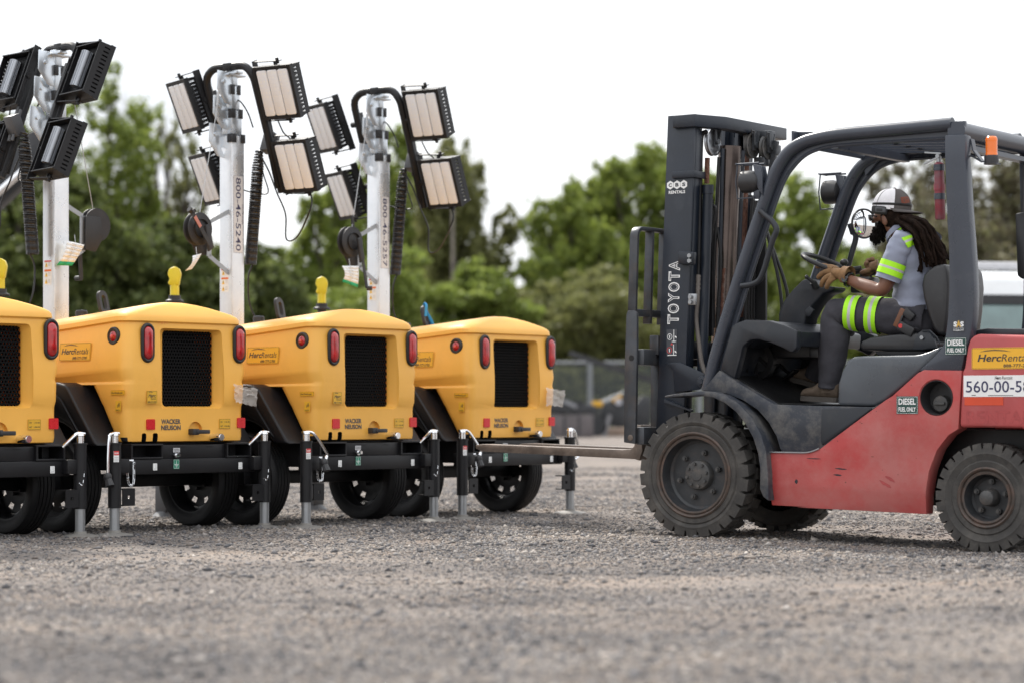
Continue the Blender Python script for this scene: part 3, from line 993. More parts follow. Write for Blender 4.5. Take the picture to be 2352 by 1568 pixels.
    mb.prism([(wx + .0, wz + .02), (wx + .035, wz + .03), (wx + .075, wz - .12), (wx + .03, wz - .15)], my - .118, my - .095, 'y', .008)
    TM['winch'] = mb.mesh('winch', 'blackpl')
    # coiled cable from the junction box down the right flank
    mb = MB()
    top, bot = Vector((mx + .145, my - .105, 2.40)), Vector((mx + .12, my - .05, 1.66))
    pts = []
    turns = 60
    for i in range(turns * 10 + 1):
        t = i / (turns * 10)
        tt = t ** 0.93
        c = top.lerp(bot, 1 - (1 - tt) ** 1.25)
        r = .034 * min(1, .6 + 4 * t)
        a = 2 * math.pi * turns * t
        pts.append(c + Vector((r * math.cos(a), r * math.sin(a), 0)))
    mb.tube(pts, .0074, 5)
    mb.tube(smoothpath([bot + Vector((.02, 0, 0)), bot + Vector((0, .02, -.10)), bot + Vector((.06, .05, -.30)), bot + Vector((.16, -.05, -.50)), bot + Vector((.15, -.1, -.62))]), .006, 6)
    TM['coil'] = mb.mesh('coil_cable', 'cable')
    # arch of the lamp head in head coordinates: X across, -Y faces out, origin at the mast top (z absolute)
    mb = MB()
    tl = math.tan(R(21))
    aw, zt, zb, rr_ = .205, 2.935, 2.13, .11
    def swing(z): return max(0.0, (zt - .05 - z)) * tl
    path = []
    for x, z in [(-aw, zb)] + [(-aw, zb + (zt - rr_ - zb) * k / 4) for k in range(1, 5)] + arcpts(-aw + rr_, zt - rr_, rr_, 165, 90, 5) + arcpts(aw - rr_, zt - rr_, rr_, 90, 15, 5) + [(aw, zb + (zt - rr_ - zb) * k / 4) for k in range(4, -1, -1)]:
        path.append((x, swing(z) - .03, z))
    mb.tube(path, .026, 10)
    for sx in (-1, 1):
        mb.bar((sx * aw, swing(2.72) - .035, 2.80), (sx * aw, swing(2.16) - .035, 2.16), .07, .03, (1, 0, 0), .004)
        for z in (2.72, 2.30):
            mb.cyl((sx * (aw + .01), swing(z) - .03, z), (sx * (aw + .06), swing(z) - .03, z), .02, seg=10)
    mb.box((0, -.03, zt), (.07, .05, .045), None, .004)
    TM['arch'] = mb.mesh('lamp_arch', 'black')
    mb = MB()
    mb.box((aw - .05, swing(2.45) + .03, 2.45), (.085, .075, .13), (R(-21), 0, 0), .006)
    for dx_ in (-.022, .018):
        for sz in (-1, 1):
            mb.cyl((aw - .05 + dx_, swing(2.45) + .03 - sz * .02, 2.45 + sz * .06), (aw - .05 + dx_, swing(2.45) + .03 - sz * .03, 2.45 + sz * .098), .010, seg=8)
    TM['jbox'] = mb.mesh('junction_box', 'greybox')
    # flood lamp in its own frame: centre of the housing, faces -Y
    LW, LH, LD = .300, .350, .085
    mb = MB()
    mb.b2(-LW / 2, LW / 2, -.012, 0, LH / 2 - .020, LH / 2); mb.b2(-LW / 2, LW / 2, -.012, 0, -LH / 2, -LH / 2 + .020)
    mb.b2(-LW / 2, -LW / 2 + .018, -.0115, 0, -LH / 2 + .02, LH / 2 - .02); mb.b2(LW / 2 - .018, LW / 2, -.0115, 0, -LH / 2 + .02, LH / 2 - .02)
    mb.b2(-LW / 2 + .002, LW / 2 - .002, 0, .012, -LH / 2 + .002, LH / 2 - .002)
    for sz in (-1, 1):
        mb.prism([(0, sz * (LH / 2 - .003)), (LD + .02, sz * (LH / 2 - .012)), (LD + .02, sz * (LH / 2 - .018)), (0, sz * (LH / 2 - .009))], -LW / 2, LW / 2, 'x')
    for sx in (-1, 1):
        x0, x1 = sx * (LW / 2 - .006), sx * LW / 2
        mb.b2(x0, x1, 0, .020, -LH / 2, LH / 2); mb.b2(x0, x1, .058, LD + .012, -LH / 2 + .01, LH / 2 - .01)
        nv = 12
        for k in range(nv + 1):
            z = -LH / 2 + .02 + (LH - .04) * k / nv
            mb.b2(x0, x1, .020, .058, z - .008, z + .008)
    for k in range(40):                                   # cooling fins
        z = -LH / 2 + .025 + (LH - .05) * k / 39
        mb.b2(-LW / 2 + .010, LW / 2 - .010, .012, .060, z - .0016, z + .0016)
    TM['lamp'] = mb.mesh('flood_lamp', 'black', 0)
    mb = MB()
    for k in (-1, 0, 1):
        mb.mi = 0
        cx_ = k * .084
        mb.prism(rrect(cx_, 0, .079, LH - .05, .012, 4), -.014, -.002, 'y', .004)
    TM['lens'] = mb.mesh('lens', [MT['lensstrip']], 30)
    mb = MB()
    mb.lathe([(0, -.115), (.030, -.115), (.030, .115), (0, .115)], (0, .088, 0), 'z', 24)
    for k in range(14):
        a = 2 * math.pi * k / 14
        mb.b2(0, 0, 0, 0, 0, 0) if False else mb.box((.030 * math.cos(a), .088 + .030 * math.sin(a), 0), (.008, .003, .225), (0, 0, a))
    TM['driver'] = mb.mesh('driver', 'alu')
    mb = MB()
    for sz in (-1, 1):
        z = sz * (LH / 2 + .020)
        mb.bar((-LW / 2 - .035, .075, z), (.045, .04, z), .006, .034, (0, 1, 0))
        mb.cyl((.02, .045, z - .018 * sz), (.02, .045, z + .02 * sz), .011, seg=8)
        mb.bar((.0, .045, z), (.0, .045, sz * (LH / 2 - .01)), .03, .008, (1, 0, 0))
    mb.b2(-LW / 2 - .04, -LW / 2 - .034, .05, .10, -LH / 2 - .028, LH / 2 + .028)
    mb.cyl((-LW / 2 - .05, .075, 0), (-LW / 2 - .015, .075, 0), .018, seg=10)
    TM['yoke'] = mb.mesh('yoke', 'black')
    mb = MB()
    mb.tr = Matrix.Diagonal((-1, 1, 1, 1))
    for sz in (-1, 1):
        z = sz * (LH / 2 + .020)
        mb.bar((-LW / 2 - .035, .075, z), (.045, .04, z), .006, .034, (0, 1, 0))
        mb.cyl((.02, .045, z - .018 * sz), (.02, .045, z + .02 * sz), .011, seg=8)
        mb.bar((.0, .045, z), (.0, .045, sz * (LH / 2 - .01)), .03, .008, (1, 0, 0))
    mb.b2(-LW / 2 - .04, -LW / 2 - .034, .05, .10, -LH / 2 - .028, LH / 2 + .028)
    mb.cyl((-LW / 2 - .05, .075, 0), (-LW / 2 - .015, .075, 0), .018, seg=10)
    TM['yoke_r'] = mb.mesh('yoke', 'black')
    # loose cables of the lamp head
    TM['head_cables'] = []
    for pth, r_ in (
        ([(.16, .10, 2.36), (.20, .14, 2.25), (.23, .18, 2.12), (.27, .22, 1.98), (.26, .24, 1.82), (.34, .26, 1.84), (.46, .25, 2.02), (.44, .27, 2.12)], .0052),
        ([(.14, .10, 2.37), (.15, .14, 2.24), (.17, .16, 2.12), (.05, .14, 2.13), (-.02, .12, 2.15)], .0045),
        ([(.13, .06, 2.54), (.10, .04, 2.64), (.04, .02, 2.72), (-.02, .0, 2.70)], .005),
        ([(.26, .16, 2.58), (.33, .13, 2.50), (.36, .16, 2.46), (.33, .2, 2.42)], .005),
        ([(-.24, .06, 2.84), (-.20, .06, 2.76), (-.19, .08, 2.66)], .005),
    ):
        mb = MB(); mb.tube(smoothpath(pth), r_, 6)
        TM['head_cables'].append(mb.mesh('lamp_cable', 'cable'))

# the LED lens: clear ridged plastic over rows of chips
def lens_material():
    m = bpy.data.materials.new('led_lens')
    m.use_nodes = True
    nt = m.node_tree; L = nt.links
    b = nt.nodes['Principled BSDF']
    tc = _n(nt, 'ShaderNodeTexCoord')
    vo = _n(nt, 'ShaderNodeTexVoronoi', Scale=40.0, Randomness=0.2)
    L.new(tc.outputs['Object'], vo.inputs['Vector'])
    ra = nt.nodes.new('ShaderNodeValToRGB')
    ra.color_ramp.elements[0].position = 0.22; ra.color_ramp.elements[0].color = (0.82, 0.79, 0.70, 1)
    ra.color_ramp.elements[1].position = 0.42; ra.color_ramp.elements[1].color = (0.73, 0.735, 0.755, 1)
    L.new(vo.outputs['Distance'], ra.inputs['Fac'])
    L.new(ra.outputs['Color'], b.inputs['Base Color'])
    b.inputs['Roughness'].default_value = 0.22
    b.inputs['Coat Weight'].default_value = 0.4
    bp = _n(nt, 'ShaderNodeBump', Strength=0.5, Distance=0.004)
    L.new(vo.outputs['Distance'], bp.inputs['Height'])
    L.new(bp.outputs['Normal'], b.inputs['Normal'])
    return m
MT['lensstrip'] = lens_material()
build_tower_meshes()

NAMES = [
 dict(label='yellow light tower trailer cut off by the left picture edge, grille half visible', eye=True),
 dict(label='yellow light tower trailer whose mast lamps are turned to show their finned backs', eye=True, head=84, flip=True, tape=True),
 dict(label='yellow light tower trailer with the number 800-46-5240 on its mast', num='800-46-5240', eye=True, head=-86),
 dict(label='yellow light tower trailer just ahead of the forks, with 800-46-5257 on its mast', num='800-46-5257', eye=True, head=-87, tape=True),
]

def herc_plate(nm, parent, o, xd, yd, w, h, bg='sign_yellow'):
    return sign(nm, parent, o, xd, yd, w, h, 0,
                [('t', 'Herc', .27, .52, .40, .33, 1, .022, .2), ('t', 'Rentals', .70, .52, .47, .33, 1, .0, .2), ('t', '888-777-2700', .67, .15, .46, .15, 1, .012, .15), ('p', HERC_SWOOSH, 1)],
                [bg, 'ink'], rnd=.008, border=(1, .004, .0015))

def add_tower(i):
    cx_, cy_, rz = POSES[i]
    o = NAMES[i]
    t = thing('light_tower_trailer', o['label'], 'light tower', (cx_, cy_, 0), R(rz), 'light tower trailers parked in a row')
    P = lambda key, par=t, nm=None: put(TM[key], nm or TM[key].name, par)
    P('body_shell')
    P('honeycomb_screen'); P('radiator')
    for g, l in TM['tail_lights']:
        a = put(g, 'tail_light', t); put(l, 'lens', a)
    a = put(TM['marker'][0], 'marker_light', t); put(TM['marker'][1], 'lens', a)
    for m in TM['reflectors']: put(m, 'reflector', t)
    P('latch'); P('lock'); P('fender'); P('chassis')
    for k in 'lr':
        a = put(TM['jack_' + k][0], 'jack', t); put(TM['jack_' + k][1], 'foot', a)
        put(TM['chain_' + k], 'chain', t)
        # crank on top of the jack, folded as the photo shows
        sx = -1 if k == 'l' else 1
        x = sx * .585
        mb = MB()
        mb.cyl((x, -.03, .518), (x, -.03, .56), .022, seg=14)
        mb.lathe([(0, .0), (.02, .0), (.024, -.012), (.018, -.022)], (x, -.03, .575), 'z', 14)
        if k == 'l' and i != 1 and i != 0:
            pth = [(x - .03, -.03, .572), (x + .02, -.03, .575), (x + .05, -.05, .56), (x + .115, -.08, .46), (x + .125, -.08, .43), (x + .095, -.09, .39)]
        elif k == 'l':
            pth = [(x + .03, -.03, .574), (x - .02, -.04, .574), (x - .055, -.05, .555), (x - .068, -.055, .46), (x - .07, -.055, .33)]
        elif i == 3:
            pth = [(x - .02, -.03, .574), (x + .03, -.03, .574), (x + .08, -.02, .54), (x + .14, 0, .44), (x + .14, 0, .39), (x + .07, .0, .36)]
        else:
            pth = [(x + .03, -.03, .573), (x - .02, -.03, .574), (x - .07, -.02, .535), (x - .10, .0, .50)]
        mb.tube(smoothpath(pth, 5), .0095, 8)
        c = mb.done('crank', 'chrome', a)
        e = Vector(pth[-1])
        mb = MB(); mb.ball(e, (.024, .024, .028), 12, 8); mb.cyl(e, e + Vector((.0, -.02, -.05)), .018, .026, 10)
        if not (k == 'r' and i < 3): mb.done('knob', 'blackpl', a)
        else: mb.bm.free()
    for sx in (-1, 1):
        w = put(TM['tyre'], 'wheel', t); w.location = (sx * .535, .50, .283)
        rm = put(TM['rim'], 'rim', w)
        if sx < 0: rm.rotation_euler = (0, 0, R(180))
    a = P('eye'); a.location = (.055, .82, 1.352); a.rotation_euler = (R(-12), 0, R(14))
    a = P('filler'); a.location = (-.0, .955, 1.272)
    a = P('plug_post'); a.location = (0.0, 1.74, 1.45)
    b = P('plug'); b.location = (0.0, 1.74, 1.455); b.rotation_euler = (0, 0, R(-50)); b.scale = (.86, .86, .90)
    a = P('stand'); a.location = (0, 1.82, 0)
    P('mast'); P('mast_top')
    for m in TM['pads']: put(m, 'guide_pad', t)
    for m in TM['pulley_plates']: put(m, 'pulley_plate', t)
    head = o.get('head', -86)
    flip = o.get('flip')
    turn = Matrix.Translation(MAST) @ Matrix.Rotation(R(180 if flip else 0), 4, 'Z') @ Matrix.Translation(-MAST)
    for k_ in ('winch_bracket', 'winch'): P(k_).matrix_local = turn
    if flip:
        m = put(TM['coil'], 'coil_cable', t)
        m.location = (2 * MAST.x, 2 * MAST.y, 0); m.rotation_euler = (0, 0, R(180)); m.location.x -= .02
    else:
        P('coil')
    # winch handle and lifting wire
    mb = MB()
    wx, wz, my = MAST.x - .345, 1.862, MAST.y
    if i == 2:
        q = (wx - .13, my - .12, wz + .10)
        mb.bar((wx + .045, my - .115, wz - .11), q, .028, .008, (0, 1, 0)); mb.cyl(q, (q[0] - .02, q[1], q[2] + .012), .018, seg=10)
        mb.cyl(q, (q[0], q[1] - .03, q[2]), .014, seg=10)
    elif i == 1:
        q = (wx + .03, my - .14, wz - .33)
        mb.bar((wx + .05, my - .13, wz - .12), q, .028, .008, (0, 1, 0)); mb.cyl(q, (q[0], q[1] - .05, q[2]), .016, seg=10)
    else:
        q = (wx + .075, my - .13, wz - .32)
        mb.bar((wx + .045, my - .12, wz - .13), q, .022, .008, (0, 1, 0)); mb.cyl(q, (q[0] + .02, q[1] - .03, q[2]), .016, seg=10)
        mb.bar((wx + .03, my - .05, wz + .06), (wx + .01, my - .05, wz + .18), .02, .012, (0, 1, 0))
    mb.mi = 1
    if i == 2:
        a0, a1 = Vector((wx + .045, my - .115, wz - .11)), Vector(q)
        mb.bar(a0.lerp(a1, .55) + Vector((0, -.006, 0)), a0.lerp(a1, .85) + Vector((0, -.006, 0)), .024, .003, (0, 1, 0))
    mb.done('winch_handle', ['blackpl', 'faded_label'], t).matrix_local = turn
    mb = MB()
    mb.tube([(wx, my - .055, wz + .08), (MAST.x - .16, my - .02, 2.62), (MAST.x - .135, my - .02, 2.82)], .0028, 5)
    mb.cyl((MAST.x - .152, my - .02, 2.67), (MAST.x - .143, my - .02, 2.76), .009, seg=8)
    mb.done('lifting_wire', 'wire', t).matrix_local = turn
    # lamp head
    hm = Matrix.Translation((MAST.x, MAST.y, 0)) @ Matrix.Rotation(R(head), 4, 'Z')
    def ph(key, nm=None):
        x = put(TM[key], nm or TM[key].name, t)
        x.matrix_local = hm
        return x
    ph('arch'); ph('jbox')
    for m in TM['head_cables']:
        x = put(m, 'lamp_cable', t); x.matrix_local = hm
    tl = math.tan(R(21))
    for (X, z, yaw) in ((.385, 2.745, 3), (.385, 2.285, -2), (-.43, 2.715, -24), (-.40, 2.245, -26)):
        if flip: yaw = yaw * .3
        if i == 3: X += -.085 if X < 0 else .02
        Y = (2.885 - z) * tl - .05
        l = put(TM['lamp'], 'flood_lamp', t)
        l.matrix_local = hm @ Matrix.Translation((X, Y, z)) @ Matrix.Rotation(R(yaw), 4, 'Z') @ Matrix.Rotation(R(21), 4, 'X')
        put(TM['lens'], 'lens', l)
        d = put(TM['driver'], 'driver', l)
        put(TM['yoke' if X > 0 else 'yoke_r'], 'yoke', l)
    # stickers
    zr = .012
    x, z = rear(980, 843)
    sign('maker_lettering', t, (x, zr, z), (1, 0, 0), (0, 0, 1), .150, .068, None, [('t', 'WACKER', .5, .76, 1, .42, 0, .035), ('t', 'NEUSON', .5, .24, 1, .42, 0, .035)], ['logo_grey'])
    x, z = rear(1285, 838)
    sign('weight_sticker', t, (x, zr - .001, z), (1, 0, 0), (0, 0, 1), .088, .058, 0, [('t', 'DRY', .2, .68, .2, .15, 1, .01), ('t', '1,125 LBS', .68, .68, .46, .16, 1, .01), ('t', 'WET', .2, .26, .22, .15, 1, .01), ('t', '1,500 LBS', .68, .26, .48, .16, 1, .01)], ['sign_yellow2', 'ink'], border=(1, .002, .0012))
    if i != 3:
        x, z = rear(860, 687)
        sign('company_sticker', t, (x, -.006, z), (1, 0, 0), (0, 0, 1), .078, .074, 0, [('t', 'Herc', .5, .62, .72, .30, 1, .02, .2), ('t', 'Rentals', .62, .38, .5, .16, 1, 0, .2), ('t', '888-777-2700', .5, .13, .8, .12, 1, .01), ('p', [(x_, y_ * .9 + .12) for x_, y_ in HERC_SWOOSH], 1)], ['sign_yellow2', 'ink'], border=(1, .003, .0012))
    y, z = side(455, 430, -.476)
    herc_plate('company_plate', t, (-.4745, y + .045, z), (0, -1, .0), (.10, 0, 1), .275, .104)
    y, z = side(672, 662, -.475)
    sign('web_sticker', t, (-.4765, y, z), (0, -1, 0), (0, 0, 1), .118, .028, 0, [('t', 'HercRentals.com', .45, .5, .78, .45, 1, .01, .15)], ['sign_yellow', 'ink'], border=(1, .002, .001))
    y, z = side(677, 738, -.468)
    arcs = []
    for r_ in (.16, .27, .38):
        o_ = arcpts(.42, .62, r_, -50, 50, 8); q_ = arcpts(.42, .62, r_ - .06, 50, -50, 8)
        arcs.append(('p', [(a_, .62 + (b_ - .62) * .8) for a_, b_ in o_ + q_], 1))
    sign('tap_sticker', t, (-.4735, y, z), (0, -1, 0), (.06, 0, 1), .046, .060, 0, arcs + [('t', 'TELEMETRY', .5, .12, .8, .10, 1, .01), ('p', [(.38, .35), (.44, .35), (.44, .62), (.38, .62)], 1)], ['sign_yellow2', 'ink'])
    x, z = rear(935, 255)
    if i in (1, 2):
        sign('crayon_number', t, (x, .010, z), (1, 0, 0), (-.0, .09, 1), .078, .038, None, [('t', '7597', .5, .5, 1, 1, 0, -.012)], ['crayon'])
    x, z = rear(1002, 1067, -.002)
    sign('earth_sticker', t, (x, -.0025, z), (1, 0, 0), (0, 0, 1), .044, .054, 0, [('p', [(.46, .5), (.54, .5), (.54, .85), (.46, .85)], 1), ('p', [(.15, .44), (.85, .44), (.85, .5), (.15, .5)], 1), ('p', [(.28, .30), (.72, .30), (.72, .36), (.28, .36)], 1), ('p', [(.40, .16), (.60, .16), (.60, .22), (.40, .22)], 1)], ['sign_green', 'white'], border=(1, .002, .0015))
    for (xx, zz_) in ((881, 1083), (1366, 1076)):
        x, z = rear(xx, zz_, -.002)
        sign('load_sticker', t, (x, -.0025, z), (1, 0, 0), (0, 0, 1), .030, .040, 0, [('p', [(.62, .25), (.70, .25), (.70, .9), (.62, .9)], 1), ('p', [(.1, .15), (.8, .15), (.8, .24), (.1, .24)], 1)], ['paper', 'label_grey'])
    x, z = rear(1003, 988, .01)
    sign('serial_sticker', t, (x, .0095, z), (1, 0, 0), (0, 0, 1), .052, .026, 0, [('p', [(.1, .6), (.9, .6), (.9, .7), (.1, .7)], 1), ('p', [(.1, .3), (.9, .3), (.9, .4), (.1, .4)], 1)], ['label_grey', 'ink_grey'])
    mb = MB(); x, z = rear(1012, 1016, -.02)
    mb.cyl((x, .012, z), (x, -.035, z), .010, seg=10); mb.lathe([(.0, -.012), (.018, -.012), (.018, .0), (.0, .0)], (x, 0, z), 'y', 6)
    mb.done('earth_bolt', 'chrome', t)
    sign('hazard_sticker', t, (-.605, -.0675, .445), (1, 0, 0), (0, 0, 1), .038, .062, 0, [('p', [(0, .62), (1, .62), (1, 1), (0, 1)], 1), ('t', 'DANGER', .5, .8, .8, .16, 0, .02)] + [('p', [(.1, y_), (.9, y_), (.9, y_ + .05), (.1, y_ + .05)], 2) for y_ in (.1, .25, .4)], ['paper', 'sign_red', 'label_grey'])
    if 'num' in o:
        zc = MAST.z + (1.975 if i == 2 else 1.945)
        sign('number_label', t, (MAST.x, MAST.y - .0575, zc), (0, 0, -1), (1, 0, 0), .50, .085, 0, [('t', o['num'], .5, .50, .95, .52, 1, .006), ('t', 'HercRentals', .5, .93, .26, .10, 1, .01, .15)], [M('clear_label', (.62, .63, .65), .4, var=.03), 'ink_blue'], border=(1, .0, .0012))
    warn = [('p', [(0, .94), (1, .94), (1, 1), (0, 1)], 1), ('p', [(0, .55), (1, .55), (1, .63), (0, .63)], 2)]
    for yy in (.84, .44, .16):
        warn += [('p', [(.10, yy - .10), (.48, yy - .10), (.29, yy + .08)], 3), ('p', [(.26, yy - .04), (.32, yy - .04), (.31, yy + .03), (.27, yy + .03)], 4)]
        for k in range(3):
            warn.append(('p', [(.58, yy + .05 - k * .055), (.92, yy + .05 - k * .055), (.92, yy + .068 - k * .055), (.58, yy + .068 - k * .055)], 5))
    sign('warning_sticker', t, (MAST.x - .0575, MAST.y + .005, 1.545), (0, -1, 0), (0, 0, 1), .064, .150, 0, warn, ['paper', 'sign_red', 'sign_orange', 'warn_yellow', 'ink', 'label_grey'])
    return t

TOWERS = [add_tower(i) for i in range(4)]
TF = [Frame(p[0], p[1], R(p[2])) for p in POSES]

# things that hang on the towers
def paper_tag(i, pts, label, band):
    """bent paper tag: pts = photographed corners top-left, top-right, bottom-right, bottom-left"""
    yy = MAST.y - .12
    P = [TF[i].hit(x, y, 1, yy) for x, y in pts]
    mb = MB()
    n = 6
    rows = []
    for k in range(n + 1):
        t_ = k / n
        a, b = P[0].lerp(P[3], t_), P[1].lerp(P[2], t_)
        off = Vector((0, .03 * math.sin(t_ * 3.0), 0))
        rows.append([a - off, a.lerp(b, .5) - off * .4 - Vector((0, .004, 0)), b - off * .2])
    for k in range(n):
        for j in range(2):
            mb.mi = 1 if (band and k >= n - 1) else 0
            mb.poly([rows[k][j], rows[k][j + 1], rows[k + 1][j + 1], rows[k + 1][j]])
    mb.mi = 2
    if band:
        for k, (u0, u1) in ((0, (.2, .8)), (1, (.15, .85)), (2, (.2, .6)), (3, (.15, .85))):
            a, b = rows[k][0].lerp(rows[k + 1][0], .6), rows[k][2].lerp(rows[k + 1][2], .6)
            up = (rows[k][0] - rows[k + 1][0]) * .12
            off = Vector((0, -.022, 0))
            mb.poly([a.lerp(b, u0) + off, a.lerp(b, u1) + off, a.lerp(b, u1) + off + up, a.lerp(b, u0) + off + up])
    o = mb.done('paper_tag', ['paper', 'tag_green', 'label_grey'], None, 60)
    md = o.modifiers.new('thickness', 'SOLIDIFY'); md.thickness = .0012
    mb2 = MB()
    top = (P[0] + P[1]) / 2
    mb2.tube([top + Vector((0, 0, -.01)), top + Vector((.01, .02, .05))], .002, 5)
    s_ = mb2.done('string', 'wire', o)
    o.matrix_world = TF[i].m
    tag(o, label, 'tag', 'paper tags on the winches')
    return o
ZA = zz(0, 60, 1.867)
paper_tag(1, [ZA(352, 1160), ZA(445, 1182), ZA(380, 1292), ZA(296, 1290)], 'white paper tag with green band hanging askew under the winch on the leftmost mast', True)
ZB = zz(400, 120, 2.01)
paper_tag(2, [ZB(290, 1215), ZB(342, 1200), ZB(285, 1290), ZB(245, 1300)], 'creased white paper tag curling from the winch of the mast numbered 800-46-5240', False)
paper_tag(3, [ZB(1140, 1272), ZB(1234, 1272), ZB(1228, 1395), ZB(1137, 1362)], 'white paper tag with green band hanging under the winch of the mast numbered 800-46-5257', True)

def pouch(i, label, corners):
    P = [TF[i].hit(x, y, 1, -.012) for x, y in corners]
    rnd_ = random.Random(i)
    mb = MB()
    n = 9
    G = []
    for a in range(n + 1):
        row = []
        for b in range(n + 1):
            p = P[0].lerp(P[1], b / n).lerp(P[3].lerp(P[2], b / n), a / n)
            u = b / n
            p = p + Vector((0, -.004 - rnd_.random() * .014 - (.03 * max(0, u - .6)), rnd_.uniform(-.005, .005)))
            if p.x > .466: p.y -= .0
            row.append(p)
        G.append(row)
    for a in range(n):
        for b in range(n):
            mb.poly([G[a][b], G[a][b + 1], G[a + 1][b + 1], G[a + 1][b]])
    bmesh.ops.remove_doubles(mb.bm, verts=list(mb.bm.verts), dist=1e-6)
    m = bpy.data.materials.get('clear_pouch')
    if m is None:
        m = M('clear_pouch', (.72, .66, .60), .22)
        nt = m.node_tree; b = nt.nodes['Principled BSDF']
        b.inputs['Alpha'].default_value = .48
    o = mb.done('plastic_pouch', [m], None, 25)
    o.matrix_world = TF[i].m
    tag(o, label, 'plastic pouch', 'clear plastic pouches taped to the trailers')
pouch(1, 'crumpled clear plastic pouch taped to the trailer left of the number 800-46-5240 one', [ZT(1325, 612), ZT(1447, 640), ZT(1445, 742), ZT(1330, 715)])
ZC = zz(700, 780, 2.01)
pouch(3, 'crumpled clear plastic pouch on the trailer nearest the forks, its end sticking out', [ZC(1692, 632), ZC(1792, 652), ZC(1778, 742), ZC(1688, 735)])

mb = MB()
eye = Vector((.055, .82, 1.352))
mb.tube(smoothpath([eye + Vector(p) for p in ((-.02, -.018, .0), (-.015, -.02, .07), (.0, 0, .088), (.015, .02, .05), (.035, -.02, -.03), (.055, -.03, -.09))], 5), .014, 8, flat=(1, .35))
o = mb.done('blue_strap', 'blue'); o.matrix_world = TF[3].m
tag(o, 'bright blue strap looped through the lifting eye of the trailer nearest the forks', 'strap')
# ------------------------------------------------------------------ forklift; local frame: X towards its rear, Y away from the camera, Z up
FK = Frame(FKO[0], FKO[1], FKR)
Z2 = zz(2250, 450, 2.24); Z3 = zz(1750, 850, 2.24); Z4 = zz(2246, 880, 2.178)
ZM = zz(1750, 300, 2.6133); ZU = zz(2300, 500, 3.92); ZR = zz(2150, 300, 3.1528)
ZI = lambda x, y: (x, y)
WID = 1.16
def fp(Z, pts, y):
    """outline measured in a crop, laid on the plane y of the forklift: [(x, z)]"""
    out = []
    for p in pts:
        h = FK.hit(*Z(*p), 1, y)
        out.append((h.x, h.z))
    return out
def f3(Z, px, py, y): return FK.hit(*Z(px, py), 1, y)

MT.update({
 'fk_red': M('faded_red_paint', (0.43, 0.048, 0.046), 0.46, var=0.16, vs=2.2, dirt=((0.44, 0.17, 0.155), 0.70, 1.5), bump=0.03, bs=90),
 'fk_red2': M('chalky_red_paint', (0.42, 0.075, 0.075), 0.55, var=0.12, vs=3, dirt=((0.46, 0.20, 0.19), 0.35, 4)),
 'ghost_red': M('ghost_print', (0.36, 0.055, 0.055), 0.5, var=0.2, vs=30),
 'fk_grey': M('grey_guard_paint', (0.042, 0.049, 0.065), 0.30, var=0.10, vs=5, dirt=((0.10, 0.10, 0.11), 0.25, 14), bump=0.03, bs=150),
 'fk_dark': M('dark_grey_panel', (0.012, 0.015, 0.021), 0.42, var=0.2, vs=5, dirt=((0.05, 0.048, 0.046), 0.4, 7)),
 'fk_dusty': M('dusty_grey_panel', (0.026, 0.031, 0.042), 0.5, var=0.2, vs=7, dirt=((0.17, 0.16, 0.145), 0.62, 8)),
 'fk_hood': M('worn_grey_hood', (0.072, 0.082, 0.095), 0.28, var=0.12, vs=4, dirt=((0.16, 0.155, 0.145), 0.35, 5)),
 'fk_mast': M('dark_mast_paint', (0.010, 0.015, 0.025), 0.38, var=0.25, vs=4, dirt=((0.045, 0.05, 0.06), 0.35, 10), bump=0.04, bs=80),
 'fk_steel': M('worn_fork_steel', (0.055, 0.060, 0.068), 0.42, metal=0.3, var=0.35, vs=7, dirt=((0.12, 0.085, 0.062), 0.45, 9)),
 'fk_fork': M('scuffed_fork_steel', (0.15, 0.12, 0.10), 0.45, metal=0.3, var=0.35, vs=9, dirt=((0.30, 0.24, 0.20), 0.5, 12)),
 'rust': M('rusty_chain', (0.13, 0.055, 0.035), 0.7, var=0.4, vs=40, dirt=((0.06, 0.035, 0.025), 0.5, 30)),
 'rod': M('oily_chrome_rod', (0.115, 0.090, 0.080), 0.25, metal=0.85, var=0.25, vs=5),
 'oily': M('oily_black', (0.009, 0.009, 0.010), 0.45, var=0.3, dirt=((0.035, 0.03, 0.026), 0.3, 9), spec=.4),
 'fk_tyre': M('dusty_solid_tyre', (0.047, 0.044, 0.041), 0.8, var=0.25, vs=9, dirt=((0.135, 0.123, 0.108), 0.5, 8), bump=0.15, bs=120),
 'fk_rim': M('dirty_rim', (0.030, 0.032, 0.035), 0.5, var=0.3, vs=14, dirt=((0.11, 0.075, 0.058), 0.35, 16)),
 'rim_rust': M('rusty_rim_edge', (0.055, 0.043, 0.036), 0.6, var=0.35, vs=18, dirt=((0.14, 0.075, 0.05), 0.55, 14)),
 'fk_hub': M('dirty_hub', (0.055, 0.055, 0.055), 0.5, var=0.25, vs=20, dirt=((0.13, 0.105, 0.085), 0.5, 20)),
 'seat': M('black_vinyl', (0.022, 0.022, 0.024), 0.38, var=0.2, dirt=((0.06, 0.058, 0.055), 0.35, 8)),
 'beacon': M('orange_lens', (0.80, 0.17, 0.012), 0.18, var=0.1, coat=0.5),
 'exting': M('red_cylinder', (0.24, 0.030, 0.045), 0.45, var=0.2, dirt=((0.13, 0.09, 0.105), 0.7, 10)),
 'mirror': M('mirror_glass', (0.85, 0.86, 0.87), 0.03, metal=1.0, var=0.0, rvar=0.0),
 'strip_orange': M('orange_tape', (0.62, 0.065, 0.02), 0.45, var=0.08),
 'sticker_dark': M('dark_sticker', (0.05, 0.055, 0.065), 0.5),
 'gold': M('gold_print', (0.55, 0.33, 0.06), 0.5),
 'hose_tan': M('dusty_hose', (0.17, 0.15, 0.135), 0.6, var=0.2),
})

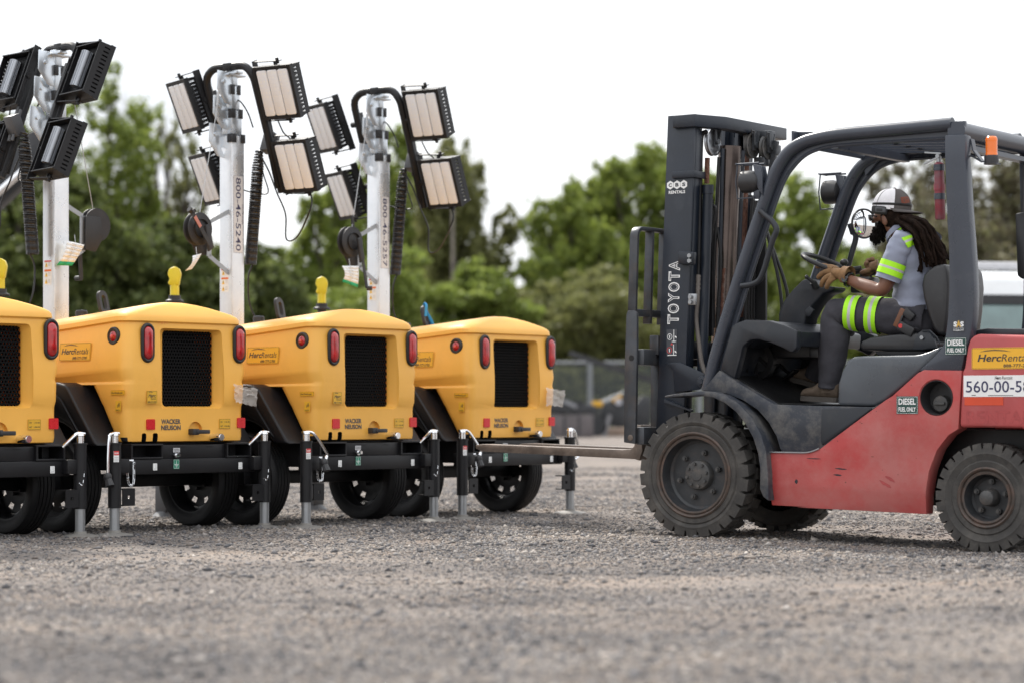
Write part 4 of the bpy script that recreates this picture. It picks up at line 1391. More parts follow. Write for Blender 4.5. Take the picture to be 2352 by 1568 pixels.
fork_lift = thing('forklift', 'dusty red and grey forklift truck with raised overhead guard, forks out towards the yellow trailers', 'forklift', (FKO[0], FKO[1], 0), FKR)
G = fork_lift

# ---- wheels
def fork_wheel(cx_, cz_, y0, Rr, w, rimr, sgn, nl, nb, hubr, bulge):
    """solid lugged tyre; outer face at y0, body extends along sgn * y"""
    def Y(d): return sgn * d
    t = MB()
    b = Rr - .024
    t.lathe([(rimr, Y(.02)), (rimr + .006, Y(.008)), (rimr + .035, Y(.004)), (rimr + .042, Y(.010)), (b - .045, Y(.006)), (b - .03, Y(.0)), (b - .008, Y(.006)), (b, Y(.016)), (b + .001, Y(w / 2)), (b, Y(w - .016)), (b - .008, Y(w - .006)), (b - .03, Y(w)), (rimr, Y(w - .02))], (0, 0, 0), 'y', 64)
    for k in range(nl):
        for half in (0, 1):
            a = 2 * math.pi * (k + .5 * half) / nl
            rot = Matrix.Rotation(-a, 4, 'Y')
            hw = math.pi * Rr / nl * .80
            ya, yb = (0.002, w * .49) if half == 0 else (w * .51, w - .002)
            sk = .35 * hw * (1 if half == 0 else -1)
            f0, v0 = t.mark()
            vs = []
            for (u, yy, r) in ((-hw + sk, ya, b - .026), (hw + sk, ya, b - .026), (hw * .8, yb, b - .004), (-hw * .8, yb, b - .004), (-hw * .94 + sk, ya + .006, Rr), (hw * .94 + sk, ya + .006, Rr), (hw * .72, yb, Rr), (-hw * .72, yb, Rr)):
                vs.append(t.bm.verts.new(rot @ Vector((u, Y(yy), r))))
            for q in ((0, 1, 2, 3), (4, 5, 6, 7), (0, 1, 5, 4), (1, 2, 6, 5), (2, 3, 7, 6), (3, 0, 4, 7)):
                t.bm.faces.new([vs[i] for i in q])
            t._seal(f0, v0)
    tyre = t.done('wheel', 'fk_tyre', G, 30)
    tyre.location = (cx_, y0, cz_)
    m = MB()
    m.lathe([(rimr + .004, Y(.03)), (rimr + .008, Y(.004)), (rimr, Y(-.003)), (rimr - .008, Y(.002)), (rimr - .012, Y(.012)), (rimr - .020, Y(.006)), (rimr - .030, Y(.008))], (0, 0, 0), 'y', 56)
    m.mi = 1
    m.lathe([(rimr - .030, Y(.008)), (rimr - .034, Y(.03)), (rimr - .042, Y(.075)), (rimr - .055, Y(.085)), (hubr + .012, Y(.085)), (0, Y(.085))], (0, 0, 0), 'y', 56)
    rim = m.done('rim', ['rim_rust', 'fk_rim'], tyre, 35)
    h = MB()
    if bulge:
        h.lathe([(hubr + .008, Y(.088)), (hubr + .006, Y(.06)), (hubr, Y(.05)), (hubr - .012, Y(.046)), (hubr * .45, Y(.044)), (hubr * .40, Y(.040)), (0, Y(.040))], (0, 0, 0), 'y', 32)
        for k in range(8):
            a = 2 * math.pi * k / 8 + .2
            h.cyl((hubr * .80 * math.cos(a), Y(.05), hubr * .80 * math.sin(a)), (hubr * .80 * math.cos(a), Y(.034), hubr * .80 * math.sin(a)), .0095, seg=6)
    else:
        h.lathe([(hubr + .004, Y(.088)), (hubr, Y(.06)), (hubr * .97, Y(.02)), (hubr * .85, Y(.008)), (hubr * .5, Y(.0)), (0, Y(-.002))], (0, 0, 0), 'y', 32)
    for k in range(nb):
        a = 2 * math.pi * k / nb + .25
        r = hubr * 1.62 if bulge else hubr * 1.9
        h.cyl((r * math.cos(a), Y(.088), r * math.sin(a)), (r * math.cos(a), Y(.06), r * math.sin(a)), .016, seg=6)
        h.cyl((r * math.cos(a), Y(.062), r * math.sin(a)), (r * math.cos(a), Y(.048), r * math.sin(a)), .009, seg=10)
    h.done('hub', 'fk_hub', tyre, 30)
    return tyre
cf = FK.hit(1591, 1091, 1, 0)
fork_wheel(cf.x, .345, 0, .347, .205, .232, 1, 26, 6, .078, True)
fork_wheel(cf.x, .345, WID, .347, .205, .232, -1, 26, 6, .078, True)
cr = FK.hit(*Z4(1178, 1160), 1, .05)
fork_wheel(cr.x, .252, .05, .282, .165, .152, 1, 28, 5, .044, False)
fork_wheel(cr.x, .252, WID - .05, .282, .165, .152, -1, 28, 5, .044, False)
XF, XR = cf.x, cr.x

# ---- red flank with the filler recess
YB = .05
flank = fp(Z3, [(930, 962), (1100, 964), (1200, 964), (1280, 934)], YB) + fp(Z4, [(360, 694), (560, 548), (605, 520), (760, 381), (800, 361), (1032, 364), (1010, 722), (950, 760), (880, 850), (830, 980), (806, 1130), (800, 1248), (400, 1226), (0, 1206)], YB) + fp(Z3, [(1200, 1306), (960, 1293), (946, 1150)], YB)
fc = f3(Z4, 873, 531, YB)
def side_body(y0, y1, near):
    mb = MB(); mb.prism(flank, y0, y1, 'y', .014, 3)
    zc = f3(Z4, 500, 1095, YB).z
    bmesh.ops.bisect_plane(mb.bm, geom=list(mb.bm.verts) + list(mb.bm.edges) + list(mb.bm.faces), plane_co=(0, 0, zc), plane_no=(0, 0, 1))
    for v in mb.bm.verts:
        if v.co.z < zc - 1e-4:
            f_ = (zc - v.co.z) * .22
            v.co.y += f_ if near and v.co.y < YB + .06 else -f_ if (not near and v.co.y > WID - YB - .06) else 0
    o = mb.done('red_flank', ['fk_red'], G, 20)
    if near:
        c = MB(); c.lathe([(0, -.05), (.098, -.05), (.098, .004), (.090, .010), (.090, .2), (0, .2)], (fc.x, YB, fc.z), 'y', 44)
        co = c.done('cut_tmp', 'fk_red', None, 0)
        bpy.context.view_layer.update()
        co.matrix_world = FK.m
        md = o.modifiers.new('cut', 'BOOLEAN'); md.solver = 'EXACT'; md.object = co; md.operation = 'DIFFERENCE'
        bpy.context.view_layer.update()
        me = flatten(o)
        o.modifiers.clear(); o.data = me
        me.shade_smooth(); me.set_sharp_from_angle(angle=R(30))
        bpy.data.objects.remove(co)
    return o
RED = side_body(YB, YB + .11, True)
side_body(WID - YB - .11, WID - YB, False)
mb = MB()
mb.lathe([(.093, .006), (.0885, .002), (.086, .02), (.082, .10), (0, .10)], (fc.x, YB, fc.z), 'y', 40)
cup = mb.done('filler_recess', 'blackpl', G)
mb = MB()
cz_ = fc.z - .030
mb.lathe([(.044, .095), (.044, .060), (.040, .052), (.03, .050), (0, .050)], (fc.x, YB, cz_), 'y', 26)
mb.box((fc.x, YB + .045, cz_), (.06, .016, .016), None, .004)
mb.done('filler_cap', 'fk_hub', cup)
# scrapes on the flank
for (x, y, w, h, rot, mat) in ((288, 968, .078, .010, -.06, 'fk_dark'), (268, 1006, .056, .010, -.09, 'fk_dark'), (14, 1046, .022, .030, 0, 'fk_dark'), (560, 1060, .09, .022, -.55, 'ghost_red'), (590, 1030, .08, .020, -.55, 'ghost_red'), (120, 905, .10, .006, -.02, 'fk_dark'), (-190, 990, .006, .016, .3, 'fk_dark'), (483, 893, .020, .004, -.1, 'rust'), (640, 1003, .006, .006, 0, 'rust')):
    p = f3(Z4, x, y, YB)
    rr_ = random.Random(int(x))
    pts = [(.5 + .5 * math.cos(a) * rr_.uniform(.7, 1), .5 + .5 * math.sin(a) * rr_.uniform(.55, 1)) for a in [2 * math.pi * k / 14 for k in range(14)]]
    sign('paint_scrape', G, (p.x, YB - .0004, p.z), (1, 0, rot), (0, 0, 1), w, h, None, [('p', pts, 0)], [mat])

rc = random.Random(21)
for k in range(16):                                   # chips along the worn edges and over the panel
    if k < 9:
        t_ = rc.random()
        x = 165 + t_ * 620; y = 850 - t_ * 480 + rc.uniform(8, 34)
    else: x, y = rc.uniform(40, 760), rc.uniform(900, 1210)
    p = f3(Z4, x, y, YB)
    if y > 1090: continue
    w, h = rc.uniform(.004, .013), rc.uniform(.003, .008)
    pts = [(.5 + .5 * math.cos(a) * rc.uniform(.5, 1), .5 + .5 * math.sin(a) * rc.uniform(.4, 1)) for a in [2 * math.pi * q / 9 for q in range(9)]]
    sign('paint_chip', G, (p.x, YB - .0004, p.z), (1, 0, 0), (0, 0, 1), w, h, None, [('p', pts, 0)], ['rust' if k % 3 else 'fk_dark'])

# ---- counterweight and engine hood
yw = .035
cwp = fp(Z4, [(1016, 714), (1032, 372), (1046, 345), (1064, 225), (1080, 168), (1118, 140)], yw)
zt_ = cwp[-1][1]
cwp += [(XR + .45, zt_ - .02), (XR + .60, zt_ - .10), (XR + .66, zt_ - .35), (XR + .62, .42), (XR + .38, .40), (XR + .33, .56), (XR + .20, .612), (XR, .615)]
mb = MB(); mb.prism(cwp, yw, WID - yw, 'y', .030, 3)
mb.done('counterweight', 'fk_red2', G, 30)
hd = fp(Z4, [(1105, 140), (1110, 115), (1190, 104), (1416, 108)], .16)
mb = MB(); mb.prism(hd + [(hd[-1][0] + .2, hd[-1][1] - .005), (hd[-1][0] + .2, hd[0][1] - .02), (hd[0][0], hd[0][1] - .02)], .16, WID - .16, 'y', .012)
mb.done('hood_top', 'fk_dark', G)

# ---- seat hood, floor and step
hoodp = fp(Z4, [(265, 578), (268, 445), (295, 360), (328, 303), (358, 278), (420, 274), (735, 268), (780, 262), (835, 243), (905, 212), (890, 262), (860, 300), (765, 378), (560, 548), (490, 583)], .09)
mb = MB(); mb.prism(hoodp, .09, WID - .09, 'y', .028, 3)
mb.done('seat_hood', 'fk_hood', G, 40)
stepp = fp(Z3, [(530, 566), (636, 440), (740, 508), (985, 655)], .065) + fp(Z4, [(130, 580), (490, 588), (545, 556), (360, 697), (165, 845)], .065) + fp(Z3, [(1200, 970), (1040, 966), (1020, 930), (1000, 860), (950, 770), (880, 690), (790, 630), (680, 585)], .065)
mb = MB(); mb.prism(stepp, .065, WID - .065, 'y', .010)
mb.done('floor_panel', 'fk_dusty', G)
sp = fp(Z4, [(165, 597), (478, 592), (470, 606), (360, 690), (168, 826), (160, 800)], .055)
mb = MB(); mb.prism(sp, .058, .09, 'y', .014)
mb.done('step_panel', 'fk_dark', G)
# trim line under the step
tr = [f3(Z3, x, y, .045) for x, y in ((930, 956), (1100, 959), (1200, 958), (1270, 934))]
mb = MB(); mb.tube(smoothpath(tr, 5), .005, 6)
mb.done('step_trim', 'zinc', G)

# ---- fender over the front wheel
outer = fp(Z3, [(288, 601), (400, 583), (520, 570), (600, 575), (680, 600), (760, 652), (840, 735), (900, 845), (932, 950), (945, 1100), (948, 1265)], .0)
inner = fp(Z3, [(915, 1240), (893, 1190), (895, 1060), (880, 960), (850, 865), (800, 775), (740, 700), (670, 645), (600, 612), (520, 598), (400, 602), (292, 613)], .0)
mb = MB(); mb.prism(outer + inner, .0, .235, 'y', .004)
mb.done('fender', 'fk_dusty', G)
off = [(x, z) for x, z in outer + inner]
mb = MB(); mb.prism(off, WID - .235, WID, 'y', .004)
mb.done('fender', 'fk_dusty', G)

# ---- chassis and dark underside
mb = MB()
mb.b2(XF + .42, XR - .36, YB + .12, WID - YB - .12, .20, .62)
mb.b2(XF - .18, XF + .42, .26, WID - .26, .22, .60)
mb.cyl((XF, .18, .345), (XF, WID - .18, .345), .10)
mb.b2(XR - .36, XR + .4, .26, WID - .26, .24, .60)
mb.b2(XR - .10, XR + .10, .18, WID - .18, .18, .32)
mb.b2(XF + .40, XF + .43, .19, WID - .19, .20, .75)
mb.done('chassis', 'oily', G)

# ---- cowl: two side cheeks, the top cover and the shadowy leg space
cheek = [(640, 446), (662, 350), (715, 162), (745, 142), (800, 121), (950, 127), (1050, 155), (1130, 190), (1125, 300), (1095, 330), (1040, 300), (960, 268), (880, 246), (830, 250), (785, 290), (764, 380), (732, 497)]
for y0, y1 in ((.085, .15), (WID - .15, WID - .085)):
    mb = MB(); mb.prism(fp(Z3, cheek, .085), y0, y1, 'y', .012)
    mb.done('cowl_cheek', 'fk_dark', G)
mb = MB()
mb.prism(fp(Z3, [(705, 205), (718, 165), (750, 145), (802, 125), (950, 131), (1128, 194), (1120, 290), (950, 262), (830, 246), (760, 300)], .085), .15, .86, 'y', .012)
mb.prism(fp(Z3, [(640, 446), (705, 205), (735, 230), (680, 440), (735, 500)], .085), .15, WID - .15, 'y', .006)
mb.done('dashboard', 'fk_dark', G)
mb = MB()
p = f3(Z3, 880, 380, .40)
mb.lathe([(.075, -.02), (.11, -.02), (.11, .02), (.075, .02)], (p.x, .40, p.z), 'y', 24, closed=True)
for k in range(7):
    r_ = random.Random(k)
    a = f3(Z3, 770 + 40 * k, 290 + 20 * r_.random(), .3 + .08 * k)
    b = f3(Z3, 800 + 45 * k, 500 + 60 * r_.random(), .25 + .1 * k)
    mb.tube(smoothpath([a, a.lerp(b, .4) + Vector((r_.uniform(-.04, .04), .05, 0)), b], 5), .010 + .012 * r_.random(), 7)
for (x, y, yy) in ((960, 430, .42), (1090, 470, .68)):
    q = f3(Z3, x, y, yy)
    mb.box(q, (.09, .07, .015), (0, R(-35), 0), .004)
    mb.bar(q, q + Vector((-.12, 0, .10)), .012, .02)
q = f3(Z3, 1190, 330, .55)
mb.b2(q.x - .14, q.x + .10, .40, .80, q.z - .03, q.z + .05, .01)
mb.done('pedals', 'oily', G)

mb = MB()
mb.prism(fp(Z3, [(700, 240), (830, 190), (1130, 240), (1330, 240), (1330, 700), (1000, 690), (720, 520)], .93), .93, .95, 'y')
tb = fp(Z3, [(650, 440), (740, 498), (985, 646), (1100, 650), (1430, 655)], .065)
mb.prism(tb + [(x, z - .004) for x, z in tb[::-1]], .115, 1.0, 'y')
mb.done('footwell_dark_lining', 'oily', G)  # dark sheets added to stand for the shade in the leg space

# ---- steering column and wheel
YC = .56
col = fp(Z2, [(-70, 985), (-40, 905), (20, 830), (75, 775), (110, 758), (150, 800), (290, 815), (275, 842), (215, 860), (150, 930), (105, 1010), (95, 1070), (-20, 1100), (-70, 1060)], YC)
mb = MB(); mb.prism(col, YC - .075, YC + .075, 'y', .018, 3)
mb.prism(fp(Z2, [(60, 960), (95, 930), (120, 955), (95, 1000), (65, 1000)], YC - .08), YC - .09, YC - .07, 'y', .006)
mb.done('steering_column', 'fk_dark', G, 40)
wc = f3(Z2, 205, 668, YC)
wm = Matrix.Translation(wc) @ Matrix.Rotation(R(24), 4, 'Y')
mb = MB(); mb.tr = wm
rw = .150
mb.tube([(rw * math.cos(2 * math.pi * k / 40), rw * math.sin(2 * math.pi * k / 40), 0) for k in range(40)], .0135, 10, closed=True)
for a in (90, 210, 330):
    mb.bar((.02 * math.cos(R(a)), .02 * math.sin(R(a)), -.03), ((rw - .005) * math.cos(R(a)), (rw - .005) * math.sin(R(a)), -.002), .024, .008)
mb.cyl((0, 0, -.09), (0, 0, -.015), .028, .034, 18)
sw = mb.done('steering_wheel', 'seat', G)
kn = f3(Z2, 307, 655, YC + .03)
mb = MB(); mb.cyl(kn + Vector((0, 0, -.055)), kn, .012, .014, 12); mb.ball(kn, (.024, .024, .020), 16, 10)
mb.done('spinner_knob', 'seat', G)
mb = MB()
a, b = f3(Z2, 125, 790, YC - .09), f3(Z2, 70, 748, YC - .13)
mb.cyl(a, b, .014, .008, 10); mb.ball(b, .012, 10, 8); mb.cyl(f3(Z2, 128, 812, YC - .075), f3(Z2, 110, 778, YC - .10), .022, .018, 12)
mb.done('gear_lever', 'seat', G)

# ---- overhead guard
YP = .115
def guard_side(y):
    front = [(1624, 897), (1643, 818), (1681, 690), (1722, 563), (1757, 459), (1775, 410), (1791, 377), (1811, 350), (1837, 331), (1871, 319), (1929, 309), (2050, 298), (2188, 285)]
    path = [Vector((p[0], y, p[1])) for p in fp(ZI, front, YP)]
    mb = MB()
    mb.tube(smoothpath(path, 3), .034, 14)
    inner_ = [(1644, 885), (1668, 800), (1707, 672), (1748, 548), (1782, 450), (1800, 408), (1818, 382), (1842, 358), (1872, 343), (1920, 333), (2050, 324), (2190, 315)]
    path = [Vector((p[0], y + .028, p[1])) for p in fp(ZI, inner_, YP)]
    mb.tube(smoothpath(path, 3), .011, 8)
    # web plate between the two tubes
    o1 = fp(ZI, front, YP); o2 = fp(ZI, inner_, YP)
    mb.prism(o1 + o2[::-1], y + .020, y + .032, 'y')
    mb.done('guard_post', 'fk_grey', G, 40)
    pil = fp(Z2, [(942, -155), (1078, -155), (1076, 0), (1085, 100), (1096, 300), (1112, 500), (1126, 700), (1132, 850), (1126, 1000), (1108, 1120), (1074, 1225), (1050, 1342), (770, 1344), (862, 1262), (905, 1215), (932, 1180), (948, 1110), (960, 1000), (968, 850), (970, 700), (966, 560), (956, 400), (948, 200), (942, 0)], .06)
    mb = MB()
    y0, y1 = (.06, .135) if y < .5 else (WID - .135, WID - .06)
    mb.prism(pil, y0, y1, 'y', .012)
    mb.done('rear_pillar', 'fk_grey', G, 35)
guard_side(YP); guard_side(WID - YP - .05)
rear_top = fp(ZI, [(2205, 306)], YP)[0]
front_top = fp(ZI, [(1905, 312)], YP)[0]
mb = MB()
mb.tube([(rear_top[0] - .01, .09, rear_top[1] + .01), (rear_top[0] - .01, WID - .09, rear_top[1] + .01)], .05, 14)
mb.b2(rear_top[0] - .055, rear_top[0] + .035, .10, .125, rear_top[1] - .05, rear_top[1] + .06, .004)
mb.b2(rear_top[0] - .03, rear_top[0] + .03, .13, WID - .13, rear_top[1] - .085, rear_top[1] - .06)
fx, fz = front_top
fa = fp(ZI, [(1822, 305)], .16)[0]
mb.b2(fa[0], fa[0] + .012, .14, WID - .14, fa[1] - .075, fa[1] + .006)
mb.b2(fx + .0, fx + .04, .14, WID - .14, fz - .07, fz - .03)
dx_ = rear_top[0] - fa[0]
for k in range(6):
    y = .20 + (WID - .40) * k / 5
    mb.bar((fa[0] + .012, y, fa[1] - .02), (rear_top[0] - .05, y, rear_top[1] - .0), .012, .05, (0, 0, 1))
mb.bar((fa[0] + dx_ * .45, .15, fa[1] - .02 + .45 * (rear_top[1] - fa[1])), (fa[0] + dx_ * .45, WID - .15, fa[1] - .02 + .45 * (rear_top[1] - fa[1])), .03, .012)
mb.prism([(fa[0], fa[1] - .07), (fa[0] + .14, fa[1] - .05), (fa[0] + .02, fa[1] - .17)], WID - .17, WID - .15, 'y')
mb.done('guard_roof', 'fk_grey', G, 35)
# grab handle on the near post
mb = MB()
hp = [f3(ZM, x, y, .075) for x, y in ((1045, 775), (1085, 812), (1135, 855), (1166, 915), (1140, 985), (1100, 1120), (1068, 1225), (1035, 1290), (985, 1318), (905, 1332))]
mb.tube(smoothpath(hp, 4), .0165, 10)
mb.done('grab_handle', 'fk_dark', G, 50)

# ---- mast
rail_o = fp(ZI, [(1534, 267), (1597, 270), (1588, 850), (1580, 1010), (1506, 1010), (1512, 850)], .24)
zb_ = .16
rail = [rail_o[0], rail_o[1], rail_o[2], (rail_o[3][0] - .01, zb_), (rail_o[4][0] - .02, zb_), rail_o[5]]
x0t, x1t, ztop = rail_o[0][0], rail_o[1][0], rail_o[0][1]
tilt = (rail_o[5][0] - rail_o[0][0]) / (rail_o[0][1] - rail_o[5][1])
def mx(z, d=0.0): return x0t + tilt * (ztop - z) + d          # front edge of the mast at height z
W0 = x1t - x0t
mast = None
def rails(y0, sgn):
    mb = MB()
    def sl(d0, d1, ya, yb, za, zb2, bev=.003):
        mb.prism([(mx(zb2, d0), zb2), (mx(zb2, d1), zb2), (mx(za, d1), za), (mx(za, d0), za)], min(ya, yb), max(ya, yb), 'y', bev)
    Y = lambda d: y0 + sgn * d
    sl(0, W0, Y(0), Y(.022), zb_, ztop)
    sl(0, .022, Y(.022), Y(.085), zb_, ztop); sl(W0 - .022, W0, Y(.022), Y(.085), zb_, ztop)
    sl(.035, W0 - .035, Y(.05), Y(.075), zb_ + .03, ztop - .02)
    sl(.035, .058, Y(.075), Y(.125), zb_ + .03, ztop - .02); sl(W0 - .058, W0 - .035, Y(.075), Y(.125), zb_ + .03, ztop - .02)
    return mb.done('mast_rail', 'fk_mast', G)
rails(.24, 1); rails(WID - .24, -1)
# top crossmember, bowed back round the lift cylinder
zc0, zc1 = ztop - .075, ztop - .004
bend = f3(ZM, 822, 76, .47)
farp = f3(ZM, 1318, 162, .90)
xb_ = bend.x
mb = MB()
mb.prism([(x0t + .045, .215), (x1t + .01, .215), (xb_, .43), (xb_ + .01, 1.13), (xb_ - .075, 1.13), (x0t + .045, WID - .215), (x0t + .045, WID - .30), (x1t - .03, WID - .34), (xb_ - .07, WID - .49), (xb_ - .07, .46), (x1t - .03, .30), (x0t + .045, .27)], zc0, zc1, 'z', .006)
mb.done('mast_crossmember', 'fk_mast', G)
for z in (ztop - .34,):
    mb = MB(); mb.prism([(mx(z, .05), .225), (mx(z, W0 + .015), .225), (mx(z, W0 + .015), .36), (mx(z, .05), .36)], z - .02, z + .02, 'z', .004)
    mb.done('chain_bracket', 'fk_mast', G)
for z in (1.05, .62, .30):
    mb = MB(); mb.b2(mx(z, .03), mx(z, .10), .26, WID - .26, z - .05, z + .05, .004); mb.done('mast_crossmember', 'fk_mast', G)
mb = MB(); mb.b2(mx(.4, W0), mx(.4, W0 + .05), .26, WID - .26, .30, .46, .006)
mb.done('mast_crossmember', 'fk_mast', G)
# lower mounting plate with ear and pin
mb = MB()
mb.prism(fp(Z3, [(296, 392), (390, 390), (470, 425), (545, 462), (535, 520), (520, 560), (355, 580), (345, 440), (320, 415)], .235), .228, .238, 'y', .006)
p = f3(Z3, 523, 512, .20)
mb.lathe([(0, .0), (.014, .0), (.016, .01), (.030, .012), (.034, .02), (.034, .05)], (p.x, .19, p.z), 'y', 20)
mb.prism(fp(Z3, [(300, 620), (470, 690), (470, 700), (300, 640)], .235), .21, .24, 'y')
mb.done('mast_mount', 'fk_mast', G)
# central lift cylinder, side cylinder, chains, sheaves, hoses
def at(Z, x, y, yy): return f3(Z, x, y, yy)
mb = MB()
a = at(ZM, 822, 300, .56); b = at(ZM, 775, 1560, .56)
d = (a - b).normalized()
mb.cyl(b + (b - a) * .35, a, .066, seg=28)
mb.mi = 1
mb.cyl(b + (b - a) * .30 + Vector((.01, -.07, 0)), a + Vector((-.0, -.085, -.02)), .012, seg=10)
mb.cyl(b + (b - a) * .30 + Vector((.04, .07, 0)), a + Vector((.03, .09, -.02)), .016, seg=10)
mb.done('lift_cylinder', ['rod', 'fk_mast'], G)
mb = MB()
a = at(ZM, 658, 650, .36); b = at(ZM, 628, 1580, .36)
mb.cyl(b + (b - a) * .5, a, .030, seg=16); mb.cyl(a, a + Vector((0, 0, .05)), .034, seg=16)
mb.cyl(b + (b - a) * .5 + Vector((0, WID - .72, 0)), a + Vector((0, WID - .72, 0)), .030, seg=16)
mb.done('side_cylinder', 'fk_mast', G)
mb = MB()
mb.prism(fp(ZM, [(608, 690), (690, 690), (690, 1700), (585, 1700)], .43), .43, .45, 'y')
mb.prism(fp(ZM, [(900, 660), (985, 660), (1070, 900), (1085, 1100), (1085, 1640), (880, 1640)], .80), .80, .82, 'y')
mb.prism(fp(ZM, [(735, 300), (790, 300), (740, 1640), (690, 1640)], .52), .62, .64, 'y')
mb.done('inner_mast', 'oily', G)
def chain(pts, yy, Z, name='lift_chain', r=.017):
    P = smoothpath([at(Z, x, y, yy) for x, y in pts], 4)
    L = [P[0]]
    acc = []
    tot = sum((P[i + 1] - P[i]).length for i in range(len(P) - 1))
    n = int(tot / .026)
    mb = MB()
    seg = []
    for i in range(len(P) - 1): seg.append((P[i + 1] - P[i]).length)
    def pt(s_):
        for i, l in enumerate(seg):
            if s_ <= l or i == len(seg) - 1: return P[i].lerp(P[i + 1], min(1, s_ / max(l, 1e-6)))
            s_ -= l
    for k in range(n):
        p0, p1 = pt(tot * k / n), pt(tot * (k + 1) / n)
        w = .030 if k % 2 else .020
        mb.bar(p0, p1, w, .016 if k % 2 else .022, (1, 0, 0))
    return mb.done(name, 'rust', G, 0)
chain([(577, 165), (566, 330), (562, 420)], .31, ZM)
chain([(655, 385), (652, 480), (650, 575)], .37, ZM)
chain([(948, 345), (930, 900), (915, 1400), (900, 1560)], .74, ZM)
chain([(775, 1200), (765, 1350), (760, 1560)], .50, ZM)
mb = MB()
a = at(ZM, 562, 420, .31)
mb.cyl(a + Vector((0, 0, .0)), a + Vector((0, 0, -.07)), .011, seg=10); mb.box(a + Vector((0, 0, -.005)), (.05, .05, .03), None, .004); mb.box(a + Vector((0, 0, -.045)), (.032, .032, .022))
mb.done('chain_anchor', 'rust', G)
def sheave(px, py, yy, r, mat='fk_hub'):
    p = at(ZM, px, py, yy)
    mb = MB()
    mb.lathe([(0, -.012), (r * .35, -.012), (r * .4, -.006), (r * .8, -.006), (r * .86, -.014), (r, -.012), (r * .92, .0), (r, .012), (r * .86, .014), (r * .8, .006), (0, .012)], p, 'x', 36)
    for k in range(6):
        a = R(60 * k)
        mb.cyl(p + Vector((-.008, r * .6 * math.cos(a), r * .6 * math.sin(a))), p + Vector((.009, r * .6 * math.cos(a), r * .6 * math.sin(a))), .006, seg=8)
    o = mb.done('hose_pulley', mat, G)
    mb = MB()
    mb.bar(p + Vector((.02, 0, .08)), p + Vector((.02, 0, -.03)), .035, .010, (1, 0, 0))
    mb.bar(p + Vector((.03, .03, .08)), p + Vector((.03, .01, .0)), .008, .02, (1, 0, 0)); mb.bar(p + Vector((.03, -.05, .07)), p + Vector((.03, .0, .07)), .008, .012, (0, 0, 1))
    mb.tube([p + Vector((.035, -.06, .08)), p + Vector((.035, -.03, .08)), p + Vector((.035, -.02, -.0))], .006, 6)
    mb.cyl(p + Vector((-.02, 0, 0)), p + Vector((.04, 0, 0)), .016, seg=10)
    mb.done('bracket', 'fk_steel', o)
sheave(695, 268, .44, .080, 'alu')
sheave(980, 295, .73, .075); sheave(1092, 310, .80, .07)
mb = MB()
for k, (x, y, s_) in enumerate(((980, 240, .08), (1090, 245, .09), (1150, 330, .06))):
    p = at(ZM, x, y, .78 + .03 * k); mb.box(p, (s_, .06, s_), None, .006)
p = at(ZM, 1060, 415, .80); mb.box(p, (.07, .08, .05), None, .004); mb.bar(at(ZM, 1165, 260, .82), at(ZM, 1120, 520, .82), .02, .03)
mb.done('hose_bracket', 'fk_steel', G)
def hose(Z, pts, yy, r, mat='oily', name='hydraulic_hose'):
    P = [at(Z, q[0], q[1], yy if len(q) == 2 else q[2]) for q in pts]
    mb = MB(); mb.tube(smoothpath(P, 5), r, 9)
    return mb.done(name, mat, G, 60)
h = hose(ZM, [(650, 190), (615, 215), (605, 320), (600, 600), (594, 1000), (588, 1250)], .34, .014)
hose(ZM, [(588, 1248), (582, 1450), (572, 1560), (590, 1730), (612, 1890), (640, 1980)], .33, .0135, 'hose_tan')
mb = MB()
for yv in (1262, 1285, 1320, 1350):
    p = at(ZM, 588 - (yv - 1250) * .02, yv, .335)
    mb.cyl(p + Vector((0, 0, -.006)), p + Vector((0, 0, .006)), .019, seg=12)
mb.done('hose_fitting', 'hose_tan', h)
hose(ZM, [(700, 740), (716, 760), (705, 830), (672, 1000), (655, 1250), (650, 1500), (655, 1700)], .42, .0115)
hose(ZM, [(740, 380), (725, 700), (712, 1000), (700, 1300), (700, 1640)], .46, .010)
hose(ZM, [(728, 900), (748, 1050), (752, 1200), (735, 1450), (730, 1640)], .47, .010)
for k in range(6):
    hose(ZM, [(985 + 14 * k, 700), (975 + 15 * k, 900), (960 + 16 * k, 1150), (940 + 20 * k, 1400), (935 + 22 * k, 1600)], .70 + .03 * k, .009)
hose(ZM, [(1085, 890), (1120, 1030), (1170, 1230), (1200, 1420), (1205, 1540)], .80, .010)
hose(ZM, [(1085, 900), (1140, 1060), (1200, 1220), (1240, 1360), (1255, 1470)], .84, .010)
hose(ZM, [(1050, 270), (1040, 400), (1035, 600)], .80, .007); hose(ZM, [(1130, 270), (1122, 420), (1110, 560)], .82, .006)
mb = MB()
mb.prism(fp(ZM, [(452, 1075), (565, 1080), (558, 1175), (448, 1170)], .22), .20, .238, 'y', .006)
mb.done('hose_clamp', 'fk_mast', G)
mb = MB()
for yv in (1107, 1145):
    p = at(ZM, 527, yv, .20); mb.cyl(p, p + Vector((0, -.014, 0)), .013, seg=6)
mb.prism(fp(ZM, [(520, 1388), (575, 1388), (572, 1472), (516, 1472)], .23), .222, .238, 'y', .003)
for yv in (1410, 1450):
    p = at(ZM, 533, yv, .22); mb.cyl(p, p + Vector((0, -.014, 0)), .012, seg=6)
mb.done('clamp_bolt', 'zinc', G)

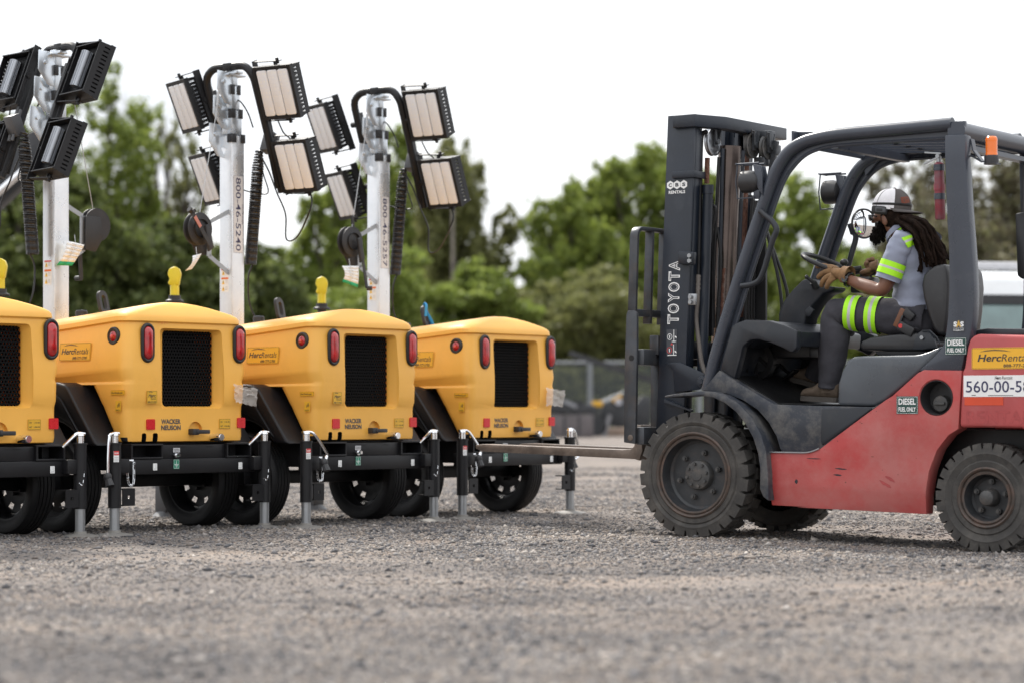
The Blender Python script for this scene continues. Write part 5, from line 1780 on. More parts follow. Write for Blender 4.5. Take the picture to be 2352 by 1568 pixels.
# ---- carriage, load backrest, forks
mb = MB()
mb.prism(fp(Z3, [(55, 95), (62, 68), (105, 62), (122, 82), (122, 350), (112, 905), (40, 895), (45, 400)], .11), .095, .118, 'y', .004)
mb.done('carriage_plate', 'fk_steel', G)
cp = fp(Z3, [(80, 362), (75, 865)], .095)
mb = MB()
mb.lathe([(0, -.0015), (.017, -.0015), (.018, .004)], (cp[0][0], .095, cp[0][1]), 'y', 20)  # dark disc whose colour stands for the shade of an open hole
mb.mi = 1
mb.lathe([(.017, .0), (.017, -.004), (.010, -.006), (0, -.004)], (cp[1][0], .095, cp[1][1]), 'y', 20)
mb.done('plate_hole_and_bolt', ['oily', 'fk_fork'], G)
xcar = cp[0][0]
mb = MB()
for z, h_ in ((cp[0][1] + .005, .09), (cp[1][1] + .01, .10)):
    mb.b2(xcar + .02, xcar + .07, .118, WID - .11, z - h_ / 2, z + h_ / 2, .006)
mb.b2(xcar - .02, xcar + .02, WID - .118, WID - .095, cp[1][1] - .05, cp[0][1] + .20, .004)
for y in (.30, WID - .36):
    mb.b2(xcar + .06, xcar + .12, y, y + .05, cp[1][1] - .06, cp[0][1] + .10, .006)
    mb.cyl((xcar + .16, y + .02, cp[0][1]), (xcar + .16, y + .07, cp[0][1]), .05); mb.cyl((xcar + .16, y + .02, cp[1][1]), (xcar + .16, y + .07, cp[1][1]), .05)
    mb.b2(xcar + .10, xcar + .19, y + .02, y + .045, cp[1][1] - .07, cp[0][1] + .08)
mb.b2(xcar + .03, xcar + .09, .24, .32, cp[0][1] + .02, cp[0][1] + .13, .004)
mb.b2(xcar + .00, xcar + .05, .30, .36, cp[1][1] - .04, cp[0][1] + .02, .004)
mb.done('fork_carriage', 'fk_steel', G)
mb = MB()
br = fp(ZM, [(82, 905), (65, 1540)], .105)
xt, ztp = br[0]; xbt, zbt = br[1]
tl2 = (xbt - xt) / (ztp - zbt)
wv = .050
SHR = Matrix(((1, 0, -tl2, xt + tl2 * ztp), (0, 1, 0, 0), (0, 0, 1, 0), (0, 0, 0, 1)))
mb.tr = SHR
ro, ri, th_ = .062, .040, .022
o_ = [(.105, zbt - .05)] + arcpts(.105 + ro, ztp + .012 - ro, ro, 180, 90, 6) + arcpts(WID - .105 - ro, ztp + .012 - ro, ro, 90, 0, 6) + [(WID - .105, zbt - .05)]
i_ = [(WID - .105 - th_, zbt - .05)] + arcpts(WID - .105 - ro, ztp + .012 - ro, ri, 0, 90, 6) + arcpts(.105 + ro, ztp + .012 - ro, ri, 90, 180, 6) + [(.105 + th_, zbt - .05)]
mb.prism(o_ + i_, 0, .052, 'x', .003)
for y in (.27, .42, .57, .72, .87):
    mb.b2(0, .05, y, y + .024, zbt - .05, ztp - .0095, .003)
mb.tr = Matrix.Identity(4)
mb.b2(xbt + .0, xbt + .045, .12, WID - .12, zbt - .01, zbt + .03, .003)
mb.done('load_backrest', 'fk_steel', G)
ftop = fp(zz(1350, 1100, 3.484), [(30, 545), (100, 537), (800, 566), (1480, 592), (1560, 585), (1590, 555)], .34)
fbot = fp(zz(1350, 1100, 3.484), [(1640, 700), (1590, 684), (800, 645), (100, 610), (30, 580)], .34)
shank = [(ftop[-1][0] + .004, .62), (ftop[-1][0] + .045, .62), (ftop[-1][0] + .055, fbot[0][1] + .06)]
prof = ftop + shank + fbot
for y in (.29, WID - .41):
    mb = MB(); mb.prism(prof, y, y + .115, 'y', .004)
    mb.done('fork', 'fk_fork', G, 30)

# ---- lamps, mirror, beacon
def work_lamp(Z, cx_, cy_, yy, r, post):
    p = at(Z, cx_, cy_, yy)
    mb = MB()
    mb.lathe([(0, .055), (r * .5, .05), (r * .88, .03), (r, -.01), (r * .98, -.055), (r * .86, -.06), (r * .84, -.045), (0, -.045)], p, 'x', 28)
    o = mb.done('work_lamp', 'seat', G, 40)
    mb = MB()
    for sy in (-1, 1):
        mb.tube([p + Vector((.06, sy * .03, r + .035)), p + Vector((-.075, sy * .03, r + .035))], .0055, 6)
    mb.tube([p + Vector((-.075, -.05, r + .035)), p + Vector((-.075, .05, r + .035))], .005, 6)
    mb.tube([p + Vector((-.075, -.03, r + .035)), p + Vector((-.085, -.03, 0)), p + Vector((-.075, -.03, -r - .03)), p + Vector((.02, -.03, -r - .03))], .0045, 6)
    mb.prism([(p.x + .02, p.z + r + .03), (p.x + .07, p.z + r + .02), (post.x, post.z + .07), (post.x, post.z - .05), (p.x + .05, p.z - r * .6)], p.y - .03, p.y - .018, 'y', .003)
    mb.prism([(p.x + .02, p.z + r + .03), (p.x + .07, p.z + r + .02), (post.x, post.z + .07), (post.x, post.z - .05), (p.x + .05, p.z - r * .6)], p.y + .018, p.y + .03, 'y', .003)
    mb.box(p + Vector((.035, 0, -r - .01)), (.04, .03, .05), None, .004)
    mb.done('bracket', 'fk_grey', o)
    return o
work_lamp(ZM, 985, 560, .10, .062, at(ZM, 1080, 600, .10))
work_lamp(Z2, 245, 210, WID - .14, .070, at(Z2, 330, 260, WID - .14))
p = at(Z2, 434, 410, WID - .20)
mm = Matrix.Translation(p) @ Matrix.Rotation(R(-28), 4, 'Z')
mb = MB(); mb.tr = mm
mb.lathe([(0, .018), (.03, .0165), (.055, .012), (.078, .004), (.083, -.002)], (0, 0, 0), 'x', 40)
mi_ = None
mb2 = MB(); mb2.tr = mm
mb2.lathe([(.080, .006), (.086, .006), (.088, -.004), (.08, -.014), (.03, -.03), (0, -.032)], (0, 0, 0), 'x', 40)
mo = mb2.done('round_mirror', 'seat', G, 40)
mb.done('mirror_glass', 'mirror', mo, 60)
mb = MB()
mb.tube(smoothpath([at(Z2, 345, 420, WID - .15), at(Z2, 375, 470, WID - .15), at(Z2, 380, 510, WID - .16), at(Z2, 355, 600, WID - .17), at(Z2, 330, 690, WID - .17)], 5), .017, 9)
mb.prism(fp(Z2, [(330, 415), (362, 405), (380, 440), (382, 490), (350, 480)], WID - .15), WID - .16, WID - .14, 'y', .004)
mb.done('mirror_arm', 'fk_dark', G)
bx = at(ZR, 2062, 450, .14)
mb = MB(); mb.lathe([(0, .105), (.022, .103), (.029, .096), (.031, .085)] + [(.031 - .0016 * (k % 2), .080 - .008 * k) for k in range(9)] + [(.032, .0)], bx, 'z', 28)
bo = mb.done('beacon', 'beacon', G, 30)
mb = MB(); mb.lathe([(0, .004), (.036, .004), (.038, -.002), (.037, -.035), (.040, -.036), (.040, -.042), (0, -.042)], bx, 'z', 28)
mb.done('beacon_base', 'blackpl', bo)
mb = MB()
q = [at(ZR, x, y, .14) for x, y in ((1790, 320), (1890, 300), (1910, 400), (1985, 500), (2130, 516))]
for a, b in zip(q[:-1], q[1:]): mb.bar(a, b, .045, .007, (0, 0, 1))
mb.tube(smoothpath([at(ZR, 1800, 420, .13), at(ZR, 1890, 450, .13), at(ZR, 1975, 500, .13)], 4), .005, 6)
mb.done('beacon_bracket', 'fk_grey', G)
# black mirror on the far rear pillar, cut by the picture edge
mb = MB()
p = at(ZI, 2349, 610, .95)
mb.prism(fp(ZI, [(2334, 492), (2362, 486), (2366, 640), (2350, 642), (2339, 634)], .95), .93, .99, 'y', .01)
mb.tube([at(ZI, 2356, 380, .97), at(ZI, 2354, 420, .96), at(ZI, 2352, 500, .96)], .02, 8)
mb.done('rear_mirror', 'seat', G)

# ---- seat
mb = MB(); mb.prism(fp(Z2, [(402, 1186), (415, 1152), (470, 1128), (600, 1112), (760, 1100), (860, 1120), (895, 1165), (885, 1200), (740, 1212), (420, 1210)], .37), .37, .83, 'y', .030, 3)
seat = mb.done('seat_cushion', 'seat', G, 50)
mb = MB(); mb.prism(fp(Z2, [(794, 800), (806, 735), (835, 700), (880, 676), (940, 662), (965, 700), (975, 800), (965, 950), (945, 1110), (900, 1115), (868, 1075), (835, 985), (808, 890)], .37), .37, .83, 'y', .035, 3)
mb.prism(fp(Z2, [(940, 760), (985, 770), (975, 1040), (940, 1050)], .37), .44, .76, 'y', .012)
mb.done('seat_back', 'seat', G, 50)
mb = MB(); mb.prism(fp(Z2, [(740, 1205), (752, 1150), (778, 1100), (812, 1082), (850, 1096), (880, 1140), (890, 1195), (800, 1208)], .34), .335, .365, 'y', .006)
mb.prism(fp(Z2, [(500, 1214), (860, 1214), (840, 1245), (520, 1245)], .40), .40, .80, 'y', .004)
mb.tube([at(Z2, 800, 1088, .33), at(Z2, 850, 1085, .32), at(Z2, 895, 1130, .32), at(Z2, 915, 1170, .33)], .0045, 6)
hg = mb.done('seat_hinge', 'fk_dark', G)
p = at(Z2, 803, 1130, .335)
mb = MB(); mb.cyl(p, p + Vector((0, -.012, 0)), .011, seg=12); mb.done('hinge_bolt', 'zinc', hg)
mb = MB()
for (a, b, c) in ((350, 700, .74), (420, 712, .78), (480, 725, .82)):
    q = at(Z2, a, b, c)
    mb.box(q, (.13, .022, .026), (0, R(-6), 0), .006)
    mb.cyl(q + Vector((-.02, 0, -.10)), q, .008, seg=8)
p = at(Z2, 440, 800, .78); mb.box(p, (.12, .14, .09), None, .012)
mb.done('hydraulic_levers', 'seat', G)

# ---- writing on the truck
def fsign(name, Z, p0, p1, y, bg, items, mats, **k):
    """p0 upper left, p1 lower right in crop pixels, laid on the flank plane y"""
    a = f3(Z, p0[0], (p0[1] + p1[1]) / 2, y); b = f3(Z, p1[0], (p0[1] + p1[1]) / 2, y)
    m = f3(Z, (p0[0] + p1[0]) / 2, p0[1], y); n = f3(Z, (p0[0] + p1[0]) / 2, p1[1], y)
    c = (a + b) / 2
    c.z = (m.z + n.z) / 2; c.y = y
    return sign(name, G, c, (1, 0, 0), (0, 0, 1), b.x - a.x, m.z - n.z, bg, items, mats, **k)
diesel = [('t', 'DIESEL', .5, .70, .80, .36, 1, .03), ('t', 'FUEL ONLY', .5, .26, .80, .26, 1, .03)]
fsign('fuel_sticker', Z2, (948, 1130), (1083, 1237), .0585, 0, diesel, ['sign_dkgreen', 'white'], border=(1, .003, .0014))
fsign('fuel_sticker', Z4, (631, 521), (763, 630), YB - .0005, 0, diesel, ['sign_dkgreen', 'white'], border=(1, .003, .0014))
fsign('stability_sticker', Z2, (996, 1020), (1072, 1092), .0585, 0, [('t', 'S', .22, .64, .30, .46, 1, .05), ('t', 'S', .78, .64, .30, .46, 1, .05), ('t', 'A', .5, .66, .42, .60, 2, .06), ('t', 'SYSTEM OF ACTIVE', .5, .27, .86, .09, 1), ('t', 'STABILITY', .5, .10, .86, .12, 1, .02)], ['sticker_dark', 'paper', 'gold'])
herc = lambda: [('t', 'Herc', .27, .52, .36, .34, 1, .022, .2), ('t', 'Rentals', .68, .52, .46, .34, 1, .0, .2), ('t', '888-777-2700', .70, .15, .44, .15, 1, .015, .0), ('p', [(x_, y_ + .0) for x_, y_ in HERC_SWOOSH], 1)]
fsign('company_plate', Z4, (1094, 222), (1506, 354), yw - .0006, 0, herc(), ['sign_yellow', 'ink'], rnd=.008, border=(1, .003, .0013))
fsign('number_plate', Z4, (1044, 392), (1470, 524), yw - .0006, 0, [('t', '560-00-58', .50, .47, .93, .54, 1, .006), ('t', 'Herc', .50, .88, .09, .15, 2, .03, .2), ('t', 'Rentals', .635, .88, .155, .15, 2, 0, .2), ('p', [(.12, .06), (.18, .06), (.18, .09), (.12, .09)], 2), ('p', [(.36, .05), (.72, .05), (.72, .075), (.36, .075)], 2)], ['white', 'ink_blue', 'ink'])
fsign('orange_tape', Z4, (1050, 526), (1288, 577), yw - .0006, 0, [], ['strip_orange'])
fsign('ghost_lettering', Z4, (1060, 610), (1460, 690), yw - .0002, None, [('t', 'RENTAL', .5, .5, 1, 1, 0, .02)], ['ghost_red'])
# maker's outlined name running up the mast rail, the hirer's hexagons, and the warning pictograms
a, b = at(ZI, 1546, 746, .239), at(ZI, 1550, 598, .239)
up = (b - a).normalized()
c = (a + b) / 2; c.y = .2385
Lm = (b - a).length
wch = abs(f3(ZI, 1563, 690, .24).x - f3(ZI, 1537, 690, .24).x)
tw = [('t', ch, (k + .5) / 6 * 1.0, .5, .150 if ch != 'A' else .16, 1, 0, .045) for k, ch in enumerate('TOYOTA')]
td = [('t', ch, (k + .5) / 6 * 1.0, .5, .150 * .74 if ch != 'A' else .118, .80, 1, -.012) for k, ch in enumerate('TOYOTA')]
sign('maker_name', G, c, up, (-1, 0, 0), Lm, wch, None, tw + td, ['white', 'fk_mast'])
def hexa(cx_, cy_, rx, ry): return [(cx_ + rx * math.cos(R(60 * k + 30)), cy_ + ry * math.sin(R(60 * k + 30))) for k in range(6)]
fsign('hirer_logo', ZM, (355, 553), (507, 650), .2385, None, [('p', hexa(.17, .68, .185, .34), 0), ('p', hexa(.5, .68, .185, .34), 0), ('p', hexa(.83, .68, .185, .34), 0), ('t', 'C', .17, .68, .16, .28, 1, .05), ('t', 'B', .5, .68, .16, .28, 1, .05), ('t', 'S', .83, .68, .16, .28, 1, .05), ('t', 'RENTALS', .5, .13, .80, .24, 0, .03)], ['white', 'fk_mast'])
def ringp(cx_, cy_, rx, ry, mi):
    o_ = [(cx_ + rx * math.cos(R(a)), cy_ + ry * math.sin(R(a))) for a in range(0, 361, 20)]
    q_ = [(cx_ + rx * .82 * math.cos(R(a)), cy_ + ry * .82 * math.sin(R(a))) for a in range(360, -1, -20)]
    return ('p', o_ + q_, mi)
pic = [('p', [(0, 0), (1, 0), (1, 1), (0, 1)], 1), ringp(.30, .72, .24, .12, 0), ('p', [(.66, .52), (.72, .52), (.72, .98), (.66, .98)], 0), ('p', [(.50, .53), (.9, .53), (.9, .56), (.5, .56)], 0), ('p', [(.78, .70), (.95, .66), (.95, .72), (.8, .76)], 0),
       ('p', [(.38, .42), (.62, .42), (.5, .50)], 2), ringp(.28, .22, .24, .12, 2), ('p', [(.64, .04), (.70, .04), (.70, .44), (.64, .44)], 0), ('p', [(.1, .02), (.95, .02), (.95, .05), (.1, .05)], 0), ('p', [(.76, .16), (.95, .10), (.95, .16), (.78, .22)], 0), ('p', [(.25, .15), (.32, .15), (.34, .28), (.24, .28)], 0), ('p', [(.26, .66), (.34, .66), (.35, .78), (.25, .78)], 0)]
fsign('warning_pictogram', Z3, (303, 182), (370, 350), .2385, None, pic, ['paper', 'sticker_dark', 'sign_red'])

# ---- fire extinguisher strapped to the near rear pillar
e0, e1 = at(Z2, 916, 384, .17), at(Z2, 908, 20, .17)
ex = thing('fire_extinguisher', 'scuffed red fire extinguisher strapped to the rear pillar of the forklift', 'extinguisher', FK.m @ e0, FKR)
FKI = Matrix.Translation(-e0)
mb = MB(); mb.tr = FKI
dv = (e1 - e0)
H = dv.length
mb2 = MB(); mb2.tr = FKI
ax = lambda t: e0.lerp(e1, t)
mb.tube([ax(0), ax(.02), ax(.5), ax(.97), ax(1.0)], [.022, .0265, .0265, .0255, .014], 20)
mb.done('cylinder', 'exting', ex, 50)
for t_ in (.10, .92):
    pass
for t_, nm in ((.40, 'strap'), (.56, 'strap'), (.90, 'strap')):
    mb = MB(); mb.tr = FKI
    c = ax(t_)
    mb.lathe([(.0285, -.016), (.030, -.016), (.030, .016), (.0285, .016)], c, 'z', 24, closed=True)
    mb.done(nm, 'exting' if t_ == .56 else 'fk_grey', ex)
mb = MB(); mb.tr = FKI
c = ax(1.0)
mb.cyl(c, c + Vector((0, 0, .03)), .013, seg=12)
mb.bar(c + Vector((.01, 0, .030)), c + Vector((-.085, 0, -.005)), .014, .008); mb.bar(c + Vector((.01, 0, .045)), c + Vector((-.08, 0, .055)), .014, .008)
mb.cyl(c + Vector((.0, -.012, .03)), c + Vector((.0, -.022, .03)), .011, seg=12)
mb.done('squeeze_handle', 'zinc', ex)
# ------------------------------------------------------------------ the driver (forklift coordinates, seated, facing -X)
from mathutils.bvhtree import BVHTree
from mathutils import noise as mnoise
MT.update({
 'skin': M('brown_skin', (0.175, 0.078, 0.046), 0.45, var=0.12, vs=18, bump=0.05, bs=160),
 'shirt': M('grey_blue_work_shirt', (0.27, 0.295, 0.375), 0.85, var=0.07, vs=9, bump=0.55, bs=16, spec=.2),
 'trouser': M('charcoal_work_trousers', (0.052, 0.051, 0.059), 0.9, var=0.2, vs=9, bump=0.6, bs=16, spec=.2),
 'hivis': M('lime_reflective_tape', (0.40, 0.86, 0.015), 0.6, var=0.05),
 'silver': M('silver_reflective_tape', (0.50, 0.49, 0.48), 0.45, var=0.05),
 'glove': M('tan_leather_glove', (0.25, 0.140, 0.062), 0.85, var=0.25, vs=22, dirt=((0.09, 0.05, 0.03), 0.5, 18), bump=0.35, bs=60),
 'glove2': M('brown_leather_glove', (0.20, 0.11, 0.06), 0.75, var=0.25, vs=22, bump=0.3, bs=60),
 'hair': M('black_brown_hair', (0.014, 0.008, 0.0055), 0.9, var=0.6, vs=40, bump=0.6, bs=110, spec=.12),
 'beard': M('black_beard', (0.007, 0.005, 0.0045), 0.9, var=0.4, vs=60, bump=0.8, bs=140, spec=.12),
 'capgrey': M('grey_cap_cloth', (0.105, 0.095, 0.092), 0.9, var=0.1, vs=20, bump=0.15, bs=200),
 'capmesh': M('white_cap_mesh', (0.86, 0.85, 0.88), 0.8, var=0.08, vs=160, bump=0.15, bs=220),
 'leather': M('brown_leather_patch', (0.18, 0.045, 0.022), 0.6, var=0.15),
 'boot': M('scuffed_brown_boot', (0.105, 0.075, 0.052), 0.8, var=0.25, vs=14, dirt=((0.20, 0.16, 0.12), 0.5, 14), bump=0.2, bs=60),
 'sole': M('boot_sole', (0.085, 0.075, 0.066), 0.85),
 'glass': M('dark_lens', (0.008, 0.008, 0.009), 0.08, coat=0.5),
 'holster': M('brown_holster', (0.16, 0.062, 0.028), 0.5, var=0.2),
})
def P2(x, y, yy): return f3(Z2, x, y, yy)
def PU(x, y, yy): return f3(ZU, x, y, yy)

def skin_mesh(name, nodes, edges, root=0, sub=2):
    """one continuous surface grown round a jointed skeleton; nodes = (point, radius or (rx, ry))"""
    me = bpy.data.meshes.new(name)
    me.from_pydata([tuple(n[0]) for n in nodes], edges, [])
    o = bpy.data.objects.new(name, me); COL.objects.link(o)
    md = o.modifiers.new('skin', 'SKIN')
    md.use_smooth_shade = True
    md.branch_smoothing = .6
    for i, n in enumerate(nodes):
        r = n[1] if isinstance(n[1], tuple) else (n[1], n[1])
        me.skin_vertices[0].data[i].radius = r
        me.skin_vertices[0].data[i].use_root = (i == root)
    s = o.modifiers.new('sub', 'SUBSURF'); s.levels = sub; s.render_levels = sub
    bpy.context.view_layer.update()
    m2 = flatten(o)
    bpy.data.objects.remove(o); bpy.data.meshes.remove(me)
    m2.name = name
    m2.shade_smooth()
    return m2
def fin(me, name, mat, parent=None):
    me.materials.clear(); me.materials.append(MT[mat])
    o = put(me, name, parent)
    return o

# skeleton -> body
N = []; E = []
def nd(p, r, prev=None):
    N.append((p, r))
    if prev is not None: E.append((prev, len(N) - 1))
    return len(N) - 1
pel = nd(P2(800, 1020, .58), (.12, .13))
wai = nd(P2(782, 890, .58), (.10, .13), pel)
che = nd(P2(765, 700, .58), (.105, .145), wai)
uch = nd(P2(745, 555, .58), (.085, .12), che)
nck = nd(P2(668, 470, .58), .052, uch)
nc2 = nd(P2(628, 410, .58), .054, nck)
hd1 = nd(P2(588, 352, .58), (.088, .076), nc2)
hd2 = nd(P2(592, 290, .58), (.080, .072), hd1)
jaw = nd(P2(548, 420, .58), (.052, .046), nc2)
nos = nd(P2(500, 380, .58), .018, hd1)
no2 = nd(P2(483, 408, .58), .012, nos)
s1 = nd(P2(690, 540, .43), .055, uch); s2 = nd(P2(664, 560, .39), .056, s1)
el = nd(P2(556, 838, .355), .043, s2); f1 = nd(P2(450, 812, .375), .045, el); w1 = nd(P2(345, 766, .405), .030, f1); h1 = nd(P2(300, 755, .41), .028, w1)
t1 = nd(P2(830, 540, .73), .055, uch); t2 = nd(P2(850, 560, .77), .056, t1)
e2 = nd(P2(700, 800, .84), .042, t2); w2 = nd(P2(540, 715, .81), .032, e2); h2 = nd(P2(505, 700, .80), .028, w2)
k0 = nd(P2(740, 1025, .49), .085, pel); k1 = nd(P2(255, 955, .43), .06, k0); k2 = nd(P2(222, 1200, .42), .05, k1); k3 = nd(P2(208, 1440, .42), .036, k2)
l0 = nd(P2(860, 1025, .67), .085, pel); l1 = nd(P2(330, 965, .73), .06, l0); l2 = nd(P2(230, 1200, .74), .05, l1); l3 = nd(P2(130, 1370, .74), .036, l2)
BODY = fin(skin_mesh('person', N, E, pel), 'person', 'skin')
bpy.context.view_layer.update()
BODY.matrix_world = FK.m
tag(BODY, 'driver with long dreadlocks, backward cap and lime-striped work clothes at the forklift wheel', 'person')
B_ = BODY
# ears join the head
bm = bmesh.new(); bm.from_mesh(BODY.data)
for yy in (.505, .655):
    p = PU(790, 482, yy)
    r = bmesh.ops.create_uvsphere(bm, u_segments=12, v_segments=8, radius=1, matrix=Matrix.Translation(p) @ Matrix.Rotation(R(-12), 4, 'Y') @ Matrix.Diagonal((.018, .010, .031, 1)))
    for v in r['verts']:
        d = (v.co - p).length
bm.to_mesh(BODY.data); bm.free(); BODY.data.shade_smooth()

def ringloft(name, rings, mat, parent, nseg=22, wob=.0, seed=1, caps=False, sol=.0):
    """cloth tube: rings = (centre, u axis half-vector, v axis half-vector), with soft creases"""
    rr = random.Random(seed)
    ph = [rr.uniform(0, 6.28) for _ in range(6)]
    R3 = []
    C = []
    n = len(rings)
    for i in range(n - 1):
        m = 6
        for k in range(m):
            t = k / m
            def cr(a, b, c, d):
                return 0.5 * (2 * b + (c - a) * t + (2 * a - 5 * b + 4 * c - d) * t * t + (3 * b - a - 3 * c + d) * t ** 3)
            g = lambda j, q: Vector(rings[min(max(j, 0), n - 1)][q])
            C.append(tuple(cr(g(i - 1, q), g(i, q), g(i + 1, q), g(i + 2, q)) for q in range(3)))
    C.append(tuple(Vector(q) for q in rings[-1]))
    for i, (c, u, v) in enumerate(C):
        ring = []
        for k in range(nseg):
            a = 2 * math.pi * k / nseg
            s = 1 + wob * (math.sin(2 * a + i * .6 + ph[0]) * .5 + math.sin(3 * a - i * .87 + ph[1]) * .35 + math.sin(a * 5 + i * .37 + ph[2]) * .25 + math.sin(i * 1.13 + ph[3]) * .4 + math.sin(7 * a + i * .73 + ph[4]) * .18)
            q = c + u * math.cos(a) + v * math.sin(a)
            if wob > .015:
                f_ = mnoise.noise(Vector((q.x * 9 + seed, q.y * 9, q.z * 22 + q.x * 8)))
                s += wob * (1.1 * (abs(f_) - .25) + .8 * mnoise.noise(q * 11 + Vector((seed, 3, 1))))
            ring.append(c + (u * math.cos(a) + v * math.sin(a)) * s)
        R3.append(ring)
    mb = MB()
    mb.loft(R3, cap=caps)
    o = mb.done(name, mat if isinstance(mat, list) else [mat], parent, 0)
    o.data.shade_smooth()
    return o, C
X3, Y3, Z3v = Vector((1, 0, 0)), Vector((0, 1, 0)), Vector((0, 0, 1))
def ax_ring(p0, p1, p, ru, rv):
    d = (p1 - p0).normalized()
    v = (Y3 - d * Y3.dot(d)).normalized()
    u = v.cross(d).normalized()
    return (p, u * ru, v * rv)

# shirt: torso and sleeves joined into one garment
def oval(x, y, a, b, tl=0.0):
    return (P2(x, y, .58), Vector((a * math.cos(tl), 0, a * math.sin(tl))), Vector((0, b, 0)))
torso, _ = ringloft('shirt', [oval(790, 968, .128, .172, .05), oval(786, 935, .134, .176, .05), oval(776, 860, .126, .172), oval(766, 760, .127, .178, .06), oval(758, 660, .128, .190, .14), oval(744, 585, .124, .200, .24), oval(724, 530, .104, .188, .36), oval(704, 492, .082, .130, .48), oval(684, 466, .068, .076, .56), oval(676, 456, .064, .066, .58)], 'shirt', BODY, 56, .040, 4)
def sleeve(sh, elb, y0, y1, seed, end):
    a, b = P2(*sh, y0), P2(*elb, y1)
    pts = []
    for t, r, f in ((-.26, .045, 1.0), (-.12, .056, 1.02), (.04, .064, 1.05), (.22, .066, 1), (.45, .064, 1), (.62, .066, 1), (end, .067, 1.03)):
        pts.append(ax_ring(a, b, a.lerp(b, t), r * f, r))
    return ringloft('sleeve', pts, 'shirt', torso, 36, .045, seed)
SL, SC_ = sleeve((662, 545), (556, 838), .395, .355, 3, .76)
sleeve((842, 545), (700, 800), .765, .84, 5, .70)
# bands round the near sleeve
def bands(a, b, spec, parent, r, wob=.03, seed=3, cross=1.0):
    for t0, t1, mat, rr_ in spec:
        pts = [ax_ring(a, b, a.lerp(b, t0), rr_, rr_ * cross), ax_ring(a, b, a.lerp(b, (t0 + t1) / 2), rr_, rr_ * cross), ax_ring(a, b, a.lerp(b, t1), rr_, rr_ * cross)]
        ringloft('reflective_band', pts, mat, parent, 26, .0, seed)
a, b = P2(662, 545, .395), P2(556, 838, .355)
bands(a, b, ((.38, .49, 'hivis', .0705), (.49, .54, 'silver', .0707), (.54, .66, 'hivis', .0715)), torso, .07)
a, b = P2(842, 545, .765), P2(700, 800, .84)
bands(a, b, ((.40, .65, 'hivis', .070),), torso, .07)
# collar
mb = MB()
pts = []
c = PU(905, 560, .58)
o, _ = ringloft('collar', [(PU(958, 628, .58), Vector((.068, 0, .052)), Vector((0, .080, 0))), (PU(945, 600, .58), Vector((.066, 0, .050)), Vector((0, .076, 0))), (PU(932, 572, .58), Vector((.062, 0, .050)), Vector((0, .072, 0)))], 'shirt', torso, 26, .0)

# tape laid on the garments where the photo shows it
def bvh_of(objs):
    bm = bmesh.new()
    for o in objs: bm.from_mesh(o.data)
    t = BVHTree.FromBMesh(bm); 
    return t
def drape(name, corners, Z, objs, mat, parent, n=8, off=.0035):
    """lays a four-cornered patch on a garment"""
    t = bvh_of(objs)
    mb = MB()
    G2 = []
    for i in range(n + 1):
        row = []
        for j in range(n + 1):
            u, v = j / n, i / n
            x = (corners[0][0] * (1 - u) + corners[1][0] * u) * (1 - v) + (corners[3][0] * (1 - u) + corners[2][0] * u) * v
            y = (corners[0][1] * (1 - u) + corners[1][1] * u) * (1 - v) + (corners[3][1] * (1 - u) + corners[2][1] * u) * v
            q = f3(Z, x, y, .2)
            d = (q - FK.o).normalized()
            h = t.ray_cast(FK.o, d)
            row.append(None if h[0] is None else h[0] + (h[1] if h[1].dot(d) < 0 else -h[1]) * off)
        G2.append(row)
    for i in range(n):
        for j in range(n):
            q = [G2[i][j], G2[i][j + 1], G2[i + 1][j + 1], G2[i + 1][j]]
            if all(p is not None for p in q): mb.poly(q)
    bmesh.ops.remove_doubles(mb.bm, verts=list(mb.bm.verts), dist=1e-6)
    return mb.done(name, mat, parent, 0)
SH = [torso, SL]
drape('reflective_band', [(975, 680), (1110, 632), (1125, 664), (1000, 716)], ZU, SH, 'hivis', torso)
drape('reflective_band', [(1000, 716), (1120, 662), (1128, 690), (1016, 738)], ZU, SH, 'silver', torso)
drape('reflective_band', [(1016, 738), (1128, 688), (1140, 752), (1044, 790)], ZU, SH, 'hivis', torso)
drape('reflective_band', [(935, 575), (1020, 560), (1045, 588), (925, 596)], ZU, SH, 'hivis', torso)

# trousers
def leg(hip, knee, ank, yh, yk, ya, seed):
    h, k, a = P2(*hip, yh), P2(*knee, yk), P2(*ank, ya)
    pts = [ax_ring(h, k, h + (h - k) * .18, .085, .10), ax_ring(h, k, h, .102, .105), ax_ring(h, k, h.lerp(k, .3), .100, .100), ax_ring(h, k, h.lerp(k, .65), .092, .09), ax_ring(h, k, h.lerp(k, .86), .084, .082)]
    d1, d2 = (k - h).normalized(), (a - k).normalized()
    mid = (d1 + d2).normalized()
    v = Y3
    for f in (0.0,):
        u = v.cross(mid).normalized()
        pts.append((k - d1 * .005 + d2 * .015, u * .088, v * .080))
    pts += [ax_ring(k, a, k.lerp(a, .22), .086, .082), ax_ring(k, a, k.lerp(a, .5), .082, .080), ax_ring(k, a, k.lerp(a, .8), .068, .072), ax_ring(k, a, k.lerp(a, .98), .058, .066), ax_ring(k, a, k.lerp(a, 1.03), .056, .064)]
    return pts
near, _ = ringloft('trousers', leg((745, 1010), (262, 968), (212, 1440), .49, .43, .42, 1), 'trouser', BODY, 40, .052, 7)
far, _ = ringloft('trouser_leg', leg((865, 1010), (335, 975), (120, 1375), .67, .73, .74, 2), 'trouser', near, 28, .022, 8)
seatp, _ = ringloft('trouser_seat', [oval(812, 1115, .10, .15), oval(808, 1080, .135, .175), oval(800, 1020, .140, .175), oval(792, 950, .124, .166), oval(790, 925, .118, .160)], 'trouser', near, 30, .01, caps=True)
a, b = P2(745, 1010, .49), P2(262, 968, .43)
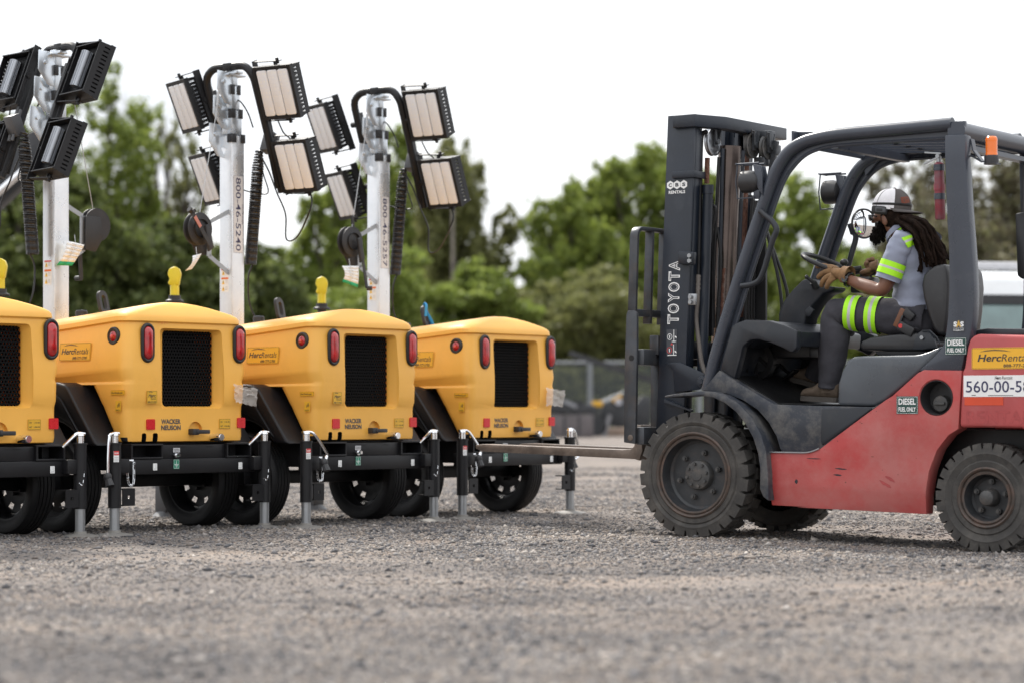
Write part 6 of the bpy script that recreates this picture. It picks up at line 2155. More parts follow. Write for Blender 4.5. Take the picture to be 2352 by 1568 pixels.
bands(a, b, ((.42, .475, 'hivis', .1035), (.475, .515, 'silver', .1035), (.515, .57, 'hivis', .1025), (.69, .75, 'hivis', .0985), (.75, .79, 'silver', .0975), (.79, .85, 'hivis', .0965)), near, .1)
a, b = P2(865, 1010, .67), P2(335, 975, .73)
bands(a, b, ((.42, .57, 'hivis', .1005), (.69, .85, 'hivis', .0955)), near, .1)

# boots
def boot(heel, toe, top, yy, w, par):
    h, t, s = P2(*heel, yy), P2(*toe, yy), P2(*top, yy)
    d = (t - h); L = d.length; d.normalize()
    v = (Y3 - d * Y3.dot(d)).normalized(); u = d.cross(v); u = u if u.z > 0 else -u
    rings = []
    for f, hw, hh in ((-.06, .55, .50), (.03, .85, .85), (.20, .9, 1.0), (.42, .9, .95), (.62, 1.05, .62), (.80, 1.08, .50), (.93, .9, .42), (1.0, .55, .26)):
        rings.append((h + d * L * f + u * (.022 + .052 * hh), u * .056 * hh, v * w * hw))
    o, _ = ringloft('boot', rings, 'boot', par, 20, .012, 3, caps=True)
    sh = [(h + d * L * .22 + u * .05, d * .062, v * w * .95), (h + d * L * .20 + u * .11, d * .058, v * w * .95), (s, d * .056, v * w * .98)]
    ringloft('boot_shaft', sh, 'boot', o, 20, .02, 5)
    mb = MB()
    out = [(-.07, .75), (.0, .95), (.2, .9), (.42, .85), (.65, 1.08), (.84, 1.08), (.97, .80), (1.03, .3)]
    pts = [h + d * L * f + v * w * q for f, q in out] + [h + d * L * f - v * w * q for f, q in out[::-1]]
    lo = [p for p in pts]; hi = [p + u * .028 for p in pts]
    mb.loft([lo, hi])
    mb.done('sole', 'sole', o, 30)
    mb = MB()
    for k in range(5):
        f = .34 + .07 * k
        c = h + d * L * f + u * (.128 - .016 * k)
        mb.tube(smoothpath([c - v * .03 - u * .01, c + u * .004, c + v * .03 - u * .01], 3), .003, 5)
    mb.done('laces', 'sole', o)
    return o
boot((258, 1540), (42, 1528), (205, 1432), .42, .044, BODY)
boot((150, 1452), (-40, 1400), (115, 1372), .74, .044, BODY)

# gloves: palm, four fingers of their own length and a thumb
def glove(name, wr, palm, fingers, thumb, mat, wrist_r=.036):
    NN = []; EE = []
    def a(p, r, pr=None):
        NN.append((p, tuple(q * 1.36 for q in r) if isinstance(r, tuple) else r * 1.32))
        if pr is not None: EE.append((pr, len(NN) - 1))
        return len(NN) - 1
    p0 = a(palm, (.034, .030))
    q = a(palm.lerp(wr, .6), .031, p0); a(wr, wrist_r, q)
    for f in fingers:
        pr = p0
        base = palm.lerp(f[0], .55)
        pr = a(base, .019, pr)
        for i, p in enumerate(f): pr = a(p, .0135 - .0014 * i, pr)
    pr = a(palm.lerp(thumb[0], .6), .020, p0)
    for i, p in enumerate(thumb): pr = a(p, .0145 - .0015 * i, pr)
    return fin(skin_mesh(name, NN, EE, 0), name, mat, BODY)
GL = glove('work_glove', PU(398, 1092, .405), PU(285, 1075, .41),
      [[PU(172, 1003, .435), PU(95, 985, .450), PU(28, 1000, .465)],
       [PU(150, 1052, .415), PU(85, 1082, .425), PU(48, 1128, .450)],
       [PU(155, 1108, .395), PU(105, 1160, .400), PU(88, 1222, .425)],
       [PU(185, 1150, .380), PU(155, 1200, .385), PU(150, 1240, .405)]],
      [PU(245, 1020, .455), PU(185, 1000, .490), PU(130, 1015, .505)], 'glove')
c0, c1 = PU(330, 1085, .408), PU(408, 1098, .40)
ringloft('glove_cuff', [ax_ring(c0, c1, c0, .046, .044), ax_ring(c0, c1, c0.lerp(c1, .5), .048, .046), ax_ring(c0, c1, c1, .052, .049)], 'glove', GL, 20, .03)
GL2 = glove('work_glove', PU(722, 985, .80), PU(655, 985, .79),
      [[PU(610, 1045, .770), PU(555, 1055, .765), PU(520, 1075, .775)],
       [PU(598, 1000, .785), PU(580, 965, .775), PU(600, 940, .765)],
       [PU(610, 960, .800), PU(600, 930, .795), PU(625, 915, .785)],
       [PU(640, 935, .815), PU(650, 915, .805), PU(668, 910, .795)]],
      [PU(625, 1070, .800), PU(570, 1090, .800), PU(530, 1105, .795)], 'glove2')
# watch
mb = MB()
a, b = P2(350, 768, .404), P2(330, 760, .407)
c = a.lerp(b, .4); d = (b - a).normalized()
v = (Y3 - d * Y3.dot(d)).normalized(); u = v.cross(d)
mb.tube([c + u * .037 * math.cos(2 * math.pi * k / 20) + v * .035 * math.sin(2 * math.pi * k / 20) for k in range(20)], .0065, 6, closed=True, flat=(1, 1.0))
mb.tube([c + d * .008 + u * .037 * math.cos(2 * math.pi * k / 20) + v * .035 * math.sin(2 * math.pi * k / 20) for k in range(20)], .0065, 6, closed=True)
mb.cyl(c - v * .036 + d * .004, c - v * .047 + d * .004, .019, seg=18)
mb.mi = 1
mb.tube([c - v * .048 + d * (.004 + .014 * math.cos(2 * math.pi * k / 16)) + u * .014 * math.sin(2 * math.pi * k / 16) for k in range(16)], .0018, 5, closed=True)
mb.done('watch', ['glass', 'ink_grey'], BODY)

# cap worn backwards, with head lamp
cc = PU(872, 345, .58)
MC = Matrix.Translation(cc) @ Matrix.Rotation(R(9), 4, 'Y')
mb = MB(); mb.tr = MC
f0, v0 = mb.mark()
rows = []
nu, nv = 40, 12
for j in range(nv + 1):
    el_ = R(-6 + 96 * j / nv)
    row = []
    for i in range(nu):
        a = 2 * math.pi * i / nu
        ce = math.cos(el_) ** .86 if math.cos(el_) > 0 else 0
        row.append(mb.bm.verts.new((.112 * ce * math.cos(a), .090 * ce * math.sin(a), .106 * math.sin(el_))))
    rows.append(row)
for j in range(nv):
    for i in range(nu):
        i2 = (i + 1) % nu
        f = mb.bm.faces.new((rows[j][i], rows[j][i2], rows[j + 1][i2], rows[j + 1][i]))
        a = math.degrees(2 * math.pi * (i + .5) / nu)
        f.material_index = 0 if (a < 60 or a > 300) else 1
mb.bm.faces.ensure_lookup_table()
bmesh.ops.recalc_face_normals(mb.bm, faces=list(mb.bm.faces))
_vl, _fl = mb.bm.verts.layers.int['done'], mb.bm.faces.layers.int['done']
for v in mb.bm.verts:
    v.co = MC @ v.co; v[_vl] = 1
for f in mb.bm.faces: f[_fl] = 1
mb.mi = 0
mb.ball((0, 0, .106), (.009, .009, .006), 10, 6)
for a0 in (60, 0, -60, -120, 120):       # seams
    mb.tube([(.1130 * math.cos(R(el_)) ** .86 * math.cos(R(a0)), .0910 * math.cos(R(el_)) ** .86 * math.sin(R(a0)), .107 * math.sin(R(el_))) for el_ in range(0, 88, 8)], .0013, 4)
CAP = mb.done('cap', ['capgrey', 'capmesh'], BODY, 50)
mb = MB(); mb.tr = MC
top, bot = [], []
for i in range(15):
    a = R(-76 + 152 * i / 14)
    top.append((.110 * math.cos(a), .089 * math.sin(a)))
rr_ = []
for f in (0, .35, .7, 1.0):
    rr_.append([Vector((x + .075 * f * max(0, math.cos(R(-76 + 152 * i / 14))) ** .6, y * (1 + .02 * f), -.002 - .004 * f * f - .016 * (y / .09) ** 2 * f)) for i, (x, y) in enumerate(top)])
mb.loft(rr_, cap=False, closed_ring=False)
br = mb.done('brim', 'capgrey', CAP, 60)
md = br.modifiers.new('thickness', 'SOLIDIFY'); md.thickness = .003
mb = MB(); mb.tr = MC
for k, (w_, z0, mi) in enumerate(((.001, .018, 0),)):
    path = [(.1125 * math.cos(2 * math.pi * i / 36), .0908 * math.sin(2 * math.pi * i / 36), .016 + .010 * math.cos(2 * math.pi * i / 36)) for i in range(36)]
    mb.tube(path, .0068, 6, closed=True, flat=(1.0, .22))
HB = mb.done('headlamp_strap', 'cable', BODY, 50)
mb = MB()
p = PU(735, 372, .487)
rot = Matrix.Rotation(R(24), 4, 'Z') @ Matrix.Rotation(R(5), 4, 'Y')
mb.box(p, (.088, .026, .046), rot, .010, 3)
mb.mi = 1
mb.box(p + Vector((.012, -.014, 0)), (.056, .006, .026), rot, .004)
mb.mi = 0
mb.box(p + Vector((.008, -.0175, 0)), (.034, .004, .016), rot, .002)
mb.done('lamp_body', ['blackpl', 'greybox'], HB)
drape('leather_patch', [(964, 232), (1050, 222), (1066, 288), (980, 308)], ZU, [CAP], 'leather', CAP)
drape('patch_lettering', [(998, 250), (1006, 249), (1012, 282), (1003, 284)], ZU, [CAP], 'sole', CAP, 2, .0046)
drape('patch_lettering', [(1018, 246), (1040, 243), (1042, 250), (1020, 253)], ZU, [CAP], 'sole', CAP, 2, .0046)

# sunglasses, beard, hair
mb = MB()
gx = PU(655, 462, .58)
for sy in (-1, 1):
    pts = []
    for i in range(7):
        a = R(8 + 66 * i / 6)
        pts.append(PU(632 + 125 * (1 - math.cos(a)) ** 1.1, 430, .58) + Vector((0, sy * (.008 + .066 * math.sin(a)), 0)))
    mb.loft([pts, [q + Vector((.004, 0, -.020)) for q in pts], [q + Vector((.012, 0, -.034)) for q in pts[:]]], cap=False, closed_ring=False)
    mb.bar(pts[-1] + Vector((0, 0, -.006)), PU(775, 452, .58) + Vector((0, sy * .078, 0)), .006, .008)
sg = mb.done('sunglasses', 'glass', BODY, 60)
md = sg.modifiers.new('thickness', 'SOLIDIFY'); md.thickness = .003
rb = random.Random(5)
bm_ = MB()
blobs = [((745, 585), (.034, .052, .024)), ((772, 540), (.016, .070, .030)), ((722, 612), (.030, .042, .030)), ((695, 660), (.026, .032, .036)), ((735, 640), (.036, .042, .034)), ((785, 590), (.026, .058, .028)), ((688, 572), (.014, .028, .007))]
for (x, y), r in blobs:
    bm_.ball(PU(x, y, .58), r, 20, 14)
for k in range(420):
    (x, y), r = blobs[rb.randrange(len(blobs) - 1)]
    c = PU(x, y, .58)
    th, ph = rb.uniform(0, 6.28), math.acos(rb.uniform(-1, .5))
    d = Vector((math.sin(ph) * math.cos(th), math.sin(ph) * math.sin(th), math.cos(ph)))
    p = c + Vector((d.x * r[0], d.y * r[1], d.z * r[2])) * .93
    q = p + d * rb.uniform(.003, .009) + Vector((rb.uniform(-.008, .003), rb.uniform(-.005, .005), -rb.uniform(.006, .018)))
    bm_.tube([p, (p + q) / 2 + d * .004, q], [.0045, .004, .0012], 4)
bm_.done('beard', 'beard', BODY, 60)
hb = MB()
hb.ball(PU(905, 440, .58), (.080, .085, .075), 20, 14)
hb.ball(PU(960, 480, .58), (.070, .080, .070), 20, 14)
rd = random.Random(11)
def lock(p, r0):
    P = smoothpath(p, 7)
    n = len(P)
    w = rd.uniform(0, 6)
    hb.tube([q + Vector((math.sin(i * 1.3 + w), math.cos(i * 1.1 + w), 0)) * .0022 for i, q in enumerate(P)], [r0 * (1 - .35 * i / n) * (1 + .14 * math.sin(i * 2.1 + w)) for i in range(n)], 6)
for k in range(88):
    u = rd.random(); v = rd.random()
    yy = .58 + (v - .5) * .20
    x0 = 895 + 190 * u; y0 = 462 - 30 * u + rd.uniform(-8, 25)
    x1 = 1075 + 215 * u + rd.uniform(-20, 20); y1 = 575 + rd.uniform(-20, 40) - 50 * u
    x2 = 1150 + 270 * u + rd.uniform(-18, 18); y2 = 760 + rd.uniform(-20, 20)
    x3 = 1190 + 300 * u + rd.uniform(-18, 18); y3 = 985 + rd.uniform(-60, 70) - 20 * u
    y1_, y2_, y3_ = .58 + (v - .5) * .26, .58 + (v - .5) * .30, .58 + (v - .5) * .30
    s_ = (1 - u) * (-.035)
    lock([PU(x0, y0, yy), PU(x1, y1, y1_ + s_), PU(x2, y2, y2_ + s_), PU(x3, y3, y3_ + s_)], rd.uniform(.0085, .0125))
for k in range(9):                   # the locks that fall over the near shoulder
    t = k / 8
    lock([PU(1000 + 60 * t, 430, .50), PU(1085 + 50 * t, 600, .455), PU(1125 + 45 * t + rd.uniform(-8, 8), 800, .44), PU(1165 + 35 * t + rd.uniform(-10, 10), 980 + rd.uniform(0, 100), .45)], rd.uniform(.0075, .0105))
for k in range(8):
    lock([PU(860 + 22 * k, 440, .51), PU(905 + 24 * k, 480, .505), PU(950 + 25 * k, 520 + 6 * k, .50), PU(1010 + 22 * k, 600 + 10 * k, .47)], .009)
hb.done('dreadlocks', 'hair', BODY, 60)
# knife sheath and holster on the hip
mb = MB()
a, b = P2(682, 950, .375), P2(632, 1062, .375)
mb.bar(a, b, .030, .016, (0, 1, 0), .004)
mb.mi = 1
q = P2(700, 1075, .372)
mb.box(q, (.10, .028, .055), (0, R(28), 0), .010)
mb.box(P2(720, 985, .38), (.07, .03, .05), (0, R(40), 0), .012)
mb.bar(P2(680, 990, .365), P2(650, 1060, .362), .010, .010, (0, 1, 0), .002)
mb.mi = 2
mb.cyl(P2(664, 1056, .362), P2(664, 1056, .354), .012, seg=14)
mb.done('belt_holster', ['holster', 'blackpl', 'sign_red'], BODY)
# ------------------------------------------------------------------ trees, fence and machines behind the yard
def leaf_mat(name, c0, c1, c2):
    m = bpy.data.materials.new(name); m.use_nodes = True
    nt = m.node_tree; L = nt.links
    b = nt.nodes['Principled BSDF']; out = nt.nodes['Material Output']
    g = nt.nodes.new('ShaderNodeNewGeometry')
    r = nt.nodes.new('ShaderNodeValToRGB')
    r.color_ramp.elements[0].color = (*c0, 1); r.color_ramp.elements[1].color = (*c2, 1)
    e = r.color_ramp.elements.new(.5); e.color = (*c1, 1)
    L.new(g.outputs['Random Per Island'], r.inputs['Fac'])
    L.new(r.outputs['Color'], b.inputs['Base Color'])
    b.inputs['Roughness'].default_value = .55
    t = nt.nodes.new('ShaderNodeBsdfTranslucent'); L.new(r.outputs['Color'], t.inputs['Color'])
    mx = nt.nodes.new('ShaderNodeMixShader'); mx.inputs[0].default_value = .5
    L.new(b.outputs[0], mx.inputs[1]); L.new(t.outputs[0], mx.inputs[2]); L.new(mx.outputs[0], out.inputs['Surface'])
    return m
LEAF = {
 'dark': leaf_mat('dark_leaves', (0.064, 0.086, 0.026), (0.112, 0.146, 0.038), (0.18, 0.21, 0.058)),
 'mid': leaf_mat('mid_leaves', (0.125, 0.172, 0.034), (0.205, 0.262, 0.048), (0.31, 0.36, 0.078)),
 'light': leaf_mat('fresh_leaves', (.135, .185, .036), (.21, .27, .052), (.30, .35, .085)),
 'olive': leaf_mat('olive_leaves', (0.125, 0.138, 0.05), (0.19, 0.20, 0.07), (0.26, 0.265, 0.095)),
 'brown': leaf_mat('budding_twigs', (.105, .090, .058), (.155, .138, .082), (.20, .21, .085)),
}
BARK = M('bark', (.055, .045, .038), .9, var=.3, vs=8)

def tree(name, label, cat, X, Y, h, hw, kind, seed, dens=1.0, sparse=0.0, leaf=.16, low=.05, group=None, trunk=True, lumps=9):
    rr = np.random.default_rng(seed); rp = random.Random(seed)
    t = thing(name, label, cat, (X, Y, 0), 0, group)
    # limbs
    mb = MB()
    tips = []
    r0 = .035 * h * (.7 if trunk else .35)
    base = Vector((0, 0, -.1))
    fork = Vector((rp.uniform(-.2, .2), rp.uniform(-.2, .2), h * .28))
    mb.tube(smoothpath([base, fork * .5 + Vector((rp.uniform(-.08, .08), 0, 0)), fork], 4), [r0 * (1.25 - .5 * i / 8) for i in range(9)], 8)
    cents = []
    for k in range(lumps):
        a = 2.399 * k + rp.random()
        lvl = ((k + rp.random()) / lumps)
        z = h * (low + .06 + (.86 - low - .06) * lvl)
        prof = math.sqrt(max(.22, 1 - abs((lvl - .42) / .62) ** 4))
        rad = hw * (.18 + .62 * math.sqrt(rp.random())) * prof
        cents.append((Vector((rad * math.cos(a), rad * math.sin(a) * .7, z + rp.uniform(-.04, .06) * h)), hw * rp.uniform(.22, .46) * (.75 + .25 * prof), h * rp.uniform(.07, .15)))
    cents.append((Vector((rp.uniform(-.15, .15) * hw, 0, h * .90)), hw * .30, h * .10))
    cents.append((Vector((0, 0, h * .5)), hw * .55, h * .22))
    for c, a, b in cents:
        m = fork.lerp(c, .5) + Vector((rp.uniform(-.2, .2), rp.uniform(-.2, .2), rp.uniform(0, .3)))
        P = smoothpath([fork * rp.uniform(.6, 1.0), m, c], 4)
        mb.tube(P, [max(.012, r0 * .5 * (1 - .85 * i / len(P))) for i in range(len(P))], 6)
        for q in range(4 if sparse < .5 else 9):
            e = c + Vector((rp.uniform(-1, 1) * a, rp.uniform(-1, 1) * a, rp.uniform(-.3, 1.2) * b))
            mb.tube([P[-3], P[-3].lerp(e, .5) + Vector((0, 0, .1)), e], [.022, .014, .006], 4)
    mb.done('trunk', [BARK], t, 50)
    # leaf clumps
    pts = []
    for c, a, b in cents:
        n = int(2000 * dens * (a * a * b / (hw * hw * h * .016)) ** .67 * (1 - .6 * sparse))
        n = max(200, min(5200, n))
        # sub-clumps make light and dark pockets and holes
        m = max(10, n // 34)
        d = rr.normal(0, 1, (m, 3)); d /= np.linalg.norm(d, axis=1)[:, None]
        rad = rr.random(m) ** .42
        sc = d * rad[:, None] * np.array([a, a * .9, b])
        idx = rr.integers(0, m, n)
        p = sc[idx] + rr.normal(0, 1, (n, 3)) * np.array([a, a, b * 1.1]) * .10
        pts.append(p + np.array(c))
    p = np.concatenate(pts)
    n = len(p)
    s = leaf * (.55 + .9 * rr.random(n))
    u = rr.normal(0, 1, (n, 3)); u /= np.linalg.norm(u, axis=1)[:, None]
    w = np.cross(u, rr.normal(0, 1, (n, 3))); w /= np.linalg.norm(w, axis=1)[:, None] + 1e-9
    u = u * s[:, None]; w = w * (s * .55)[:, None]
    V = np.stack([p - u * .5, p + w * .5, p + u * .5, p - w * .5], 1).reshape(-1, 3)
    me = bpy.data.meshes.new('crown')
    me.vertices.add(n * 4); me.vertices.foreach_set('co', V.astype(np.float32).ravel())
    me.loops.add(n * 4); me.loops.foreach_set('vertex_index', np.arange(n * 4, dtype=np.int32))
    me.polygons.add(n); me.polygons.foreach_set('loop_start', np.arange(0, n * 4, 4, dtype=np.int32))
    me.update(calc_edges=True)
    me.materials.append(LEAF[kind])
    put(me, 'crown', t)
    return t
def wx(px, Y): return (px - CX) / F * Y
def wh(py, Y): return (HY - py) / F * Y + CH
GRP = 'trees beyond the yard'
TREES = [
 # px, top row, half-width px, distance, kind, density, sparse, leaf, label
 (10, 300, 170, 72, 'dark', 1.1, .1, .17, 'dark bushy tree behind the lamp cluster at the left picture edge'),
 (225, 195, 150, 84, 'mid', .7, .3, .17, 'tall loose-crowned tree rising right of the leftmost mast'),
 (400, 280, 105, 90, 'olive', .55, .5, .15, 'thin open-crowned tree with sky showing through, behind the left lamps of the 800-46-5240 mast'),
 (170, 430, 180, 64, 'dark', 1.2, .0, .15, 'low dark bushy tree between the leftmost mast and the second trailer'),
 (400, 520, 150, 66, 'dark', 1.2, .0, .15, 'low dark tree behind the winch of the mast numbered 800-46-5240'),
 (590, 585, 130, 72, 'dark', 1.2, .0, .15, 'small dark round tree in the gap between the two numbered masts'),
 (760, 455, 135, 84, 'mid', 1.1, .05, .16, 'mid-green tree behind the lower left lamps of the mast numbered 800-46-5257'),
 (900, 325, 135, 98, 'mid', 1.0, .15, .18, 'tall green tree standing behind the coil cable of the mast numbered 800-46-5257'),
 (1060, 350, 118, 92, 'olive', 1.1, .08, .17, 'dull olive round-topped tree with the bare grey pole in front of it'),
 (900, 580, 190, 76, 'light', 1.2, .0, .14, 'fresh green shrub-like tree above the roof of the third trailer'),
 (1100, 615, 130, 78, 'light', 1.2, .0, .14, 'fresh green low tree above the roof of the trailer nearest the forks'),
 (1320, 480, 150, 90, 'mid', 1.1, .08, .16, 'green tree sloping down left of the tallest middle tree'),
 (1465, 388, 165, 94, 'mid', 1.1, .08, .17, 'tallest green tree in the middle, just left of the forklift mast'),
 (1385, 425, 120, 96, 'mid', 1.1, .1, .16, 'green tree filling the slope between the two tallest middle crowns'),
 (1370, 640, 200, 82, 'olive', .9, .2, .14, 'olive undergrowth tree with sky holes over the chain-link fence'),
 (1650, 440, 150, 92, 'mid', 1.1, .05, .16, 'green tree hidden mostly behind the forklift mast'),
 (1850, 450, 145, 84, 'light', 1.2, .05, .15, 'bright green rounded tree seen through the forklift cab'),
 (1990, 600, 130, 80, 'mid', 1.1, .1, .15, 'mid-green low tree behind the steering wheel and mirror'),
 (2070, 390, 130, 90, 'brown', .7, .5, .14, 'half-bare brown budding tree above the driver cap'),
 (2210, 345, 140, 98, 'brown', 1.0, .35, .15, 'taller brown budding tree behind the rear pillar of the forklift'),
 (2340, 380, 130, 88, 'brown', 1.1, .3, .15, 'brown budding tree at the right picture edge behind the beacon'),
 (2200, 520, 210, 78, 'brown', 1.4, .1, .14, 'low brown thicket tree just above the white truck'),
]
for i, T in enumerate(TREES):
    px_, top, hwp, Y, kind, dens, sp, leaf, lab = T[:9]
    tree('leafy_tree' if kind != 'brown' else 'budding_tree', lab, 'tree', wx(px_, Y), Y, wh(top, Y) * (1.10 if 1200 < px_ < 1900 else 1.05), hwp * 1.30 / F * Y, kind, 100 + i, dens, sp, leaf * 1.3, low=.0, group=GRP, lumps=18)
# far wood closing the view low down
def far_wood():
    rr = np.random.default_rng(5)
    n = 42000
    x = rr.uniform(-30, 34, n); y = rr.uniform(100, 112, n)
    top = 3.6 + 1.3 * np.sin(x * .45 + 1) + .9 * np.sin(x * 1.3) + .5 * np.sin(x * 3.1 + 2)
    z = rr.random(n) ** .8 * top
    p = np.stack([x, y, z], 1)
    s = .30 * (.6 + .8 * rr.random(n))
    u = rr.normal(0, 1, (n, 3)); u /= np.linalg.norm(u, axis=1)[:, None]
    w = np.cross(u, rr.normal(0, 1, (n, 3))); w /= np.linalg.norm(w, axis=1)[:, None]
    u *= s[:, None]; w *= (s * .7)[:, None]
    V = np.stack([p - u * .5, p + w * .5, p + u * .5, p - w * .5], 1).reshape(-1, 3)
    me = bpy.data.meshes.new('far_wood')
    me.from_pydata(V.tolist(), [], np.arange(n * 4).reshape(-1, 4).tolist())
    me.materials.append(LEAF['dark'])
    o = put(me, 'far_wood')
    tag(o, 'dim band of far-off woodland closing the view behind the single trees', 'woodland', kind='stuff')
far_wood()

# bare pole
pole = MB(); pole.lathe([(.08, 0), (.07, 3), (.05, wh(475, 84)), (0, wh(474, 84))], (0, 0, 0), 'z', 12)
po = pole.done('pole', [M('weathered_pole', (.21, .185, .16), .9, var=.2)], None)
po.location = (wx(1040, 84), 84, 0)
tag(po, 'bare weathered pole rising from shrubs below the right lamps of the 800-46-5257 mast', 'pole')

# chain-link fence
FY = 75.0
x0, x1 = wx(-200, FY), wx(2600, FY)
fence = thing('chain_link_fence', 'grey chain-link fence with posts and top rail across the back of the yard', 'fence', (0, FY, 0))
fh = wh(832, FY)
fm = bpy.data.materials.new('chain_link'); fm.use_nodes = True
nt = fm.node_tree; b = nt.nodes['Principled BSDF']
b.inputs['Base Color'].default_value = (.13, .15, .15, 1); b.inputs['Roughness'].default_value = .6; b.inputs['Alpha'].default_value = .36
mb = MB(); mb.poly([(x0, .03, .05), (x1, .03, .05), (x1, .03, fh), (x0, .03, fh)])
mb.done('wire_mesh', [fm], fence, 0)
gal = M('fence_steel', (.20, .215, .23), .5, var=.1)
mb = MB(); mb.cyl((x0, 0, fh), (x1, 0, fh), .045, seg=8)
mb.done('top_rail', [gal], fence)
k0 = wx(1355, FY)
pm = MB(); pm.cyl((0, 0, 0), (0, 0, fh + .05), .085, seg=10); pm = pm.mesh('post', [gal])
x = k0 - 3.4 * 8
while x < x1:
    if x > x0:
        o = put(pm, 'post', fence); o.location = (x, 0, 0)
    x += 3.4
mb = MB(); mb.cyl((k0 - .2, -.05, wh(940, FY)), (k0 + 1.3, -.05, wh(895, FY)), .06, seg=8)
mb.done('brace', [gal], fence)

# things lying in front of the fence
def place(name, label, cat, px_, Y, mk):
    t = thing(name, label, cat, (wx(px_, Y), Y, 0))
    mk(t)
    return t
CONC = M('stained_concrete', (.125, .112, .115), .9, var=.25, vs=2, dirt=((.07, .06, .06), .5, 3))
OLDBLK = M('weathered_black_steel', (.022, .024, .028), .55, var=.3, dirt=((.08, .075, .07), .4, 3))
CATY = M('machine_yellow', (.60, .33, .02), .5)
def mk_block(t):
    mb = MB()
    mb.b2(-.75, .52, -.4, .5, 0, .62, .03)
    mb.prism([(-.50, .62), (-.36, .74), (-.22, .62)], -.1, .1, 'y')
    mb.done('block', [CONC], t)
    mb = MB(); mb.b2(.10, .16, -.405, -.395, .05, .58); mb.b2(-.3, -.24, -.405, -.395, .05, .58); mb.done('joint', [OLDBLK], t)
place('concrete_block', 'grey-brown concrete block before the fence, right of the last yellow trailer', 'concrete block', 1318, 66, mk_block)
def mk_bucket(t):
    mb = MB()
    mb.prism([(-.80, .66), (-.72, 1.20), (-.55, 1.22), (-.35, 1.02), (.10, .95), (.62, .88), (.70, .64)], -.35, .35, 'y', .04)
    mb.prism([(-.3, 1.02), (.3, .96), (.3, .90), (-.3, .96)], -.37, -.33, 'y')
    mb.done('shell', [OLDBLK], t)
    mb = MB(); mb.bar((-.25, -.38, 1.0), (.12, -.38, .83), .10, .03, (0, 1, 0)); mb.done('wear_plate', [M('bare_steel', (.25, .26, .28), .4, metal=.5)], t)
    mb = MB()
    for x in (-.7, -.4, -.1, .2, .5): mb.b2(x - .04, x + .04, -.36, .2, .622, .70)
    mb.done('cutting_edge', [OLDBLK], t)
place('loader_bucket', 'black loader bucket resting on the concrete block before the fence', 'bucket', 1314, 66, mk_bucket)
def mk_trencher(t):
    mb = MB()
    mb.bar((.85, 0, 1.75), (-.95, 0, 2.35), .16, .22, (0, 1, 0)); mb.bar((.85, 0, 1.75), (.55, 0, .75), .18, .22, (0, 1, 0))
    mb.bar((.3, 0, 1.95), (1.5, .3, 1.55), .2, .2, (0, 1, 0))
    mb.done('boom', [OLDBLK], t)
    mb = MB()
    mb.prism([(-.12, .66), (.05, .98), (.45, 1.12), (.62, 1.0), (.66, .35), (.5, .25), (.1, .35)], -.3, .3, 'y', .03)
    mb.prism([(.55, .5), (1.1, 1.15), (1.35, 1.1), (1.3, .2), (.7, .15)], -.2, .4, 'y', .03)
    mb.done('frame', [OLDBLK], t)
    mb = MB(); mb.b2(-.32, -.02, -.34, -.2, .84, 1.0, .02); mb.done('guard', [CATY], t)
    mb = MB(); mb.prism([(.22, 1.02), (.50, 1.20), (.50, 1.06), (.34, .94)], -.36, -.2, 'y'); mb.done('guard', [CATY], t)
    mb = MB(); mb.cyl((.42, -.38, .98), (.42, -.3, .98), .10, seg=16); mb.done('disc', [M('pale_disc', (.42, .42, .46), .4)], t)
    mb = MB(); mb.cyl((-.2, -.35, .30), (-.2, .25, .30), .29, seg=24); mb.done('roller', [OLDBLK], t)
    mb = MB(); mb.bar((.18, -.32, .62), (.02, -.32, .0), .12, .06, (0, 1, 0)); mb.done('leg', [M('grey_leg', (.20, .20, .21), .5)], t)
place('trencher', 'black trenching machine with yellow guards and a slanting boom before the fence', 'machine', 1385, 68, mk_trencher)
mb = MB()
mb.prism([(-2.2, 0), (-2.0, .22), (2.4, .26), (2.8, 0)], -.3, .4, 'y', .03)
kb = mb.done('timber_kerb', [M('earthy_kerb', (.24, .18, .14), .9, var=.25, vs=2)])
kb.location = (wx(1420, 70), 70, 0)
tag(kb, 'long low tan timber kerb under the black trenching machine', 'kerb')

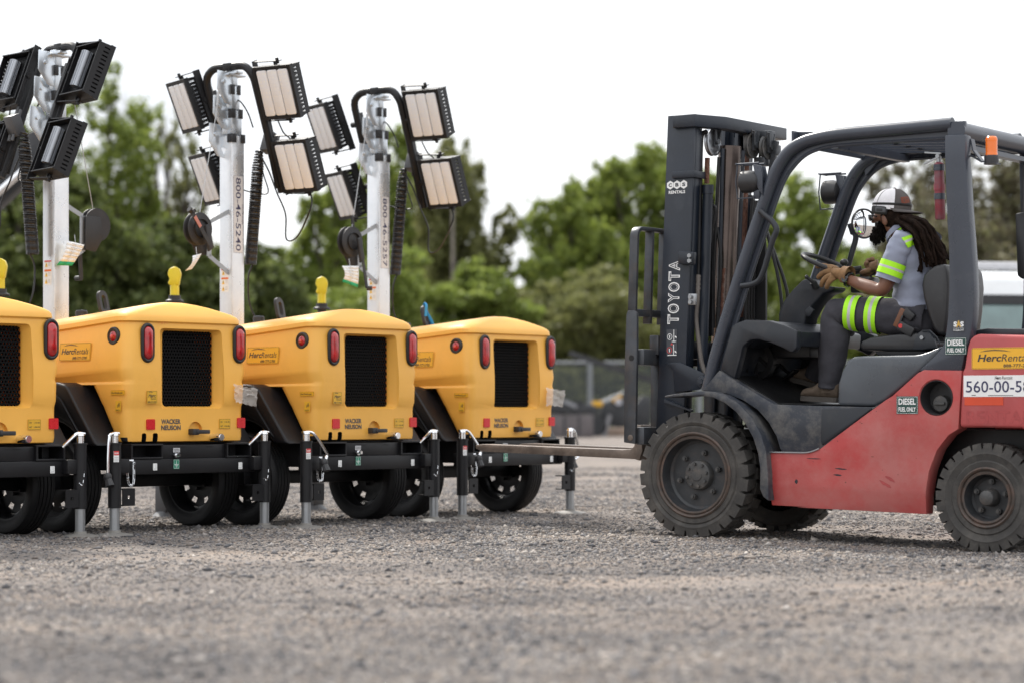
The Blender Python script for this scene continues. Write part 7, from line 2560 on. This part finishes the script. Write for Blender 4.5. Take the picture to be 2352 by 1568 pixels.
# white truck on the right
def mk_truck():
    Y = 30.0
    t = thing('parked_truck', 'white truck with roof light bar seen behind the driver seat, windscreen towards us', 'truck', (wx(2385, Y), Y, 0), R(8))
    wht = M('truck_white', (.72, .74, .75), .3, var=.04, coat=.4)
    mb = MB()
    w = .95
    rings = []
    for y, zt in ((-.95, 1.15), (-.93, 1.22), (.0, 1.30)):
        pass
    mb.prism([(-.55, .5), (-.60, 1.05), (-.45, 1.30), (.0, 1.42), (.36, 2.14), (.42, 2.36), (.60, 2.46), (2.0, 2.46), (2.1, 2.36), (2.1, .5)], -w, w, 'x', .05, 3)
    mb.done('cab', [wht], t, 40)
    gl = M('windscreen', (.10, .165, .16), .10, coat=.8, var=.3, vs=1.5)
    mb = MB(); mb.prism([(.004, 1.46), (.325, 2.10), (.36, 2.10), (.04, 1.46)], -.86, .86, 'x')
    mb.done('windscreen', [gl], t, 0)
    mb = MB(); mb.prism([(.272, 2.03), (.333, 2.155), (.345, 2.155), (.285, 2.03)], -.865, .865, 'x')
    mb.done('visor', [MT['black']], t, 0)
    for x in (-.35, .30):
        mb = MB(); mb.tube([(x, .0, 1.47), (x + .30, .10, 1.66), (x + .42, .17, 1.82)], .012, 6); mb.done('wiper', [MT['black']], t)
    mb = MB(); mb.b2(-.70, .70, .85, 1.1, 2.50, 2.60, .03); lb = mb.done('light_bar', [M('light_bar_plastic', (.50, .50, .52), .3)], t)
    bg_ = M('bracket_grey', (.35, .36, .37), .5)
    for x in (-.55, -.1, .4):
        mb = MB(); mb.b2(x - .05, x + .05, .9, 1.05, 2.45, 2.505); mb.done('foot', [bg_], lb)
    for x in (-.75, .75):
        mb = MB(); mb.ball((x, .40, 2.28), (.04, .05, .03), 12, 8); mb.done('marker_lamp', [MT['beacon']], t)
    for x in (-.95, .95):
        for y in (.1, 2.0):
            ty = MB(); ty.lathe([(.2, -.12), (.36, -.12), (.40, -.08), (.40, .08), (.36, .12), (.2, .12)], (0, 0, 0), 'x', 32, closed=True)
            o = ty.done('wheel', 'tyre', t); o.location = (x * .92, y, .40)
            ri = MB(); ri.lathe([(.2, -.06), (.1, -.03), (0, -.03)], (0, 0, 0), 'x', 24); ri.lathe([(.2, .06), (.1, .03), (0, .03)], (0, 0, 0), 'x', 24); ri.done('rim', 'alu', o)
    mb = MB(); mb.b2(-.7, .7, -.62, -.56, .62, .98); mb.done('grille', 'black', t)
    for x in (-.78, .78):
        mb = MB(); mb.ball((x, -.55, .92), (.10, .06, .08), 14, 8); mb.done('headlight', [M('lamp_glass', (.6, .62, .64), .1)], t)
mk_truck()

# black machine arm rising behind the lamps at the left edge
arm = thing('machine_boom', 'black steel machine boom with a bright ram, rising behind the lamps at the left edge', 'machine boom', (wx(-60, 24), 24, 0))
Y = 24.0
def AQ(px_, py_, d=0): return Vector((wx(px_, Y) - wx(-60, Y), d, wh(py_, Y)))
mb = MB()
mb.prism([(AQ(x, y).x, AQ(x, y).z) for x, y in ((112, 290), (122, 300), (112, 370), (60, 425), (10, 470), (-70, 540), (-140, 560), (-140, 490), (-60, 430), (20, 380), (70, 310))], -.14, .14, 'y', .02)
mb.done('arm', [OLDBLK], arm)
mb = MB(); mb.cyl(AQ(-20, 470, -.2), AQ(62, 398, -.2), .038, seg=14); mb.done('ram', 'chrome', arm)
mb = MB(); mb.prism([(AQ(-165, 480).x, AQ(0, 480).z), (AQ(-115, 500).x, AQ(0, 470).z), (AQ(-100, 900).x, 0), (AQ(-260, 900).x, 0)], -.3, .3, 'y', .03)
mb.done('pedestal', [OLDBLK], arm)
